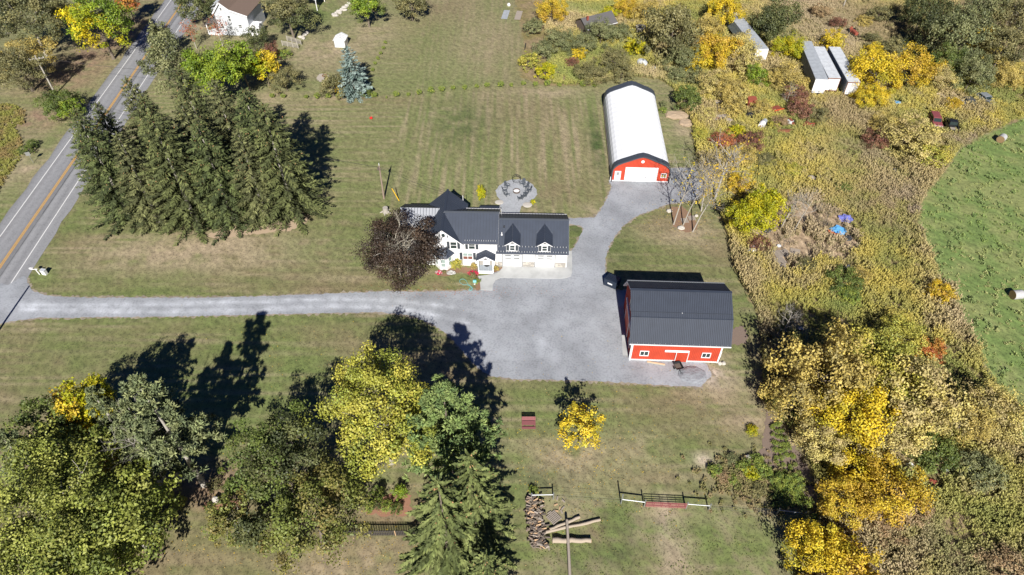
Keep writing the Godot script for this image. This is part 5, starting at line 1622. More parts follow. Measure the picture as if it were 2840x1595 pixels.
func build_fire_pit() -> void:
	var spots := [[-0.81, -95.39], [-1.19, -94.14], [-0.9, -92.98], [1.88, -96.03], [2.45, -95.16], [2.91, -94.3], [2.42, -93.37], [1.99, -92.52], [1.37, -91.92]]
	var labels := ["grey slatted chair left of the fire pit, farthest back on that side", "grey slatted chair left of the fire pit, middle of the three there", "grey slatted chair left of the fire pit, nearest the house", "grey slatted chair right beside the round log rack", "grey slatted chair second from the log rack on the right", "grey slatted chair at the far right of the fire pit ring", "grey slatted chair fourth from the log rack on the right", "grey slatted chair second from the end nearest the garage roof", "grey slatted chair at the near end of the right arc"]
	var c0: Node3D
	for k in spots.size():
		var p := Vector3(spots[k][0], 0.035, spots[k][1])
		var turn := atan2(0.79 - p.x, -94.15 - p.z)
		if k == 0:
			c0 = chair_shape()
			c0.position = p
			c0.rotation.y = turn
			c0.set_meta("label", labels[0])
		else:
			copy(c0, p, turn, labels[k])
	var t := thing("fire_pit", "round steel fire pit with white ash in the gravel patio", "fire pit", Vector3(0.79, 0.035, -94.1))
	var m := MB.new()
	for k in 24:
		var a := TAU * k / 24.0
		var b := TAU * (k + 1) / 24.0
		var p := Vector3(cos(a), 0, sin(a))
		var q := Vector3(cos(b), 0, sin(b))
		m.quad(p * 0.62, q * 0.62, q * 0.62 + Vector3(0, 0.32, 0), p * 0.62 + Vector3(0, 0.32, 0), p)
		m.quad(p * 0.56, q * 0.56, q * 0.56 + Vector3(0, 0.32, 0), p * 0.56 + Vector3(0, 0.32, 0), -p)
		m.quad(p * 0.56 + Vector3(0, 0.32, 0), q * 0.56 + Vector3(0, 0.32, 0), q * 0.62 + Vector3(0, 0.32, 0), p * 0.62 + Vector3(0, 0.32, 0), Vector3.UP)
	obj("ring", m, M.wood_dark, t)
	m = MB.new()
	m.lump(Vector3(0, 0.16, 0), Vector3(0.55, 0.1, 0.55), 5, 0.05, 20, 8)
	obj("ash", m, M.petal_white, t)
	t = thing("log_rack", "tall round black steel log rack at the patio's far edge", "log rack", Vector3(0.8, 0.035, -96.6))
	m = MB.new()
	for z in [-0.22, 0.22]:
		var ring := []
		var rr := []
		for k in 21:
			ring.append(Vector3(cos(TAU * k / 20.0) * 0.72, 0.95 + sin(TAU * k / 20.0) * 0.72, z))
			rr.append(0.035)
		m.tube(ring, rr, 5, false)
	for k in 5:
		var a := TAU * k / 5.0 + 0.3
		m.tube([Vector3(cos(a) * 0.72, 0.95 + sin(a) * 0.72, -0.22), Vector3(cos(a) * 0.72, 0.95 + sin(a) * 0.72, 0.22)], [0.03, 0.03], 5)
	obj("hoop_frame", m, M.black, t)
	for s in [-1.0, 1.0]:
		m = MB.new()
		m.tube([Vector3(s * 0.4, 0.36, 0), Vector3(s * 0.62, 0.0, 0.3)], [0.03, 0.03], 5)
		m.tube([Vector3(s * 0.4, 0.36, 0), Vector3(s * 0.62, 0.0, -0.3)], [0.03, 0.03], 5)
		obj("leg", m, M.black, t)
	for e in [[2.64, -90.51, 0.85, "pale round stone pad with an inset lid right of the patio neck"], [-2.16, -91.19, 0.75, "tan round stone pad beside the small curved porch roof"]]:
		m = MB.new()
		m.lump(Vector3(0, 0.02, 0), Vector3(e[2], 0.1, e[2] * 0.9), int(e[2] * 100), 0.08, 16, 6)
		tag(obj("stone_pad", m, M.stone_pale, self, Vector3(e[0], 0.0, e[1])), e[3], "stone pad")
	# fire ring of the neighbours
	t = thing("fire_ring", "small dark fire ring on the sand circle by the blue spruce", "fire ring", Vector3(-40.58, 0, -134.92))
	m = MB.new()
	var rg := []
	var r2 := []
	for k in 17:
		rg.append(Vector3(cos(TAU * k / 16.0) * 0.42, 0.14, sin(TAU * k / 16.0) * 0.42))
		r2.append(0.1)
	m.tube(rg, r2, 5, false)
	obj("ring", m, M.rust, t)
	m = MB.new()
	m.lump(Vector3(0, 0.06, 0), Vector3(0.36, 0.06, 0.36), 2, 0.1)
	obj("ash", m, M.stone_pale, t)

func post_tube(m: MB, a: Vector3, b: Vector3, r: float) -> void:
	m.tube([a, b], [r, r], 8)

func wire(label: String, a: Vector3, b: Vector3, sag: float, r := 0.025) -> void:
	var pts := []
	var rr := []
	for k in 13:
		var u := k / 12.0
		pts.append(a.lerp(b, u) - Vector3(0, sag * 4.0 * u * (1.0 - u), 0))
		rr.append(r)
	var m := MB.new()
	m.tube(pts, rr, 4, false)
	tag(obj("overhead_wire", m, M.wire), label, "wire")

func build_poles() -> void:
	var t := thing("utility_pole", "brown wooden service pole on the lawn behind the house", "utility pole", Vector3(-22.02, 0, -92.19))
	var m := MB.new()
	m.tube([Vector3(0, -0.2, 0), Vector3(0.12, 6.9, 0.0)], [0.17, 0.12], 10)
	obj("pole", m, M.pole_wood, t)
	m = MB.new()
	m.cbox(Vector3(-0.05, 6.35, 0.2), Vector3(0.3, 0.5, 0.3), 0.05)
	obj("junction_box", m, M.wood_dark, t)
	m = MB.new()
	m.tube([Vector3(0.12, 6.9, 0), Vector3(0.12, 7.35, 0)], [0.06, 0.05], 7)
	obj("insulator", m, M.trim, t)
	var top := t.position + Vector3(0.12, 6.5, 0)
	t = thing("guy_anchor", "yellow guy-wire guard anchored beside the service pole", "guy wire", Vector3(-19.34, 0, -91.59))
	m = MB.new()
	var d := (top - t.position)
	m.tube([Vector3.ZERO, d * 0.38], [0.075, 0.075], 7)
	obj("guard", m, M.yellow, t)
	m = MB.new()
	m.tube([d * 0.38, d * 0.99], [0.02, 0.02], 4)
	obj("guy_wire", m, M.wire, t)
	wire("thin dark service wire from the lawn pole to the house", top, Vector3(-8.0, 6.3, -84.6), 0.5)
	wire("second service wire below the first, reaching the house wing", top - Vector3(0, 0.25, 0), Vector3(-8.3, 6.0, -84.8), 0.8, 0.02)
	wire("long wire from the lawn pole westward past the spruces", top, Vector3(-86.0, 9.0, -112.0), 1.2)
	# roadside pole with its crossarm
	t = thing("utility_pole", "pale utility pole with a crossarm beyond the road", "utility pole", Vector3(-95.1, 0, -127.15))
	m = MB.new()
	m.tube([Vector3(0, -0.2, 0), Vector3(0, 8.6, 0)], [0.2, 0.13], 10)
	obj("pole", m, M.bark_pale, t)
	m = MB.new()
	m.box(Vector3(0, 7.9, 0), Vector3(2.7, 0.16, 0.14), Basis(Vector3.UP, 0.35))
	obj("crossarm", m, M.bark_pale, t)
	m = MB.new()
	m.box(Vector3(0, 6.9, 0), Vector3(1.1, 0.12, 0.12), Basis(Vector3.UP, 0.35))
	obj("crossarm", m, M.bark_pale, t)
	for x in [-1.2, -0.5, 0.5, 1.2]:
		m = MB.new()
		m.tube([Vector3(x, 7.98, -x * 0.36), Vector3(x, 8.2, -x * 0.36)], [0.05, 0.04], 6)
		obj("insulator", m, M.trim, t)
	wire("pale wire crossing the road from the crossarm pole", t.position + Vector3(1.0, 8.1, 0), Vector3(-56, 9.5, -118), 0.6, 0.03)
	# old pole lying over the logs
	t = thing("wooden_pole", "weathered grey pole lying across the logs towards the bottom edge", "pole", Vector3(6.07, 0, -33.9))
	m = MB.new()
	var pv := Vector3(6.06, 0, -26.56) - t.position
	m.tube([Vector3(0, 0.85, 0), pv * 0.5 + Vector3(0.02, 0.55, 0), pv + Vector3(0, 0.2, 0)], [0.14, 0.16, 0.18], 10)
	obj("pole", m, M.wood_grey, t)
	m = MB.new()
	m.tube([Vector3(0, 0.85, 0), Vector3(-0.005, 0.85, -0.14)], [0.145, 0.14], 8)
	obj("cap", m, M.black, t)
	# pole outside the frame at the left whose shadow crosses the driveway mouth
	t = thing("utility_pole", "dark pole whose shadow falls across the driveway mouth", "utility pole", Vector3(-72.3, 0, -59.2))
	m = MB.new()
	m.tube([Vector3(0, -0.2, 0), Vector3(0, 9.0, 0)], [0.19, 0.13], 10)
	obj("pole", m, M.pole_wood, t)
	# tree stump on the lawn
	t = thing("tree_stump", "pale tree stump with spreading roots west of the house", "stump", Vector3(-21.23, 0, -88.57))
	m = MB.new()
	m.tube([Vector3(0, -0.1, 0), Vector3(0, 0.5, 0), Vector3(0, 0.95, 0)], [0.62, 0.48, 0.44], 12)
	obj("stump_wood", m, M.bark_pale, t)
	for k in 5:
		var a := TAU * k / 5.0 + 0.4
		m = MB.new()
		m.tube([Vector3(cos(a) * 0.4, 0.25, sin(a) * 0.4), Vector3(cos(a) * 0.75, 0.08, sin(a) * 0.75), Vector3(cos(a) * 1.0, 0.0, sin(a) * 1.0)], [0.16, 0.12, 0.05], 6)
		obj("root", m, M.bark_pale, t)

func build_roadside() -> void:
	var t := thing("mailbox", "white mailbox on a leaning white post by the driveway mouth", "mailbox", Vector3(-72.1, 0, -73.57))
	var m := MB.new()
	m.tube([Vector3(0, -0.1, 0), Vector3(-0.12, 1.15, 0)], [0.09, 0.09], 6)
	obj("post", m, M.trim, t)
	m = MB.new()
	m.tube([Vector3(0.2, 1.1, 0.0), Vector3(-0.75, 1.1, 0.06)], [0.06, 0.06], 5)
	obj("arm", m, M.trim, t)
	m = MB.new()
	m.prism(PackedVector2Array([Vector2(-0.11, 0), Vector2(0.11, 0), Vector2(0.11, 0.12), Vector2(0.07, 0.21), Vector2(-0.07, 0.21), Vector2(-0.11, 0.12)]), Transform3D(Basis(Vector3.BACK, Vector3.UP, Vector3.RIGHT), Vector3(-0.95, 1.17, 0)), 0.55)
	obj("box", m, M.trim, t)
	boxobj("flag", Vector3(-0.5, 1.36, 0.13), Vector3(0.05, 0.16, 0.02), M.red, t)
	t = thing("utility_box", "white utility box on the grass right of the mailbox", "utility box", Vector3(-71.31, 0, -73.65), -0.25)
	m = MB.new()
	m.cbox(Vector3(0, 0.42, 0), Vector3(0.75, 0.84, 0.5), 0.04)
	obj("cabinet", m, M.trim, t)
	boxobj("lid", Vector3(0, 0.86, 0), Vector3(0.8, 0.05, 0.56), M.trailer_pale, t)
	t = thing("road_sign", "back of a grey road sign on a post beyond the road", "road sign", Vector3(-87.53, 0, -102.7))
	m = MB.new()
	m.tube([Vector3(0, -0.1, 0), Vector3(-0.05, 2.1, 0)], [0.04, 0.04], 6)
	obj("post", m, M.steel, t)
	boxobj("panel", Vector3(-0.05, 2.0, 0.05), Vector3(0.75, 0.75, 0.03), M.steel, t, Basis(Vector3.UP, 0.4))
	# road reflectors and bucket
	t = thing("bucket", "bright red bucket lying alone on the back lawn", "bucket", Vector3(-27.98, 0, -117.66), 0.6)
	m = MB.new()
	m.tube([Vector3(-0.22, 0.22, 0), Vector3(0.22, 0.24, 0)], [0.2, 0.26], 12)
	obj("pail", m, M.red, t)
	m = MB.new()
	m.tube([Vector3(0.22, 0.24, -0.25), Vector3(0.35, 0.1, 0), Vector3(0.22, 0.24, 0.25)], [0.015, 0.015, 0.015], 4)
	obj("handle", m, M.steel, t)
	# dumpster
	t = thing("dumpster", "dark blue dumpster with ribbed lid and a white label behind the barn", "dumpster", Vector3(15.02, 0, -71.4), deg_to_rad(-32))
	m = MB.new()
	m.prism(slab_of([-0.85, 0.15, 0.85, 0.15, 0.85, 1.15, -0.85, 1.5]), Transform3D(Basis(Vector3.FORWARD, Vector3.UP, Vector3.RIGHT), Vector3(-1.0, 0, 0)), 2.0)
	obj("body", m, M.dumpster, t)
	m = MB.new()
	m.quad(Vector3(-1.03, 1.18, -0.9), Vector3(1.03, 1.18, -0.9), Vector3(1.03, 1.56, 0.9), Vector3(-1.03, 1.56, 0.9), Vector3.UP)
	for k in 7:
		m.box(Vector3(-0.9 + k * 0.3, 1.4, 0), Vector3(0.09, 0.05, 1.75), Basis(Vector3.RIGHT, -0.21))
	obj("lid", m, M.dumpster, t)
	boxobj("label_plate", Vector3(0, 0.85, 0.87), Vector3(0.75, 0.26, 0.02), M.trim, t)
	for s in [-1.0, 1.0]:
		boxobj("lift_pocket", Vector3(s * 1.08, 0.9, 0), Vector3(0.14, 0.2, 1.2), M.dumpster, t)
	# dump cart by the barn
	t = thing("dump_cart", "black tipping cart with a rusty tray beside the barn's sliding door", "cart", Vector3(22.21, 0, -55.56), deg_to_rad(14))
	t.scale = Vector3.ONE * 0.72
	m = MB.new()
	var q0 := [Vector3(-0.55, 0.45, -0.75), Vector3(0.55, 0.45, -0.75), Vector3(0.55, 0.45, 0.6), Vector3(-0.55, 0.45, 0.6)]
	var q1 := [Vector3(-0.72, 0.95, -0.9), Vector3(0.72, 0.95, -0.9), Vector3(0.72, 0.95, 0.85), Vector3(-0.72, 0.95, 0.85)]
	for k in 4:
		var l := (k + 1) % 4
		m.quad(q0[k], q0[l], q1[l], q1[k], q0[k] + q0[l] - Vector3(0, 0.9, 0))
	obj("tray", m, M.black, t)
	m = MB.new()
	m.quad(q0[0] + Vector3(0, 0.05, 0), q0[1] + Vector3(0, 0.05, 0), q0[2] + Vector3(0, 0.05, 0), q0[3] + Vector3(0, 0.05, 0), Vector3.UP)
	obj("tray_floor", m, M.wood_dark, t)
	for s in [-1.0, 1.0]:
		m = MB.new()
		m.tube([Vector3(s * 0.66, 0.28, -0.1), Vector3(s * 0.84, 0.28, -0.1)], [0.28, 0.28], 12)
		obj("wheel", m, M.tyre, t)
	m = MB.new()
	m.tube([Vector3(0, 0.4, 0.5), Vector3(0.05, 0.35, 1.5)], [0.05, 0.05], 6)
	m.box(Vector3(0.05, 0.38, 1.45), Vector3(0.5, 0.06, 0.06))
	obj("drawbar", m, M.black, t)
	# picnic bench table
	t = thing("picnic_bench", "dull red bench with backrest on the lawn below the yard", "bench", Vector3(2.07, 0, -46.76))
	for k in 4:
		boxobj("back_slat", Vector3(0, 0.62 + 0.13 * k, -0.3 - 0.05 * k), Vector3(1.72, 0.12, 0.03), M.bench_red, t, Basis(Vector3.RIGHT, -0.4))
	for k in 5:
		boxobj("seat_slat", Vector3(0, 0.48, 0.3 - 0.12 * k), Vector3(1.72, 0.03, 0.11), M.bench_red, t)
	boxobj("foot_board", Vector3(0, 0.14, 0.55), Vector3(1.72, 0.05, 0.32), M.bench_red, t)
	for s in [-1.0, 1.0]:
		boxobj("leg", Vector3(s * 0.75, 0.24, 0.25), Vector3(0.08, 0.48, 0.08), M.bench_red, t)
		boxobj("leg", Vector3(s * 0.75, 0.5, -0.38), Vector3(0.08, 1.0, 0.08), M.bench_red, t)
	# hose on the lawn and the reel stand
	var pts := []
	var rr := []
	var hp := slab_of([-6.51, -70.19, -6.07, -70.11, -5.87, -70.49, -6.22, -71.02, -6.67, -71.48, -6.86, -72.01, -7.27, -72.48, -7.81, -72.4, -7.89, -71.86, -7.37, -71.32, -6.66, -71.25, -6.1, -70.79, -5.97, -70.34, -6.29, -70.19, -6.36, -70.57, -5.99, -70.64])
	var cur := Curve3D.new()
	for k in hp.size():
		var tn := (hp[mini(k + 1, hp.size() - 1)] - hp[maxi(k - 1, 0)]) * 0.17
		cur.add_point(Vector3(hp[k].x, 0.05, hp[k].y), Vector3(-tn.x, 0, -tn.y), Vector3(tn.x, 0, tn.y))
	for k in 80:
		pts.append(cur.sample_baked(cur.get_baked_length() * k / 79.0))
		rr.append(0.035)
	m = MB.new()
	m.tube(pts, rr, 5, false)
	tag(obj("garden_hose", m, M.hose), "turquoise garden hose coiled on the front grass", "hose")
	t = thing("hose_reel", "turquoise and white hose reel stand beside the walk", "hose reel", Vector3(-5.59, 0, -71.48))
	m = MB.new()
	m.cbox(Vector3(0, 0.4, 0), Vector3(0.3, 0.8, 0.3), 0.05)
	obj("stand", m, M.trim, t)
	m = MB.new()
	m.tube([Vector3(-0.25, 0.6, 0), Vector3(0.25, 0.6, 0)], [0.26, 0.26], 12)
	obj("reel", m, M.hose, t)

func fence_frame(label: String, a: Vector3, b: Vector3, h0: float, h1: float) -> void:
	var t := thing("fence_brace", label, "fence", a, 0.0, "galvanised end braces of the wire fence")
	var e := b - a
	for q in [[Vector3.ZERO, h0], [e, h1]]:
		var m := MB.new()
		post_tube(m, q[0] + Vector3(0, -0.1, 0), q[0] + Vector3(0, q[1], 0), 0.075)
		obj("post", m, M.steel, t)
	var m := MB.new()
	post_tube(m, Vector3(0, 1.1, 0), e + Vector3(0, 1.1, 0), 0.065)
	obj("rail", m, M.steel, t)

func build_pasture() -> void:
	fence_frame("galvanised fence brace above the woodpile at the shaded edge", Vector3(2.23, 0, -36.73), Vector3(4.7, 0, -36.78), 1.5, 1.45)
	fence_frame("galvanised fence brace left of the red gate", Vector3(12.39, 0, -36.21), Vector3(14.97, 0, -35.86), 2.2, 1.6)
	fence_frame("galvanised fence brace right of the red gate", Vector3(19.68, 0, -35.64), Vector3(22.2, 0, -35.43), 1.5, 1.5)
	fence_frame("galvanised corner brace among the green garden weeds", Vector3(29.72, 0, -34.91), Vector3(32.53, 0, -34.53), 1.5, 1.5)
	var t := thing("pasture_gate", "red tube gate across the dirt track in the fence", "gate", Vector3(15.13, 0, -35.82))
	var e := Vector3(19.59, 0, -35.6) - t.position
	var fr := MB.new()
	for y in [0.2, 1.25]:
		fr.tube([Vector3(0, y, 0), e + Vector3(0, y, 0)], [0.035, 0.035], 6)
	for u in [0.0, 1.0]:
		fr.tube([e * u + Vector3(0, 0.2, 0), e * u + Vector3(0, 1.25, 0)], [0.035, 0.035], 6)
	obj("frame", fr, M.gate_red, t)
	for y in [0.42, 0.62, 0.82, 1.02]:
		var m := MB.new()
		m.tube([Vector3(0, y, 0), e + Vector3(0, y, 0)], [0.032, 0.032], 6)
		obj("rail", m, M.gate_red, t)
	for u in [0.2, 0.4, 0.6, 0.8]:
		var m := MB.new()
		m.tube([e * u + Vector3(0, 0.2, 0.03), e * u + Vector3(0, 1.25, 0.03)], [0.025, 0.025], 5)
		obj("stay", m, M.gate_red, t)
	var wl := [[Vector3(4.7, 0, -36.78), Vector3(12.39, 0, -36.21), "wire fence strands between woodpile brace and gate brace"], [Vector3(22.2, 0, -35.43), Vector3(29.72, 0, -34.91), "wire fence strands right of the gate towards the garden"]]
	for w in wl:
		var f := thing("wire_fence", w[2], "fence", w[0])
		for k in 3:
			var m := MB.new()
			m.tube([Vector3(0, 0.4 + k * 0.4, 0), w[1] - w[0] + Vector3(0, 0.4 + k * 0.4, 0)], [0.009, 0.009], 4)
			obj("strand", m, M.chain, f)
	# log pile: three long logs, a pallet and stacked firewood
	for l in [[Vector3(4.19, 0, -33.11), Vector3(7.56, 0, -34.53), 0.2, "rough log at the back of the three, nearest the pallet"], [Vector3(3.5, 0, -32.74), Vector3(9.83, 0, -34.23), 0.19, "longest pale log running behind the grey pole"], [Vector3(4.45, 0, -31.84), Vector3(8.62, 0, -31.8), 0.31, "thick pale log lying crosswise nearest the camera"]]:
		var lg := thing("felled_log", l[3], "log", l[0], 0.0, "felled logs by the woodpile")
		var v: Vector3 = l[1] - l[0]
		var m := MB.new()
		var r0: float = l[2]
		var lr := RandomNumberGenerator.new()
		lr.seed = int(r0 * 1000.0) + 3
		var lp := []
		var lq := []
		for k in 9:
			lp.append(v * (k / 8.0) + Vector3(0, r0, 0) + (rdir(lr) * r0 * 0.22 if k > 0 and k < 8 else Vector3.ZERO))
			lq.append(r0 * (1.0 - 0.018 * k) * lr.randf_range(0.86, 1.12) if k > 0 and k < 8 else r0 * (1.0 if k == 0 else 0.85))
		m.tube(lp, lq, 9, false)
		obj("bark", m, M.log_bark, lg)
		for q in [[Vector3(0, r0, 0), -1.0, r0], [v + Vector3(0, r0, 0), 1.0, r0 * 0.85]]:
			m = MB.new()
			m.tube([q[0], q[0] + v.normalized() * 0.03 * q[1]], [q[2] * 0.98, q[2] * 0.96], 11)
			obj("cut_end", m, M.wood_cut, lg)
	pallet("grey pallet of slats lying between woodpile and logs", Vector3(4.69, 0, -34.53), 0.7, 1.25)
	var wp := thing("woodpile", "long heap of split firewood along the shaded fence", "woodpile", Vector3(2.7, 0, -34.4))
	var r := RandomNumberGenerator.new()
	r.seed = 8
	var a0 := Vector3(2.81, 0, -37.18).x
	for k in 260:
		var u := r.randf()
		var c := Vector3(-0.35, 0, -2.6).lerp(Vector3(0.3, 0, 3.4), u)
		var m := MB.new()
		var lay := r.randf()
		m.box(c + Vector3(r.randf_range(-0.85, 0.85) + r.randfn(0, 0.15), 0.08 + 0.6 * lay * (1.0 - 0.6 * absf(r.randf_range(-1, 1))), r.randf_range(-0.3, 0.3)), Vector3(r.randf_range(0.35, 0.6), r.randf_range(0.1, 0.18), r.randf_range(0.1, 0.2)), Basis(Vector3.UP, r.randf_range(-0.7, 0.7)) * Basis(Vector3.RIGHT, r.randf() * TAU) * Basis(Vector3.BACK, r.randf_range(-0.4, 0.4)))
		obj("split_log", m, [M.wood_cut, M.wood_grey, M.bark, M.bark, M.wood_dark, M.wood_dark, M.pole_wood][r.randi() % 7], wp)
	for k in 14:
		var m := MB.new()
		m.box(Vector3(0, 0.08, 0), Vector3(r.randf_range(0.3, 0.55), 0.12, 0.14), Basis(Vector3.UP, r.randf() * TAU))
		var p := Vector3(3.9, 0, -36.12) + Vector3(r.randf_range(-0.5, 2.0), 0, r.randf_range(-0.8, 1.8))
		if k > 7:
			p = Vector3(3.94, 0, -31.72) + Vector3(r.randf_range(-0.8, 0.8), 0, r.randf_range(-0.6, 0.8))
		tag(obj("firewood_piece", m, M.wood_cut if k % 3 == 0 else M.wood_grey, self, p), "loose split firewood piece strewn on the grass beside the woodpile", "firewood", "loose firewood by the woodpile")
	# picket fence under the trees
	var pf := thing("picket_fence", "dark weathered picket fence between maple and spruce", "fence", Vector3(-19.03, 0, -32.51))
	var pe := Vector3(-9.71, 0, -32.49) - pf.position
	for y in [0.35, 0.95]:
		boxobj("rail", pe * 0.5 + Vector3(0, y, -0.04), Vector3(pe.length(), 0.09, 0.05), M.picket, pf)
	var np := 50
	for k in np:
		var m := MB.new()
		m.prism(slab_of([-0.055, 0.05, 0.055, 0.05, 0.055, 1.18, 0.0, 1.3, -0.055, 1.18]), Transform3D(Basis.IDENTITY, pe * ((k + 0.5) / np)), 0.03)
		obj("picket", m, M.picket if k != 33 else M.wood_cut, pf)
	# boulder
	var bo := MB.new()
	bo.lump(Vector3(0, 0.3, 0), Vector3(0.42, 0.48, 0.4), 3, 0.12, 12, 8)
	tag(obj("boulder", bo, M.stone_pale, self, Vector3(-33.76, 0, -36.56)), "rounded pale boulder in the red mulch bed", "boulder")

func pallet(label: String, at: Vector3, turn: float, size := 1.2, group := "", cat := "pallet") -> void:
	var t := thing("pallet", label, cat, at, turn, group)
	for k in 7:
		boxobj("slat", Vector3(0, 0.13, -size * 0.45 + size * 0.15 * k), Vector3(size, 0.025, size * 0.1), M.wood_grey, t)
	for s in [-1.0, 0.0, 1.0]:
		boxobj("runner", Vector3(s * size * 0.44, 0.06, 0), Vector3(0.06, 0.1, size), M.wood_grey, t)

func lumpthing(called: String, label: String, cat: String, at: Vector3, s: Vector3, mt: Material, sd: int, rough := 0.3, group := "") -> void:
	var m := MB.new()
	m.lump(Vector3(0, s.y * 0.7, 0), s, sd, rough, 16, 10)
	tag(obj(called, m, mt, self, at), label, cat, group)

func build_junk() -> void:
	# hay bales in the green field
	for b in [[Vector3(92.88, 0, -109.76), 0.75, "wrapped round hay bale at the upper edge of the green field"], [Vector3(74.14, 0, -68.63), 0.1, "wrapped round hay bale with brown end at the right edge"]]:
		var t := thing("hay_bale", b[2], "hay bale", b[0], b[1], "round hay bales in the green field")
		var m := MB.new()
		m.tube([Vector3(-0.68, 0.68, 0), Vector3(0.68, 0.68, 0)], [0.7, 0.7], 22, false)
		obj("net_wrap", m, M.bale, t)
		for s in [-1.0, 1.0]:
			m = MB.new()
			m.tube([Vector3(s * 0.66, 0.68, 0), Vector3(s * 0.69, 0.68, 0)], [0.69, 0.66], 22)
			obj("hay_end", m, M.hay, t)
	# wood rail fence by the white house
	for f in [[Vector3(-53.01, 0, -149.11), Vector3(-49.03, 0, -147.67), "grey plank fence facing the lawn below the big dark tree"], [Vector3(-52.52, 0, -151.66), Vector3(-48.76, 0, -149.47), "grey plank fence behind the first one, by the stones"]]:
		var t := thing("plank_fence", f[2], "fence", f[0])
		var e: Vector3 = f[1] - f[0]
		for k in 4:
			boxobj("post", e * (k / 3.0) + Vector3(0, 0.65, 0), Vector3(0.13, 1.3, 0.13), M.bark_pale, t)
		for y in [0.35, 0.65, 0.95, 1.22]:
			boxobj("rail", e * 0.5 + Vector3(0, y, 0.08), Vector3(e.length() + 0.2, 0.13, 0.04), M.bark_pale, t, Basis(Vector3.UP, -atan2(e.z, e.x)))
	var r := RandomNumberGenerator.new()
	r.seed = 31
	var sp := slab_of([-44.32, -165.58, -43.84, -166.42, -43.31, -167.47, -42.78, -168.53, -42.37, -169.82, -41.92, -170.9, -41.59, -172.21, -42.07, -168.11, -42.85, -166.42, -43.75, -164.96, -49.56, -153.15, -49.08, -154.47, -48.69, -155.42, -48.93, -152.59])
	for k in sp.size():
		lumpthing("pale_stone", "%s rock of the lower stone group beside the plank fence" % ["first", "second", "third", "fourth", "fifth"][k - 9] if k > 8 else "%s rock of the stone row running down the green strip at top" % ["first", "second", "third", "fourth", "fifth", "sixth", "seventh", "eighth", "lone ninth"][k], "stone", Vector3(sp[k].x, 0, sp[k].y), Vector3(r.randf_range(0.4, 0.8), 0.3, r.randf_range(0.35, 0.6)), M.stone_pale, k, 0.2, "rocks of the stone row near the white house")
	# grey garden covers at the top lawn
	for k in 2:
		var t := thing("row_cover", "flat grey weathered garden frame on the top lawn, %s one" % ["left", "right"][k], "garden frame", [Vector3(-1.61, 0, -165.58), Vector3(1.61, 0, -165.17)][k], -0.14)
		for j in 6:
			boxobj("slat", Vector3(0, 0.15, -2.2 + j * 0.85), Vector3(1.5, 0.06, 0.75), M.trailer_roof if k == 0 else M.wood_grey, t)
	lumpthing("white_sack", "small white sack at the head of the grey garden frames", "sack", Vector3(-0.82, 0, -171.12), Vector3(0.4, 0.4, 0.4), M.trim, 4)
	boxobj("dark_plank", Vector3.ZERO, Vector3(0.2, 0.25, 2.6), M.black, self, Basis(Vector3.UP, -0.1)).position = Vector3(3.07, 0, -148.03) + Vector3(0, 0.5, 0)
	tag(get_node("dark_plank"), "dark board standing on edge where lawn meets thicket", "board")
	# tanks in the thicket
	var m := MB.new()
	var t := thing("open_tank", "round open white tank in the thicket below the yellow trees", "tank", Vector3(30.51, 0, -155.99))
	for k in 20:
		var a := TAU * k / 20.0
		var b := TAU * (k + 1) / 20.0
		var p := Vector3(cos(a), 0, sin(a))
		var q := Vector3(cos(b), 0, sin(b))
		for rr in [1.2, 1.12]:
			m.quad(p * rr, q * rr, q * rr + Vector3(0, 1.5, 0), p * rr + Vector3(0, 1.5, 0), p * (1.0 if rr > 1.15 else -1.0))
		m.quad(p * 1.12 + Vector3(0, 1.5, 0), q * 1.12 + Vector3(0, 1.5, 0), q * 1.2 + Vector3(0, 1.5, 0), p * 1.2 + Vector3(0, 1.5, 0), Vector3.UP)
	obj("tank_wall", m, M.stone_pale, t)
	t = thing("tank", "pale oval tank lying in the thicket above the hoop building", "tank", Vector3(28.72, 0, -139.61), 0.3)
	m = MB.new()
	m.lump(Vector3(0, 0.7, 0), Vector3(1.1, 0.75, 1.5), 6, 0.03, 16, 10)
	obj("shell", m, M.trailer_pale, t)
	m = MB.new()
	m.tube([Vector3(0, 1.4, 0.3), Vector3(0, 1.6, 0.3)], [0.25, 0.22], 8)
	obj("hatch", m, M.steel, t)
	t = thing("tank", "white ended cylinder tank lying in the weeds by the slabs", "tank", Vector3(48.77, 0, -114.78), -0.6)
	m = MB.new()
	m.tube([Vector3(0, 0.6, -1.6), Vector3(0, 0.6, -0.2)], [0.5, 0.55], 14)
	obj("shell", m, M.trailer_roof, t)
	m = MB.new()
	m.tube([Vector3(0, 0.65, -0.2), Vector3(0, 0.65, 0.7), Vector3(0, 0.65, 0.85)], [0.65, 0.65, 0.5], 14)
	obj("white_end", m, M.trim, t)
	m = MB.new()
	m.tube([Vector3(0, 0.65, 0.85), Vector3(0, 0.65, 1.0)], [0.16, 0.14], 8)
	obj("valve", m, M.rust, t)
	# slabs, bins and scrap
	for s in [[Vector3(40.56, 0, -116.6), 0.12, "grey slab with a red stain, left one of two"], [Vector3(42.33, 0, -116.87), 0.1, "plain grey slab beside the red-stained one"]]:
		m = MB.new()
		m.cbox(Vector3(0, 0.5, 0), Vector3(1.75, 0.9, 2.3), 0.06)
		var o := thing("concrete_block", s[2], "slab", s[0], s[1])
		obj("slab", m, M.wood_grey, o)
		if s[1] > 0.11:
			for q in [[-0.15, 0.1, 0.35, 0.18], [0.55, 0.7, 0.22, 0.3]]:
				m = MB.new()
				m.lump(Vector3(q[0], 0.96, q[1]), Vector3(q[2], 0.025, q[3]), 4, 0.3)
				obj("stain", m, M.rust_red, o)
	t = thing("rusty_bin", "rusty red ribbed crib standing among the yellow bushes", "bin", Vector3(48.31, 0, -122.01), -0.08)
	m = MB.new()
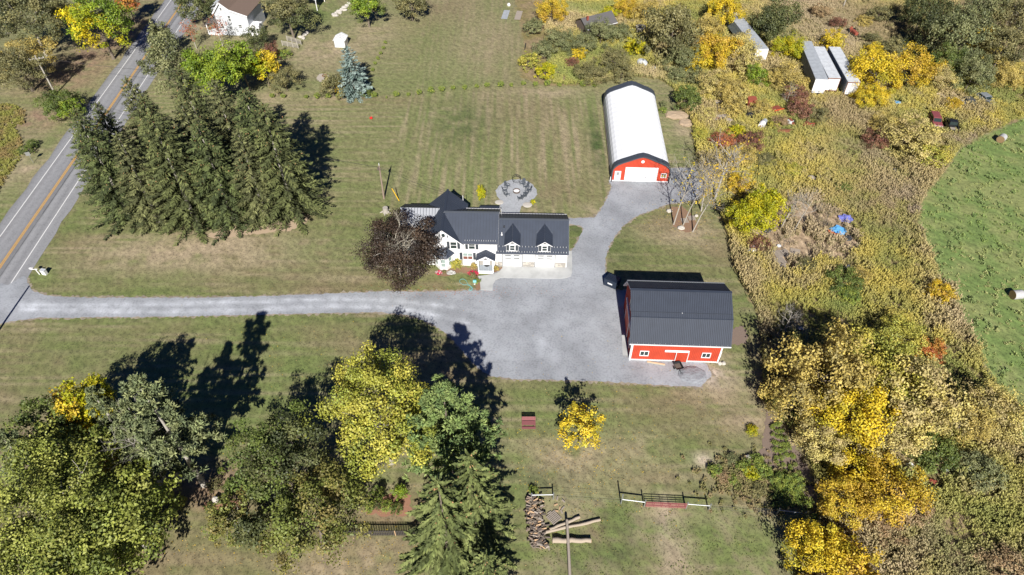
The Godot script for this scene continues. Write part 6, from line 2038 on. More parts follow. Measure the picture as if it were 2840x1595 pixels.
	m.box(Vector3(0, 1.0, 0), Vector3(1.7, 2.0, 1.8))
	obj("body", m, M.rust_red, t)
	for k in 7:
		boxobj("board", Vector3(0, 0.2 + k * 0.28, 0.92), Vector3(1.76, 0.18, 0.05), M.rust_red, t)
		boxobj("roof_board", Vector3(0, 2.04, -0.8 + k * 0.27), Vector3(1.76, 0.05, 0.22), M.rust_red, t)
	t = thing("scrap_wagon", "brick-red slatted wagon wreck tangled in brush", "wagon", Vector3(52.9, 0, -120.08), 0.4)
	for k in 6:
		boxobj("slat", Vector3(-1.0 + k * 0.4, 0.9, 0), Vector3(0.26, 0.08, 1.8), M.rust_red, t)
	for y in [0.5, 1.2]:
		boxobj("rail", Vector3(0, y, 0.95), Vector3(2.5, 0.14, 0.08), M.orange, t)
	for s in [[Vector3(46.9, 0, -118.06), "black bent machine seat half hidden below the rusty crib"], [Vector3(71.15, 0, -122.43), "black scrap heap under the yellow bushes left of the clearing"]]:
		t = thing("scrap_heap", s[1], "scrap", s[0], 0.3)
		m = MB.new()
		m.lump(Vector3(0, 0.5, 0), Vector3(0.9, 0.5, 0.7), 9, 0.4)
		obj("shell", m, M.black, t)
		m = MB.new()
		var ar := []
		var ra := []
		for k in 9:
			ar.append(Vector3(cos(PI * k / 8.0) * 0.9, 0.6 + sin(PI * k / 8.0) * 0.7, 0.3))
			ra.append(0.06)
		m.tube(ar, ra, 5)
		obj("bent_bar", m, M.black, t)
	t = thing("steel_trough", "rusty brown half-pipe trough lying in front of the scrap", "trough", Vector3(52.67, 0, -112.86), 0.12)
	m = MB.new()
	for k in 8:
		var a := PI * k / 8.0
		var b := PI * (k + 1) / 8.0
		m.quad(Vector3(-1.6, 0.1 + 0.5 * sin(a), cos(a) * 0.55), Vector3(1.6, 0.1 + 0.5 * sin(a), cos(a) * 0.55), Vector3(1.6, 0.1 + 0.5 * sin(b), cos(b) * 0.55), Vector3(-1.6, 0.1 + 0.5 * sin(b), cos(b) * 0.55), Vector3(0, sin(a) + 0.1, cos(a)))
	obj("half_pipe", m, M.rust, t)
	for q in [-1.6, 1.6]:
		boxobj("end_plate", Vector3(q, 0.3, 0), Vector3(0.06, 0.6, 1.1), M.rust, t)
	t = thing("scrap_metal", "white and rust-spotted scrap sheet pile right of the tank", "scrap", Vector3(54.68, 0, -115.69), 0.2)
	for k in 6:
		boxobj("sheet", Vector3(r.randf_range(-0.9, 0.9), 0.25 + k * 0.09, r.randf_range(-0.6, 0.6)), Vector3(r.randf_range(0.6, 1.5), 0.04, r.randf_range(0.5, 1.0)), [M.trim, M.trailer_pale, M.rust_red][k % 3], t, Basis(Vector3.UP, r.randf() * 3.0) * Basis(Vector3.RIGHT, r.randf_range(-0.3, 0.3)))
	t = thing("scrap_metal", "red bent beams of scrap, rightmost of the junk row", "scrap", Vector3(57.88, 0, -115.04), 0.5)
	for k in 7:
		boxobj("beam", Vector3(r.randf_range(-1.2, 1.2), 0.2 + k * 0.1, r.randf_range(-0.7, 0.7)), Vector3(r.randf_range(1.2, 2.4), 0.14, 0.2), [M.rust_red, M.rust][k % 2], t, Basis(Vector3.UP, r.randf_range(-0.8, 0.8)))
	for k in 3:
		t = thing("beam_stack", ["pale plank stack glimpsed between yellow bushes, topmost of three", "pale plank stack glimpsed between yellow bushes, middle of three", "pale plank stack between yellow bushes, lowest of three"][k], "planks", [Vector3(42.11, 0, -126.28), Vector3(41.95, 0, -123.42), Vector3(41.63, 0, -120.91)][k], 0.05)
		for j in 4:
			boxobj("plank", Vector3(0, 0.5 + 0.02 * j, -0.45 + j * 0.3), Vector3(2.6 - 0.4 * k, 0.1, 0.27), M.wood_new if j % 2 == 0 else M.bark_pale, t)
	t = thing("stripped_frame", "yellow tubular bed frame in the weeds, left of two", "bed frame", Vector3(88.3, 0.5, -124.4), 0.35)
	var t2 := thing("stripped_frame", "yellow tubular bed frame beside the grey car, right of two", "bed frame", Vector3(90.8, 0.5, -124.8), 0.3)
	for f in [t, t2]:
		for k in 5:
			boxobj("bar", Vector3(-0.6 + 0.3 * k, 0.4, 0), Vector3(0.09, 0.07, 2.6), M.wood_new, f, Basis(Vector3.RIGHT, 0.2))
		for z in [-1.3, 1.3]:
			boxobj("cross_bar", Vector3(0, 0.42 - z * 0.2, z), Vector3(1.5, 0.1, 0.1), M.wood_new, f)
	boxobj("steel_ramp", Vector3.ZERO, Vector3(1.0, 0.5, 2.8), M.trailer_roof, self, Basis(Vector3.UP, 0.2)).position = Vector3(91.9, 0.6, -122.6)
	tag(get_node("steel_ramp"), "grey metal ramp sticking out of weeds by the grey car", "ramp")
	# clearing with pallets and tarps
	for p in [[Vector3(41.99, 0, -78.11), 0.2, "weathered pallet at the back of the pile in the brown clearing"], [Vector3(43.06, 0, -78.28), 0.5, "weathered pallet second from the left in the clearing"], [Vector3(44.66, 0, -78.53), -0.3, "broken pallet at the right end of the clearing's pile"], [Vector3(41.81, 0, -76.46), 0.35, "grey pallet in the middle of the left column"], [Vector3(41.7, 0, -75.08), 0.15, "grey pallet at the bottom of the left column"]]:
		pallet(p[2], p[0], p[1], 1.5, "weathered pallets in the brown clearing")
	for s in [[Vector3(55.46, 0, -86.68), M.blue_purple, "violet-blue crumpled tarp in the brown clearing"], [Vector3(53.26, 0, -83.75), M.blue_tarp, "bright light-blue crumpled tarp in the brown clearing"], [Vector3(78.51, 0, -123.42), M.blue_tarp, "light-blue tarp scrap below the yellow bushes by the trailers"]]:
		lumpthing("tarp", s[2], "tarp", s[0], Vector3(1.15, 0.22, 0.95), s[1], int(s[0].x), 0.45)
	t = thing("orange_frame", "orange steel frame lying beside the light-blue tarp", "steel frame", Vector3(52.17, 0, -82.41), -0.7)
	for z in [-0.3, 0.0, 0.3]:
		boxobj("bar", Vector3(0, 0.35, z), Vector3(2.4, 0.12, 0.12), M.orange, t)
	for x in [-0.9, 0.9]:
		boxobj("cross_bar", Vector3(x, 0.26, 0), Vector3(0.12, 0.1, 0.9), M.orange, t)
	for s in [[Vector3(53.91, 0, -81.71), M.black, "black rubbish heap right of the orange frame", 0.8], [Vector3(41.37, 0, -83.75), M.black, "black tarp-covered heap under the bright yellow-green tree", 0.9], [Vector3(51.74, 0, -74.84), M.trailer_roof, "grey scrap lump among the green weeds below the clearing", 0.6], [Vector3(37.98, 0, -78.87), M.trim, "white sheet heap at the left edge of the clearing", 0.85], [Vector3(42.61, 0, -92.69), M.trim, "white panel behind the bright yellow-green tree", 0.9], [Vector3(42.5, 0, -79.97), M.trailer_pale, "small pale tray on the brown clearing floor", 0.35], [Vector3(45.85, 0, -41.91), M.trim, "white lump by the pale yellow tree, left of three", 0.4], [Vector3(47.24, 0, -41.1), M.trim, "white lump in the weeds, middle of three", 0.4], [Vector3(51.05, 0, -40.43), M.trim, "white lump in the weeds, rightmost of three", 0.4], [Vector3(39.31, 0, -39.26), M.trailer_pale, "long pale scrap between the yellow bushes", 0.55], [Vector3(49.02, 0, -38.9), M.rust_red, "dull red scrap in the weeds beside the gold bush", 0.45], [Vector3(75.95, 0, -105.57), M.orange, "orange-red scrap drum behind the pale yellow bush", 0.5], [Vector3(69.96, 0, -97.66), M.rust_red, "small red scrap on the bare patch below the pale bush", 0.4], [Vector3(68.53, 0, -100.03), M.black, "black tyre heap at the foot of the pale bush", 0.7], [Vector3(53.05, 0, -97.66), M.wood_grey, "grey board in the weeds above the clearing", 0.8], [Vector3(31.08, 0, -138.29), M.trailer_pale, "pale scrap just right of the oval tank", 0.55], [Vector3(40.71, 0, -62.51), M.stone_pale, "pale rock at the foot of the bare shrub", 0.4], [Vector3(28.34, 0, -42.16), M.stone_pale, "upright pale stone among the garden weeds", 0.4]]:
		lumpthing("junk_heap", s[2], "junk", s[0], Vector3(s[3], s[3] * 0.5, s[3] * 0.7), s[1], int(absf(s[0].x * 7.0)), 0.35)
	lumpthing("clippings_pile", "low tan pile of dry clippings beside the white hoop building", "pile", Vector3(32.89, 0, -118.73), Vector3(2.3, 0.3, 1.5), M.straw, 6, 0.22)
	lumpthing("clippings_pile", "smaller tan pile of clippings right below the larger one", "pile", Vector3(34.21, 0, -116.08), Vector3(1.3, 0.22, 1.5), M.straw, 8, 0.22)
	# aspen bed: flat stones
	for s in [[Vector3(26.46, 0, -88.67), "white slanted stone at the left of the aspen bed", 0.5], [Vector3(27.7, 0, -84.29), "white rock at the front of the aspen bed", 0.6], [Vector3(30.76, 0, -87.34), "small white rock at the right of the aspen bed", 0.3]]:
		lumpthing("pale_stone", s[1], "stone", s[0], Vector3(s[2], 0.25, s[2] * 0.8), M.stone_pale, int(s[2] * 50), 0.2)
	for s in [[Vector3(28.63, 0, -86.22), "slatted grey board platform left of two among the aspens"], [Vector3(29.89, 0, -86.87), "slatted grey board platform right of two among the aspens"]]:
		pallet(s[1], s[0], 0.1, 1.15, "", "board platform")
	# flowers by the house
	for f in [[Vector3(-5.94, 0, -73.57), M.pink, "bright pink-red flower mound beside the porch steps", 0.75], [Vector3(-9.31, 0, -73.73), M.petal_white, "white flower clump below the bay window", 0.6], [Vector3(-11.18, 0, -73.73), M.pink, "pink and white flower patch left of the bay window", 0.5]]:
		var p := thing("flower_clump", f[2], "flowers", f[0])
		var lb := LB.new()
		var lf := LB.new()
		r.seed = int(f[0].x * 31)
		var col: Color = (f[1] as StandardMaterial3D).albedo_color.srgb_to_linear()
		for k in 260:
			var d := rdir(r)
			d.y = absf(d.y) * 0.55
			var q := Vector3(d.x * f[3] * 1.2, d.y * 0.8 + 0.12, d.z * f[3] * 0.8) * sqrt(r.randf())
			if f[3] < 0.55 and k % 2 == 0:
				lb.leaf(q, (Vector3.UP + rdir(r) * 0.6).normalized(), rdir(r), 0.07, 0.06, Color(0.7, 0.6, 0.6))
			else:
				lb.leaf(q, (Vector3.UP + rdir(r) * 0.6).normalized(), rdir(r), 0.08, 0.07, col * r.randf_range(0.75, 1.1))
			lf.leaf(q - Vector3(0, 0.1, 0), (Vector3.UP + rdir(r)).normalized(), rdir(r), 0.1, 0.05, Color(0.05, 0.08, 0.02))
		inst("petals", lb.mesh(), M.leaf, p).set_meta("kind", "stuff")
		inst("foliage", lf.mesh(), M.leaf, p).set_meta("kind", "stuff")

# ---------------------------------------------------------------- trees one can tell apart
func build_big_trees() -> void:
	# dark Norway-like spruces in the west lawn: three shapes, turned and scaled
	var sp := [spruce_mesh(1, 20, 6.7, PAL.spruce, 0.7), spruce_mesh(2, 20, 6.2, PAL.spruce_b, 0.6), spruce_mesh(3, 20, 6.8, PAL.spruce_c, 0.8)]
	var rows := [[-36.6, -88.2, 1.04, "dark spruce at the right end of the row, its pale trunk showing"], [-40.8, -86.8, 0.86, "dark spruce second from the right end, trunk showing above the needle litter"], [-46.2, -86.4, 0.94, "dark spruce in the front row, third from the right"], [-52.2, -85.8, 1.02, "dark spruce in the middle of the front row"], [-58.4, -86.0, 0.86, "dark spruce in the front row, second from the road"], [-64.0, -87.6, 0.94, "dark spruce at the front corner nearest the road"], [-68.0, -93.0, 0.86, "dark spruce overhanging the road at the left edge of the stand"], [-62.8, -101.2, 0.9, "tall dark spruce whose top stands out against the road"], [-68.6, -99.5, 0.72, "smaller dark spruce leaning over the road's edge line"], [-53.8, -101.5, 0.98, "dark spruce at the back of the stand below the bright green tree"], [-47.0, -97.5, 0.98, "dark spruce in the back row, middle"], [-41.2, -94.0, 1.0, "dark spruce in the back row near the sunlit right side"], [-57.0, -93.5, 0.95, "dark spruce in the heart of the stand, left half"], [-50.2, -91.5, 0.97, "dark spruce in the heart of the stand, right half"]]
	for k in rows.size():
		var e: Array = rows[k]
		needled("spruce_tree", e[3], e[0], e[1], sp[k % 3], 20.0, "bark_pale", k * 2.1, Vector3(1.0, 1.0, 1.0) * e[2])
	var s2 := spruce_mesh(5, 17.5, 5.4, PAL.spruce_near, 1.0, 1.3, 1.55)
	needled("spruce_tree", "big cone-laden spruce at the bottom edge, its top left of the other", -6.62, -29.74, s2, 17.5, "bark", 0.3)
	needled("spruce_tree", "cone-laden spruce at the bottom edge, right of its twin and topmost", -3.94, -32.06, s2, 17.5, "bark", 2.4, Vector3(0.93, 1.02, 0.93))
	needled("spruce_tree", "dark spruce cut by the bottom edge right of the twin spruces", -2.38, -24.69, s2, 17.5, "bark", 4.4, Vector3(0.72, 0.76, 0.72))
	needled("spruce_tree", "silvery blue spruce below the small white shed", -32.68, -127.15, spruce_mesh(7, 10.5, 4.1, PAL.blue, 0.0, 1.25), 10.5, "bark", 1.0)
	# white pines
	var p1 := pine_mesh(11, 19.5, 4.4, PAL.pine_grey, 0.3, 1.15)
	var p2 := pine_mesh(12, 17, 5.6, PAL.pine, 0.2, 0.9)
	needled("pine_tree", "tall grey-green pine with a long bare trunk, rightmost of the left group", -35.8, -38.6, p1, 19.5, "bark_pale", 0.4, Vector3(1.0, 1.03, 1.0))
	needled("pine_tree", "grey-green pine behind the bare trunk, second from the right", -38.9, -39.2, p1, 19.5, "bark_pale", 2.2, Vector3(0.72, 0.8, 0.72))
	needled("pine_tree", "grey-green pine in the middle of the left group, third from the right", -40.6, -38.6, p1, 19.5, "bark_pale", 3.6, Vector3(0.6, 0.66, 0.6))
	needled("pine_tree", "slim grey-green pine behind the gold tree", -44.4, -42.0, p1, 19.5, "bark_pale", 5.0, Vector3(0.6, 0.72, 0.6))
	needled("pine_tree", "blue-grey pine at the left edge above the big green tree", -50.94, -36.47, p1, 19, "bark_pale", 1.2, Vector3(0.75, 0.72, 0.75))
	needled("pine_tree", "fresh green pine with tufted branches beside the yellow-green maple", -6.93, -40.07, p2, 17, "bark", 0.8, Vector3(1.05, 1.0, 1.05))
	var dead := bare("dead_tree", "dead grey leafless top among the left pines", -39.82, -38.58, 12.5, 0.9, "bark_pale", {"limbs": 9, "from": 0.65, "rad": 0.16})
	dead.set_meta("category", "dead tree")
	# broad trees of the near edge
	broad("maple_tree", "large yellow-green tree at lower centre with pale twigs showing", -14.42, -41.56, 15.5, 6.3, "soft_yellow", {"bark": "bark_pale", "gaps": 0.2})
	broad("maple_tree", "big dull green maple with reddening leaves beside the picket fence", -20.48, -31.63, 10.5, 5.0, "rust_green", {"gaps": 0.22})
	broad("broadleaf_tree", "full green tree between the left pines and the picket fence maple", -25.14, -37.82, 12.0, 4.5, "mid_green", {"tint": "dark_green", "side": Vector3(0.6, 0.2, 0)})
	broad("broadleaf_tree", "huge bright green tree filling the bottom left corner", -45.06, -29.51, 14.5, 7.4, "big_green", {"bark": "bark_pale", "leaf": 0.22})
	broad("broadleaf_tree", "bright green tree reaching right from the bottom left corner", -39.2, -30.8, 12.5, 5.2, "big_green", {"bark": "bark_pale", "leaf": 0.3})
	broad("broadleaf_tree", "bright green crown below left of the gold tree, upper part of the mass", -45.69, -35.57, 13.0, 4.6, "big_green", {"bark": "bark_pale", "leaf": 0.3})
	broad("broadleaf_tree", "bright green crown at the very bottom, right of the corner tree", -41.04, -25.83, 12.0, 5.0, "big_green", {"bark": "bark_pale", "leaf": 0.3})
	broad("broadleaf_tree", "mid green tree left of the gold tree at the lower left", -51.01, -40.97, 12.0, 3.4, "mid_green")
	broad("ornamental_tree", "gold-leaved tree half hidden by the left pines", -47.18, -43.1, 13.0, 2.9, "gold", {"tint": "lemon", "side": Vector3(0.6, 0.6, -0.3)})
	broad("ornamental_tree", "gold-leaved low tree showing beneath the left pines", -45.16, -39.72, 5.0, 2.4, "gold")
	broad("broadleaf_tree", "thin green tree with grey limbs right of the boulder", -29.9, -32.54, 6.0, 2.6, "rust_green", {"gaps": 0.48, "bark": "bark_pale"})
	broad("broadleaf_tree", "dark green tree below the olive one at the bed's edge", -27.22, -31.15, 6.0, 1.6, "dark_green")
	# yard trees
	broad("copper_beech", "dark copper-leaved tree with pale bare twigs at the house's left front", -15.64, -73.47, 9.5, 5.6, "beech", {"bark": "bark_pale", "gaps": 0.14, "low": 0.02, "leaf": 0.22})
	bare("bare_twigs", "pale leafless twigs through the copper tree's crown", -16.85, -72.71, 10.0, 1.25, "bark_aspen", {"limbs": 16, "from": 0.35, "rad": 0.13, "cat": "twigs"})
	broad("locust_tree", "small bright gold tree standing alone on the lower lawn", 8.2, -43.96, 6.6, 2.35, "yellow", {"gaps": 0.5, "leaf": 0.22, "low": 0.08})
	broad("round_shrub", "dense dark green evergreen right of the hoop building", 34.97, -121.04, 4.8, 2.6, "mid_green", {"cat": "shrub", "low": 0.04, "gaps": 0.1})
	bare("aspen_tree", "leaning leafless aspen, left of three in the leaf-littered bed", 26.63, -85.29, 12.0, 0.55, "bark_pale", {"lean": Vector3(0.9, 0, 0.2), "leaves": "yellow", "n": 26, "from": 0.5, "rad": 0.1})
	bare("aspen_tree", "leaning leafless aspen, middle of three in the leaf-littered bed", 28.14, -85.11, 10.5, 0.55, "bark_pale", {"lean": Vector3(1.5, 0, 0.3), "leaves": "yellow", "n": 20, "from": 0.5, "rad": 0.085})
	bare("aspen_tree", "leaning leafless aspen, right one of three in the leaf-littered bed", 29.43, -83.48, 11.5, 0.55, "bark_pale", {"lean": Vector3(2.3, 0, 0.0), "leaves": "gold", "n": 24, "from": 0.5, "rad": 0.09})
	bare("leafless_tree", "large leafless tree with a forked olive trunk behind the aspens", 34.69, -91.69, 12.5, 1.1, "bark_pale", {"lean": Vector3(0.6, 0, 0), "leaves": "gold", "n": 60, "limbs": 12, "from": 0.35, "rad": 0.16})
	bare("leafless_tree", "slim leafless tree left in front of the forked one", 31.9, -88.86, 9.5, 0.9, "bark_pale", {"leaves": "gold", "n": 50, "limbs": 9, "rad": 0.12, "lean": Vector3(-0.6, 0, 0)})
	# top left
	broad("willow_tree", "large dark drooping tree in the top left corner", -105.28, -144.24, 16.0, 8.4, "willow", {"leaf": 0.3, "low": 0.2, "gaps": 0.04, "bark": "bark_pale"})
	broad("maple_tree", "bright green maple turning yellow on its left, beside the road", -89.43, -142.79, 13.5, 6.9, "maple_yg", {"leaf": 0.3, "tint": "bright", "side": Vector3(0.55, 0.5, -0.5)})
	broad("maple_tree", "orange-red crown at the top edge behind the bright maple", -91.55, -160.75, 9.0, 2.6, "orange")
	broad("broadleaf_tree", "yellow-brown tree at the left edge below the dark one", -100.52, -128.67, 10.0, 6.4, "brown_yellow", {"gaps": 0.06, "tint": "olive", "side": Vector3(0.2, 0.4, 0.8)})
	bush("green_shrub", "green bush round the foot of the crossarm pole", -89.05, -118.53, 6.0, 3.7, "mid_green", "bush")
	bush("green_shrub", "yellow-tipped green bush left of the spruce stand's corner", -87, -117.81, 4.0, 2.4, "bright", "bush")
	broad("cedar_tree", "dark evergreen at the top edge between road and white house", -74.22, -159.12, 9.5, 4.2, "dark_green", {"leaf": 0.3, "gaps": 0.12})
	broad("spreading_tree", "big dark olive tree overhanging the right side of the white house", -51.03, -152.24, 10.5, 5.4, "dark_green", {"leaf": 0.3, "tint": "olive", "side": Vector3(-0.2, 0.9, 0)})
	bush("round_shrub", "rounded dark green shrub in front of the white house", -57.78, -146.8, 5.2, 2.9, "dark_green")
	broad("feathery_tree", "feathery grey-green tree beside the road above the spruces", -68.11, -126.71, 12.0, 5.6, "grey_green", {"leaf": 0.3, "gaps": 0.28})
	broad("feathery_tree", "small grey-green tree leaning over the road's edge line", -76.98, -142.76, 8.0, 2.8, "grey_green", {"leaf": 0.3, "gaps": 0.35})
	broad("green_tree", "bright green tree behind the spruce stand", -57.76, -121.73, 12.5, 5.6, "bright", {"leaf": 0.3})
	broad("green_tree", "narrow bright green tree right of the larger one", -54.96, -128.67, 10.5, 3.2, "bright", {"leaf": 0.3})
	bare("red_maple", "sparse red-leaved young tree left of the white house porch", -72.46, -147.67, 6.0, 1.0, "bark_pale", {"leaves": "red", "n": 90})
	bare("red_maple", "sparse red-leaved young tree before the white house porch", -66.79, -148.93, 6.5, 1.0, "bark_pale", {"leaves": "red", "n": 110})
	broad("yellow_tree", "bright yellow tree between the green one and a dark shrub", -51.41, -130.5, 7.5, 3.2, "yellow", {"leaf": 0.3, "tint": "lemon", "side": Vector3(-0.6, 0.3, 0.4)})
	bush("dark_shrub", "dark brown-green shrub right of the bright yellow tree", -47.24, -128.86, 4.8, 3.2, "olive")
	bush("red_shrub", "dark red shrub above the bright yellow tree", -53.24, -141.72, 4.2, 1.8, "dark_red")
	bush("red_shrub", "second dark red shrub between green and yellow trees", -55.47, -134.63, 4.0, 1.4, "dark_red")
	bush("green_shrub", "low bright green shrub below the plank fence", -51.37, -143.51, 1.6, 1.9, "garden")
	bush("brown_shrub", "brownish green shrub left of the blue spruce", -36.86, -126.35, 5.0, 2.6, "olive")
	bush("yellow_shrub", "small yellow shrub at the left foot of the blue spruce", -35.51, -127.66, 3.2, 1.4, "gold")
	bush("green_shrub", "low green shrub at the right foot of the blue spruce", -30.43, -126.68, 1.6, 1.3, "mid_green")
	broad("apple_tree", "green fruit tree at the top edge, left of two on the lawn", -34.44, -158.88, 8.0, 3.8, "mid_green", {"leaf": 0.3, "tint": "bright", "side": Vector3(-0.3, 0.6, 0.5)})
	broad("apple_tree", "olive fruit tree at the top edge, right of two on the lawn", -24.35, -162.57, 6.8, 4.0, "olive", {"leaf": 0.3})

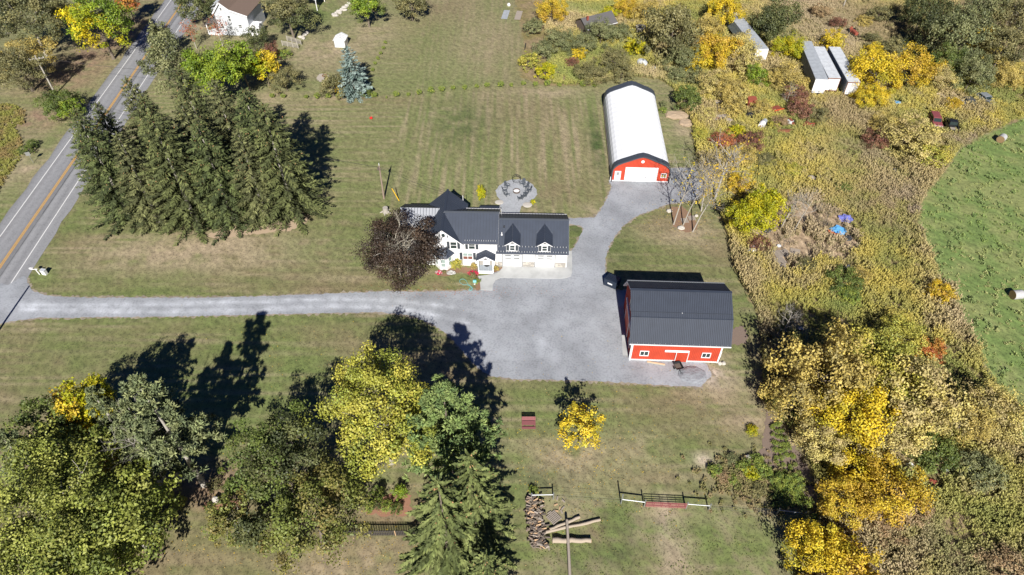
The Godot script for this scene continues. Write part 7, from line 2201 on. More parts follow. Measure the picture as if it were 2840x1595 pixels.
# ---------------------------------------------------------------- thicket and woods on the right
func build_thicket() -> void:
	for e in [
		["yellow thicket tree left of the dark shed roof", 9.43, -159.64, 7.0, 3.6, "gold", "tree"],
		["pale olive bush against the top lawn, left edge of the thicket", 4.93, -155.51, 3.4, 2.4, "grey_green", "bush"],
		["grey-green crown spreading in front of the dark shed", 20.31, -149.05, 6.4, 3.3, "grey_green", "tree"],
		["yellow tipped bush just right of the dark shed's ridge", 23.4, -160.52, 4.4, 2.4, "lemon", "bush"],
		["yellow and brown bush at the top edge above the open tank", 27.96, -163.12, 5.5, 3.2, "gold", "bush"],
		["olive bush at the top edge left of the big dull tree", 32.29, -159.98, 6.0, 3.4, "brown_yellow", "bush"],
		["grey-green bush below the dark shed's left corner", 10.59, -146.98, 5.0, 3.4, "grey_green", "bush"],
		["grey-green bush right below the shed crown", 15.45, -144.32, 5.0, 3.2, "grey_green", "bush"],
		["yellow-green bush on the thicket's left edge below the board", 3.78, -138.79, 3.2, 2.6, "yellow_green", "bush"],
		["bright yellow-green bush on the lawn's edge above the hedge row", 6.93, -133.94, 3.2, 2.4, "lemon", "bush"],
		["dull green bush on the thicket's left side, third row", 7.21, -142.92, 4.0, 2.8, "grey_green", "bush"],
		["small gold bush in the middle of the green thicket", 14.99, -141.4, 3.4, 1.7, "yellow", "bush"],
		["small red shrub below the gold bush in the thicket", 13.11, -138.87, 2.4, 1.4, "dark_red", "shrub"],
		["wide olive bush above the left end of the hoop building's rear", 16.75, -132.27, 4.0, 3.6, "olive", "bush"],
		["olive-green bush left of the oval tank", 22.12, -136.72, 5.0, 3.8, "olive", "bush"],
		["low olive bush directly behind the hoop building's peak", 23.42, -133.37, 3.0, 2.6, "olive", "bush"],
		["yellow-green bush between the open tank and the oval tank", 27.61, -144.48, 4.0, 2.4, "lemon", "bush"],
		["olive bush on the right of the shed's white fascia", 24.99, -151.34, 4.0, 2.8, "grey_green", "bush"],
		["large dull brown-green tree in the thicket right of the open tank", 34.15, -140.52, 13.0, 6.4, "olive", "tree"],
		["grey-green tree below the large dull one", 36.67, -136.86, 7.0, 3.6, "grey_green", "tree"],
		["small green bush left of the round evergreen's top", 35.57, -132.59, 3.0, 2.2, "grey_green", "bush"],
		["tall yellow tree at the top edge left of the grey trailer", 49.86, -157.51, 9.0, 4.2, "yellow", "tree"],
		["yellow crown left of the grey trailer's far end", 44.75, -149.94, 7.0, 3.6, "brown_yellow", "tree"],
		["bright gold tree below the grey trailer, largest of its group", 43.77, -138.16, 8.0, 4.6, "gold", "tree"],
		["gold bush left of the bright gold tree", 40.35, -136.72, 5.0, 3.0, "yellow", "bush"],
		["pale yellow bare-branched tree beside the grey trailer's side", 49.63, -141.04, 7.0, 3.8, "pale_yellow", "tree"],
		["pale yellow bush above the plank stacks", 41.13, -127.38, 5.0, 3.2, "pale_yellow", "bush"],
		["yellow-brown bush right of the plank stacks", 44.7, -125.18, 5.0, 3.4, "brown_yellow", "bush"],
		["bright green bush above the rusty crib", 51.6, -130.29, 4.4, 2.4, "bright", "bush"],
		["pale bush between the grey trailer's end and the green bush", 50.24, -134.3, 5.0, 3.0, "pale_yellow", "bush"],
		["dark green tree between the grey trailer and the brown clearing", 60.19, -151.1, 10.0, 5.2, "dark_green", "tree"],
		["yellow-green bush hiding the leftmost trailer's far end", 61.33, -141.39, 6.0, 3.4, "lemon", "bush"],
		["brownish-pink shrub left of the three trailers", 57.12, -128.88, 5.0, 4.2, "brown_yellow", "shrub"],
		["reddish shrub at the feet of the brownish-pink one", 57.72, -123.67, 3.4, 2.6, "dark_red", "shrub"],
		["gold bush beyond the middle trailer's far end", 72.48, -146.22, 4.6, 2.8, "yellow", "bush"],
		["large gold tree right of the trailers, nearest them", 75.3, -129.38, 8.0, 5.4, "yellow", "tree"],
		["large gold tree right of the trailers, farther from them", 83.04, -130.15, 8.0, 4.8, "gold", "tree"],
		["gold bush overlapping the rightmost trailer's rear corner", 71.38, -122.03, 5.0, 3.4, "yellow", "bush"],
		["yellow bush at the right end of the gold trees", 89.3, -129.85, 5.5, 3.4, "pale_yellow", "bush"],
		["small gold bush above the gold trees' left side", 80.95, -143.63, 3.4, 1.8, "yellow", "bush"],
		["pale green bush above the gold trees", 85.64, -144.65, 4.0, 2.8, "olive", "bush"],
		["gold weeds bush between the yellow bed frames and maroon wagon", 88.29, -120.55, 2.6, 1.8, "gold", "bush"],
		["olive tree at the top right, left side of the woods", 92.79, -144.82, 11.0, 4.6, "dark_green", "tree"],
		["big grey-green tree in the top right woods", 95.06, -138.35, 12.0, 5.4, "grey_green", "tree"],
		["dark green tree at the lower edge of the top right woods", 92.29, -133.28, 8.0, 3.8, "mid_green", "tree"],
		["grey-green tree at the bottom of the top right woods", 94.96, -128.62, 8.0, 4.0, "grey_green", "tree"],
		["yellow bush shining in the top right woods", 103.9, -143.29, 7.0, 2.6, "gold", "bush"],
		["olive-brown tree right of the yellow bush in the woods", 104.35, -136.6, 10.0, 4.8, "olive", "tree"],
		["dull green tree at the right edge of the picture's top", 112.63, -149.4, 11.0, 5.0, "olive", "tree"],
		["grey-green tree at the top edge of the woods", 107.19, -153.21, 11.0, 4.8, "grey_green", "tree"],
		["dark tree at the top edge where the woods begin", 96.09, -156.16, 11.0, 4.2, "dark_green", "tree"],
		["brown shrub in the woods above the silver car", 103.44, -130.4, 5.0, 3.4, "brown_yellow", "shrub"],
		["large pale yellow bush left of the black pickup", 73.63, -106.45, 6.0, 5.4, "pale_yellow", "bush"],
		["pale yellow bush at the left flank of the large one", 71.51, -111.77, 4.2, 3.2, "brown_yellow", "bush"],
		["yellow-green bush below the large pale one, towards the field", 75.68, -102.4, 4.0, 3.0, "yellow_green", "bush"],
		["dark brown shrub at the left foot of the large pale bush", 67.93, -107.94, 3.0, 2.4, "dark_red", "shrub"],
		["red sumac shrub beside the lane's end, left of two", 39.63, -107.46, 2.6, 2.6, "red", "shrub"],
		["red sumac shrub beside the lane's end, right of two", 44.45, -107.94, 2.6, 2.8, "dark_red", "shrub"],
		["small yellow bush among the red sumacs", 42.97, -111.3, 2.4, 1.8, "lemon", "bush"],
		["yellow-brown bush right behind the forked leafless tree", 41.44, -101.83, 4.0, 2.8, "brown_yellow", "bush"],
		["small gold bush behind the aspens on the weed edge", 39.01, -93.95, 3.4, 2.0, "gold", "bush"],
		["bright yellow-green tree on the fence line beyond the aspens", 37.86, -83.04, 7.5, 3.7, "lemon", "tree"],
		["bright yellow-green crown right beside the first on the fence line", 41.5, -86.51, 6.5, 2.9, "lemon", "tree"],
		["small red-brown shrub at the clearing's left edge", 39.01, -79.75, 1.8, 1.9, "dark_red", "shrub"],
		["green weeds bush right of the bright yellow-green trees' foot", 45.1, -74.55, 1.8, 1.8, "olive", "bush"],
		["green shrub in the goldenrod below the clearing, right one", 49.21, -70.96, 2.6, 2.6, "mid_green", "shrub"],
		["pale yellow bush beside the green shrub in the goldenrod", 52.06, -72.07, 2.4, 1.8, "brown_yellow", "bush"],
		["small orange-yellow bush at the green field's edge", 62.51, -68.42, 3.0, 1.9, "gold", "bush"],
		["orange-red bush in the goldenrod below the field's edge", 56.08, -57.58, 2.8, 1.9, "orange", "bush"],
		["green bush in the weeds below the clearing, left one", 49.08, -67.96, 2.0, 1.8, "garden", "bush"],
		["large yellow-brown tree, biggest of the lower right group", 38.18, -49.65, 11.5, 5.6, "brown_yellow", "tree"],
		["yellow-green crown right above the biggest yellow-brown tree", 44.56, -53.35, 9.0, 4.4, "yellow_green", "tree"],
		["yellow crown below the biggest yellow-brown tree", 40.7, -45.76, 9.0, 4.4, "yellow", "tree"],
		["pinkish-yellow crown at the left of the lower right group", 34.94, -48.12, 7.0, 3.6, "brown_yellow", "tree"],
		["yellow bush on the garden's upper right border", 36.33, -43.04, 5.0, 3.2, "pale_yellow", "bush"],
		["pale yellow-grey tree with soft crown in the lower right group", 48.61, -47.41, 10.0, 5.2, "pale_yellow", "tree"],
		["olive-yellow tree between the biggest and the pale soft one", 46.63, -49.98, 9.0, 4.0, "yellow_green", "tree"],
		["pale brownish crown below the pale soft tree", 44.89, -42.8, 7.0, 3.8, "pale_yellow", "tree"],
		["yellow-green bush above the pale soft tree", 52.31, -58.91, 5.0, 3.4, "yellow_green", "bush"],
		["yellow bush on the green field's edge, lower of two", 58.82, -46.95, 6.0, 3.6, "pale_yellow", "tree"],
		["brown-yellow bush left of the one on the field's edge", 54.71, -45.53, 5.0, 3.4, "brown_yellow", "bush"],
		["dark green shrub right of the white lumps in the weeds", 50.22, -42.04, 3.0, 2.6, "mid_green", "shrub"],
		["pale green shrub among the goldenrod near the lower right", 54.35, -39.82, 2.6, 2.6, "grey_green", "shrub"],
		["gold tree with pale leaves in the lower right weeds", 41.83, -36.06, 6.0, 3.8, "gold", "tree"],
		["bright gold bush left below the pale-leaved gold tree", 36.94, -35.42, 4.6, 3.2, "gold", "bush"],
		["gold bush left above the pale-leaved gold tree", 39.92, -38.9, 4.0, 2.8, "yellow", "bush"],
		["brown leafy shrub right below the pale-leaved gold tree", 43.98, -34.94, 2.6, 2.4, "tan", "shrub"],
		["bright orange-gold bush cut by the bottom edge, left half", 31.41, -28.87, 6.0, 3.4, "yellow", "bush"],
		["bright orange-gold bush cut by the bottom edge, right half", 34.32, -28.43, 5.5, 3.0, "gold", "bush"],
		["pale yellow bush left of the red-stained slab", 37.68, -116.39, 3.0, 2.2, "pale_yellow", "bush"],
		["yellow-brown bush between plank stacks and rusty crib", 43.75, -118.89, 4.0, 2.5, "brown_yellow", "bush"],
		["pale bush just left of the rusty crib's roof", 46.1, -123.47, 3.6, 2.2, "pale_yellow", "bush"],
		["yellow-brown bush right of the rusty crib", 49.5, -119.34, 3.0, 2.0, "brown_yellow", "bush"],
		["tan brush in front of the brick-red wagon wreck", 52.1, -114.74, 2.4, 1.7, "tan", "shrub"],
		["yellow-green bush between tank and scrap sheets", 50.95, -114.01, 1.8, 1.4, "yellow_green", "bush"],
		["pinkish-brown shrub above the scrap beams", 57.23, -118.4, 3.4, 2.6, "dark_red", "shrub"],
		["olive-brown shrub right of the scrap beams", 59.92, -116.77, 2.6, 2.2, "olive", "shrub"],
		["yellow-green bush on the weeds' left border below the slabs", 35.91, -110.42, 2.0, 1.8, "yellow_green", "bush"],
		["dull green bush left of the round evergreen's shadow", 39.44, -131.07, 3.4, 2.2, "grey_green", "bush"],
		["olive bush on the goldenrod below the red sumacs", 45.7, -102.23, 2.2, 1.9, "olive", "bush"],
		["yellow-green bush in the goldenrod above the clearing", 50.04, -99.07, 2.0, 2.0, "yellow_green", "bush"],
		["small yellow bush right of the grey board in the weeds", 55.55, -98.37, 2.2, 1.7, "pale_yellow", "bush"],
		["small green bush in the brown weeds above the tarps", 57.27, -94.11, 1.6, 1.4, "mid_green", "bush"],
		["brown brush at the top edge, left part of the brown clearing", 76.06, -164.46, 3.0, 2.6, "tan", "shrub"],
		["reddish brush in the brown clearing left of the tractor wreck", 78.1, -158.5, 2.6, 2.0, "dark_red", "shrub"],
		["olive brush at the top edge, right part of the brown clearing", 89.21, -162.2, 3.6, 3.0, "olive", "shrub"],
		["orange-brown brush above the tractor wreck", 85.07, -159.76, 2.4, 2.0, "brown_yellow", "shrub"],
		["green brush right of the tractor wreck", 83.09, -149.94, 2.6, 2.4, "olive", "shrub"],
		["grey leafy brush on the right edge of the lower right corner", 51.67, -28.65, 2.2, 2.4, "tan", "shrub"],
		["dull mauve brush between the two gold bush groups", 40.89, -32.82, 2.0, 2.2, "tan", "shrub"],
		["dark green bush behind the right corner brace", 31.92, -32.35, 3.0, 1.8, "dark_green", "bush"],
	]:
		var kind := "thicket_tree" if e[6] == "tree" else ("thicket_bush" if e[6] == "bush" else "thicket_shrub")
		bush(kind, e[0], e[1], e[2], e[3], e[4], e[5], e[6])
	bare("bare_shrub", "pale grey leafless shrub on the weed edge right of the barn", 38.05, -61.71, 5.5, 1.3, "bark_pale", {"limbs": 14, "from": 0.15, "rad": 0.08, "cat": "shrub"})
	bare("bare_shrub", "thin grey leafless tree in the brown clearing, left one", 43.97, -84.2, 7.0, 0.9, "bark_pale", {"limbs": 9, "rad": 0.09, "lean": Vector3(0.8, 0, 0), "cat": "tree"})
	bare("bare_shrub", "thin grey leafless tree in the brown clearing, right one", 46.02, -83.75, 7.5, 0.8, "bark_pale", {"limbs": 8, "rad": 0.08, "lean": Vector3(1.0, 0, 0), "cat": "tree"})
	bare("bare_shrub", "dark leafless sapling over the pallets in the clearing", 42.91, -79.38, 3.2, 1.2, "bark", {"limbs": 9, "from": 0.2, "rad": 0.05, "cat": "sapling"})
	bare("bare_shrub", "dark leafless thorn bush above the light-blue tarp", 50.61, -83.75, 4.2, 1.4, "bark", {"limbs": 14, "from": 0.15, "rad": 0.06, "cat": "shrub"})
	bare("bare_shrub", "grey leafless brush heap right of the brownish-pink shrub", 55.95, -123.13, 4.5, 1.3, "bark_pale", {"limbs": 12, "from": 0.2, "rad": 0.06, "cat": "shrub"})
	bare("bare_shrub", "brown leafless brush under the yellow-green fence-line trees' upper side", 39.96, -92.79, 4.5, 1.4, "bark_pale", {"limbs": 14, "from": 0.2, "rad": 0.06, "leaves": "gold", "n": 40, "cat": "shrub"})
	bare("leafless_tree", "pale leafless tree at the top edge in the brown clearing", 83.64, -169.82, 7.0, 1.0, "bark_pale", {"limbs": 8, "rad": 0.14})
	bare("leafless_tree", "pale leafless trunk at the right edge of the top woods", 113.45, -147.67, 9.0, 0.7, "bark_pale", {"limbs": 7, "rad": 0.1})

func build_small_plants() -> void:
	# the young hedge along the back lawn
	var hedge := slab_of([-49.52, -125.7, -47.17, -125.56, -42.45, -125.41, -40.14, -125.41, -37.9, -125.41, -35.67, -125.41, -28.43, -125.84, -25.93, -125.56, -23.9, -125.99, -21.48, -126.42, -19.29, -127.01, -16.86, -127.6, -14.65, -128.19, -12.35, -128.93, -9.94, -129.08, -7.45, -129.68, -5.26, -129.98, -2.36, -130.13, -0.15, -130.28, 2.45, -130.74, 4.96, -130.43, 7.41, -130.58, 9.99, -130.28, 15.02, -130.13, 17.46, -130.13])
	var ord := ["first", "second", "third", "fourth", "fifth", "sixth", "seventh", "eighth", "ninth", "tenth", "eleventh", "twelfth", "thirteenth", "fourteenth", "fifteenth", "sixteenth", "seventeenth", "eighteenth", "nineteenth", "twentieth", "twenty-first", "twenty-second", "twenty-third", "twenty-fourth", "twenty-fifth"]
	var c0: Node3D
	for k in hedge.size():
		var label := "%s young green seedling from the left in the long hedge row" % ord[k]
		var at := Vector3(hedge[k].x, 0, hedge[k].y)
		if k == 0:
			c0 = bush("hedge_seedling", label, at.x, at.z, 1.15, 0.55, "garden", "seedling")
			c0.set_meta("group", "young hedge seedlings behind the back lawn")
		else:
			var c := copy(c0, at, k * 1.7, label)
			var s := 0.8 + 0.5 * fposmod(sin(k * 12.9) * 43.7, 1.0)
			if k == 7:
				s = 0.45
			c.scale = Vector3.ONE * s
	var diag := slab_of([-29.38, -150.02, -29.43, -147.32, -29.74, -144.69, -30.06, -142.29, -30.29, -139.94, -30.42, -137])
	for k in diag.size():
		copy(c0, Vector3(diag[k].x, 0, diag[k].y), k * 2.0, "%s seedling from the top in the short row running up the lawn" % ord[k]).scale = Vector3.ONE * 0.75
	# shrubs and plants in beds
	for e in [
		["thin young tree with yellow-green leaves behind the house", -5.18, -91.29, 3.6, 0.8, "lemon", "sapling"],
		["small yellow-leaved shrub right of the bay window", -8.55, -74.84, 1.9, 0.85, "yellow_green", "shrub"],
		["little brown conifer left of the porch posts", -5.82, -74.6, 1.5, 0.4, "brown_yellow", "shrub"],
		["little golden conifer between porch and garage door", -2.43, -74.28, 1.0, 0.42, "brown_yellow", "shrub"],
		["small green shrub in front of the pink flowers", -5.85, -72.71, 1.1, 0.5, "olive", "shrub"],
		["tiny green plant between the two flower patches", -10.36, -73.81, 0.7, 0.3, "olive", "plant"],
		["leafy green hosta clump beside the hose reel", -5.27, -71.78, 0.7, 0.6, "garden", "plant"],
		["small yellow-stemmed bush on the lawn right of the patio", 3.56, -90.51, 1.0, 0.5, "lemon", "shrub"],
		["white-twigged dry shrub beside the hoop building's right wall", 30.82, -122.01, 1.4, 0.8, "grey_green", "shrub"],
		["low green shrub below the white-twigged one", 30.31, -120.22, 1.0, 0.9, "garden", "shrub"],
		["small round shrub in the bed above the boulder, left", -34.15, -35.6, 0.9, 0.6, "mid_green", "shrub"],
		["dark round shrub right of the boulder", -32.38, -36.78, 1.3, 0.75, "mid_green", "shrub"],
		["small upright green shrub on the lawn's edge above the bed, left", -34.05, -40.01, 1.3, 0.42, "garden", "shrub"],
		["small upright green shrub on the lawn's edge above the bed, right", -31.88, -39.68, 1.2, 0.35, "mid_green", "shrub"],
		["spreading dull shrub in the bed left of the round dark one", -34.39, -38.35, 0.9, 0.85, "olive", "shrub"],
		["spreading green shrub in the middle of the upper bed", -32.63, -38.35, 0.9, 0.9, "mid_green", "shrub"],
		["spreading grey shrub at the right of the upper bed", -30.66, -38.8, 0.9, 0.9, "grey_green", "shrub"],
		["low pale shrub under the pines' edge", -37.8, -36.34, 0.8, 0.9, "yellow_green", "shrub"],
		["blue-green ball shrub left of the reddening maple", -28.06, -36.34, 1.6, 0.95, "grey_green", "shrub"],
		["bright green shrub behind the picket fence, leftmost of four", -16.12, -35.6, 1.3, 0.75, "garden", "shrub"],
		["small dark shrub behind the picket fence, second from left", -15.2, -35.77, 0.9, 0.5, "dark_green", "shrub"],
		["bright green shrub behind the picket fence, third from left", -14.08, -35.6, 1.3, 0.75, "garden", "shrub"],
		["mid green shrub behind the picket fence, rightmost of four", -12.95, -35.34, 1.1, 0.7, "mid_green", "shrub"],
		["green leafy shrub below the yellow-green maple's edge", -15.3, -37.09, 1.6, 0.9, "garden", "shrub"],
		["green leafy shrub under the green pine's left edge", -12.84, -37.22, 1.6, 0.9, "bright", "shrub"],
		["green plants sprouting at the foot of the woodpile's upper end", 2.41, -37.8, 0.7, 0.6, "garden", "plant"],
		["bright green shrub on the weed edge right of the lower lawn", 32.62, -50.72, 1.6, 1.0, "garden", "shrub"],
		["dark evergreen bush at the left edge by the road sign", -89.94, -105.81, 1.6, 1.3, "mid_green", "shrub"],
		["dark evergreen bush behind the road sign", -89.93, -107.82, 1.4, 1.1, "mid_green", "shrub"],
		["small red seedling in the shade beside the spruces", -72.83, -121.04, 1.0, 0.7, "red", "shrub"],
	]:
		bush("garden_plant" if e[6] == "plant" else "garden_shrub", e[0], e[1], e[2], e[3], e[4], e[5], e[6])
	# vegetable garden: leafy weeds and rows of young plants
	var gd := [[2013,1318, 1.0, 0.9, "garden", "large-leaved green plant at the left end of the garden weeds"], [2035,1335, 0.8, 0.8, "tan", "dry tan weed clump right of the large-leaved plant"], [2055,1340, 0.7, 0.7, "garden", "small green clump in the middle of the garden weeds"], [2095,1310, 1.1, 1.0, "garden", "bright leafy clump right of the pale upright stone"], [2112,1325, 1.0, 1.0, "lemon", "yellowish leafy clump below the bright one"], [2140,1290, 0.9, 0.9, "garden", "dark leafy clump at the soil's left border, upper"], [2150,1215, 0.9, 0.8, "lemon", "yellowish plant at the top left of the garden soil"], [2145,1320, 1.0, 1.1, "garden", "leafy clump at the soil's left border, lower"], [2185,1350, 1.2, 1.4, "garden", "wide leafy clump at the bottom of the garden, left"], [2220,1355, 1.2, 1.4, "garden", "wide leafy clump at the bottom of the garden, right"], [2200,1385, 1.2, 1.3, "garden", "leafy clump right above the corner brace rail"], [2170,1395, 1.0, 1.1, "mid_green", "dark leafy clump left above the corner brace rail"], [2235,1400, 1.2, 1.0, "garden", "leafy clump at the corner brace's right post"], [2245,1450, 1.0, 0.9, "garden", "green weeds below the corner brace along its wire"], [2120,1370, 0.8, 1.0, "olive", "dull green weeds left of the corner brace"], [2075,1290, 0.7, 0.8, "grey_green", "grey-green weeds around the upright pale stone"]]
	for e in gd:
		var p := garden_at(e[0], e[1])
		bush("garden_plant", e[5], p.x, p.y, e[2], e[3], e[4], "plant")
	var r := RandomNumberGenerator.new()
	r.seed = 90
	var n := 0
	for row in 4:
		for k in 9:
			var u := (k + r.randf_range(-0.2, 0.2)) / 9.0
			var p := Vector2(33.62, -46.65).lerp(Vector2(33.97, -38.35), u) + Vector2(-0.2 - row * 0.85 * (0.4 + 0.7 * u), r.randf_range(-0.3, 0.3))
			var b := bush("crop_plant", "%s little green plant from the top in the garden soil's %s row from the right" % [ord[k], ord[row]], p.x, p.y, 0.5, r.randf_range(0.25, 0.42), "garden", "plant")
			b.set_meta("group", "small plants in the garden rows")
			n += 1

func garden_at(u: float, v: float) -> Vector2:
	# garden spots measured from its corner post
	var s := 1.0 / (25.4 + (v - 1500.0) * 0.0098)
	return Vector2(29.72, -34.91) + Vector2((u - 2153.0) * s, (v - 1428.0) * s * 1.13)

# ---------------------------------------------------------------- what nobody could count
func scatter(called: String, label: String, m: Mesh, mt: Material, at: PackedVector3Array, sc: PackedFloat32Array, cols: PackedColorArray, sd: int, upright := true) -> void:
	var r := RandomNumberGenerator.new()
	r.seed = sd
	var mm := MultiMesh.new()
	mm.transform_format = MultiMesh.TRANSFORM_3D
	mm.use_colors = true
	mm.mesh = m
	mm.instance_count = at.size()
	for k in at.size():
		var b := Basis(Vector3.UP, r.randf() * TAU)
		if not upright:
			b = Basis.from_euler(Vector3(r.randf_range(-0.4, 0.4), r.randf() * TAU, r.randf_range(-0.4, 0.4)))
		mm.set_instance_transform(k, Transform3D(b.scaled(Vector3(1, r.randf_range(0.8, 1.25), 1) * sc[k]), at[k]))
		mm.set_instance_color(k, cols[k])
	var o := MultiMeshInstance3D.new()
	o.multimesh = mm
	o.material_override = mt
	put(o, called, self)
	o.set_meta("label", label)
	o.set_meta("kind", "stuff")

func weed_mesh(sd: int, h: float, n: int, plume: bool) -> ArrayMesh:
	var r := RandomNumberGenerator.new()
	r.seed = sd
	var lb := LB.new()
	for k in n:
		var base := Vector3(r.randf_range(-0.3, 0.3), 0, r.randf_range(-0.3, 0.3))
		var d := (Vector3.UP + Vector3(r.randf_range(-0.35, 0.35), 0, r.randf_range(-0.35, 0.35))).normalized()
		var hh := h * r.randf_range(0.6, 1.1)
		var nn := d.cross(rdir(r)).normalized()
		var g := r.randf_range(0.6, 1.0)
		lb.leaf(base + d * hh * 0.45, nn, d, hh * 0.5, 0.05, Color(g * 0.75, g * 0.85, g * 0.7))
		if plume:
			for j in 5:
				var g2 := r.randf_range(0.9, 1.12)
				lb.leaf(base + d * hh * r.randf_range(0.7, 1.0) + rdir(r) * 0.07, (rdir(r) + Vector3.UP * 0.4).normalized(), (d + rdir(r) * 0.35).normalized(), 0.15, 0.05, Color(g2, g2, g2))
	return lb.mesh()

func build_ground_cover() -> void:
	var r := RandomNumberGenerator.new()
	r.seed = 404
	var n1 := noise(61, 0.05, 3)
	var n2 := noise(62, 0.2, 3)
	# keep wrecks and scrap clear
	var keep := []
	for o in get_children():
		var cat: String = o.get_meta("category", "")
		if cat in ["trailer", "car", "pickup truck", "junk", "tarp", "pallet", "scrap", "slab", "tank", "bin", "wagon", "trough", "planks", "bed frame", "ramp", "steel frame", "shed", "tractor", "board platform", "stone", "beam", "plant"]:
			keep.append([o, {"trailer": 0.0, "car": 1.6, "pickup truck": 1.9, "shed": 4.0, "planks": 1.4, "tank": 1.5, "plant": 0.5}.get(cat, 1.15)])
	var at := PackedVector3Array()
	var sc := PackedFloat32Array()
	var cl := PackedColorArray()
	var gold := Color(0.6, 0.5, 0.11)
	var olive := Color(0.44, 0.41, 0.12)
	var green := Color(0.31, 0.36, 0.105)
	var brown := Color(0.44, 0.345, 0.19)
	var tan := Color(0.56, 0.45, 0.29)
	var mauve := Color(0.44, 0.35, 0.24)
	var patches := [[64.15, -91.29, 12, 8, brown, 0.8], [63.81, -104.07, 9, 7, mauve, 0.7], [67.68, -83.75, 4, 18, mauve, 0.7], [86.95, -109.39, 8, 3, mauve, 0.8], [63.76, -66.17, 3, 7, tan, 0.9], [62.31, -67.61, 3, 5, tan, 0.6], [35.86, -63.39, 2, 9, mauve, 0.9], [43.41, -33.98, 5, 4, mauve, 0.8], [40.85, -29.55, 9, 4, mauve, 0.6], [52.02, -28.79, 4, 3, mauve, 0.8], [51.51, -102.93, 12, 8, gold, 0.5], [43.6, -66.89, 9, 6, gold, 0.5], [55.53, -70.57, 10, 8, gold, 0.4], [53.55, -38.35, 9, 8, olive, 0.6], [47.8, -66.89, 4, 3, green, 0.7], [53.46, -33.98, 8, 6, green, 0.4], [48.68, -40.67, 6, 3, green, 0.7], [66.55, -117.66, 7, 6, brown, 0.9], [70.07, -110, 4, 5, tan, 0.6], [75.09, -168.11, 9, 12, tan, 0.8], [90.79, -161.89, 12, 12, brown, 0.8], [14.16, -136.67, 14, 8, green, 0.6], [12.34, -161.89, 9, 9, tan, 0.5], [32.8, -135.08, 6, 4, tan, 0.7]]
	var top_clear := Vector2(79.53, -159.89)
	var tries := 150000
	for k in tries:
		var p := Vector2(r.randf_range(8.0, 112.0), r.randf_range(-188.0, -26.0))
		if p.x < 20.0 and p.y > -128.0:
			continue
		if not Geometry2D.is_point_in_polygon(p, weeds_poly):
			continue
		var a := n1.get_noise_2d(p.x, p.y)
		var b := n2.get_noise_2d(p.x, p.y)
		var inside_clear := Geometry2D.is_point_in_polygon(p, clearing)
		var dry := exp(-p.distance_squared_to(top_clear) / 320.0)
		if inside_clear and b < 0.22 and r.randf() < 0.93:
			continue
		if b < -0.32 and r.randf() < 0.7:
			continue
		var bad := false
		for e in keep:
			var q: Vector3 = e[0].position
			if absf(q.x - p.x) > 19.0 or absf(q.z - p.y) > 19.0:
				continue
			if e[1] == 0.0:
				var lp: Vector3 = e[0].transform.affine_inverse() * Vector3(p.x, 0, p.y)
				if absf(lp.x) < 1.6 and lp.z < 0.6 and lp.z > -17.5:
					bad = true
			elif Vector2(q.x, q.z).distance_to(p) < e[1]:
				bad = true
		if bad:
			continue
		var c := olive.lerp(gold, clampf(0.55 + b * 1.6 + a, 0, 1))
		c = c.lerp(green, clampf(-a * 2.4 - 0.45 + b * 0.8, 0, 0.75))
		c = c.lerp(brown, clampf(a * 2.6 - b * 1.1, 0, 0.8))
		c = c.lerp(tan, clampf(dry * 1.2 - 0.1 + b * 0.5, 0, 1))
		for q in patches:
			var w: float = exp(-Vector2((p.x - q[0]) / q[2], (p.y - q[1]) / q[3]).length_squared() * 1.2) * clampf(1.0 + b * 2.2, 0.2, 1.4)
			c = c.lerp(q[4], clampf(w * q[5], 0, 0.95))
		if inside_clear:
			c = brown.lerp(tan, r.randf())
		var edge := 1.0
		at.append(Vector3(p.x, 0, p.y))
		sc.append(r.randf_range(0.6, 1.15) * (0.95 + a * 0.7) * (1.0 - 0.45 * dry) * edge)
		var t := r.randf_range(0.86, 1.1)
		cl.append(Color(c.r * t, c.g * t, c.b * t))
	scatter("tall_weeds", "tall goldenrod and dry weeds covering the overgrown ground on the right", weed_mesh(1, 1.35, 7, true), M.weed, at, sc, cl, 1)
	print("weeds ", at.size())
	# low matted growth beneath
	at.clear(); sc.clear(); cl.clear()
	for k in 7000:
		var p := Vector2(r.randf_range(40.0, 108.0), r.randf_range(-140.0, -30.0))
		if not Geometry2D.is_point_in_polygon(p, field_poly):
			continue
		var a := n1.get_noise_2d(p.x, p.y)
		var b := n2.get_noise_2d(p.x, p.y)
		at.append(Vector3(p.x, 0, p.y))
		sc.append(r.randf_range(0.5, 1.0) * (1.0 + b))
		var c := Color(0.28, 0.38, 0.11).lerp(Color(0.4, 0.42, 0.17), clampf(0.5 + a * 1.6 + b * 0.5, 0, 1))
		if b > 0.25:
			c = c.lerp(Color(0.16, 0.25, 0.08), 0.7)
		cl.append(c)
	scatter("field_crop", "low green crop growing over the field at the right edge", weed_mesh(3, 0.2, 8, true), M.weed, at, sc, cl, 2)
	# meadow left of the road
	at.clear(); sc.clear(); cl.clear()
	for k in 9000:
		var p := Vector2(r.randf_range(-112.0, -85.0), r.randf_range(-132.0, -85.0))
		if not Geometry2D.is_point_in_polygon(p, meadow_poly):
			continue
		var b := n2.get_noise_2d(p.x, p.y)
		at.append(Vector3(p.x, 0, p.y))
		sc.append(r.randf_range(0.5, 0.95))
		cl.append(Color(0.33, 0.33, 0.08).lerp(Color(0.36, 0.27, 0.11), clampf(0.3 + b * 1.6, 0, 1)) * r.randf_range(0.8, 1.2))
	scatter("meadow_weeds", "yellow-green unmown meadow left of the road", weed_mesh(4, 0.5, 8, true), M.weed, at, sc, cl, 3)
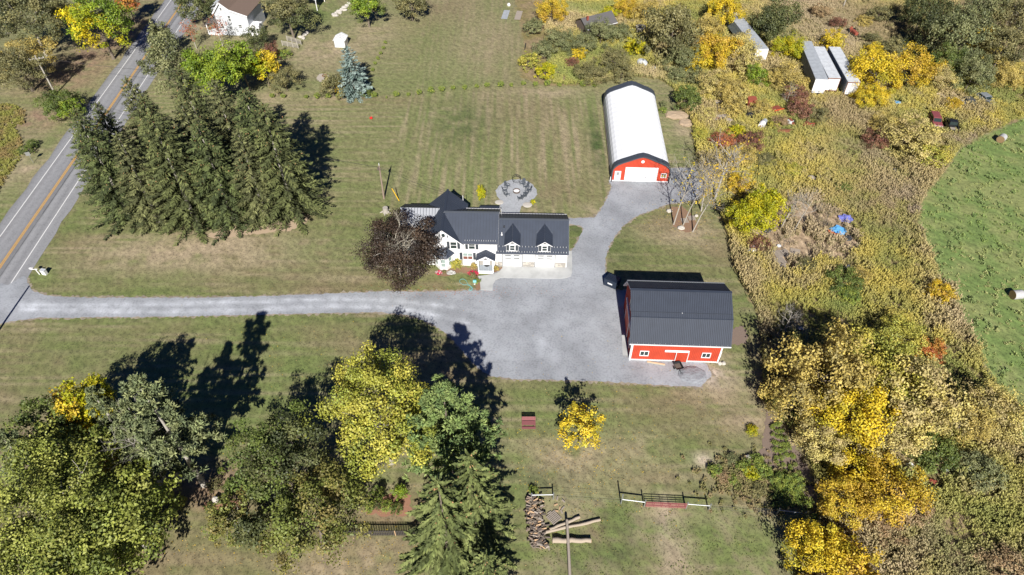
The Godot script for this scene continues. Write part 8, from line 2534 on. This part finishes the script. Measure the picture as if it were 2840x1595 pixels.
	# pasture tufts and rough grass near the barn
	at.clear(); sc.clear(); cl.clear()
	for k in 2600:
		var p := Vector2(r.randf_range(1.5, 31.0), r.randf_range(-38.5, -24.0))
		var b := n2.get_noise_2d(p.x * 1.4, p.y * 1.4)
		if b < 0.02 or not Geometry2D.is_point_in_polygon(p, pasture_poly):
			continue
		at.append(Vector3(p.x, 0, p.y))
		sc.append(r.randf_range(0.1, 0.22))
		cl.append(Color(0.22, 0.28, 0.08).lerp(Color(0.34, 0.35, 0.13), r.randf()))
	for k in 420:
		var p := Vector2(27.72, -38.8) + Vector2(r.randfn(0, 2.6), r.randfn(0, 1.7))
		at.append(Vector3(p.x, 0, p.y))
		sc.append(r.randf_range(0.5, 0.9))
		cl.append(Color(0.2, 0.22, 0.06).lerp(Color(0.36, 0.27, 0.14), r.randf()))
	scatter("grass_tufts", "rough green tufts in the grazed pasture and the garden weeds", weed_mesh(5, 0.5, 9, true), M.weed, at, sc, cl, 4)
	# fallen leaves on the lawns
	at.clear(); sc.clear(); cl.clear()
	for s in [[-30.99, -32.74, 9.0, 5.0, 500], [-28.2, -52.14, 12.0, 8.0, 500], [-14.76, -30.33, 8.0, 4.0, 700], [7.82, -42.59, 6.0, 3.0, 300], [-9.12, -69.81, 6.0, 0.7, 300], [17.46, -49.33, 12.0, 6.0, 300], [28.14, -86.5, 4.0, 3.0, 300], [5.91, -39.26, 8.0, 3.0, 300]]:
		for k in s[4]:
			var p := Vector3(s[0] + r.randfn(0, s[2]), 0.05, s[1] + r.randfn(0, s[3]))
			at.append(p)
			sc.append(r.randf_range(0.6, 1.3))
			cl.append([Color(0.6, 0.42, 0.05), Color(0.45, 0.3, 0.1), Color(0.5, 0.36, 0.16)][r.randi() % 3] if s[3] > 1.0 else Color(0.4, 0.14, 0.06))
	var lf := LB.new()
	lf.leaf(Vector3.ZERO, Vector3.UP, Vector3.RIGHT, 0.07, 0.05, Color.WHITE)
	scatter("fallen_leaves", "yellow and brown fallen leaves strewn over the lawns", lf.mesh(), M.weed, at, sc, cl, 5, false)
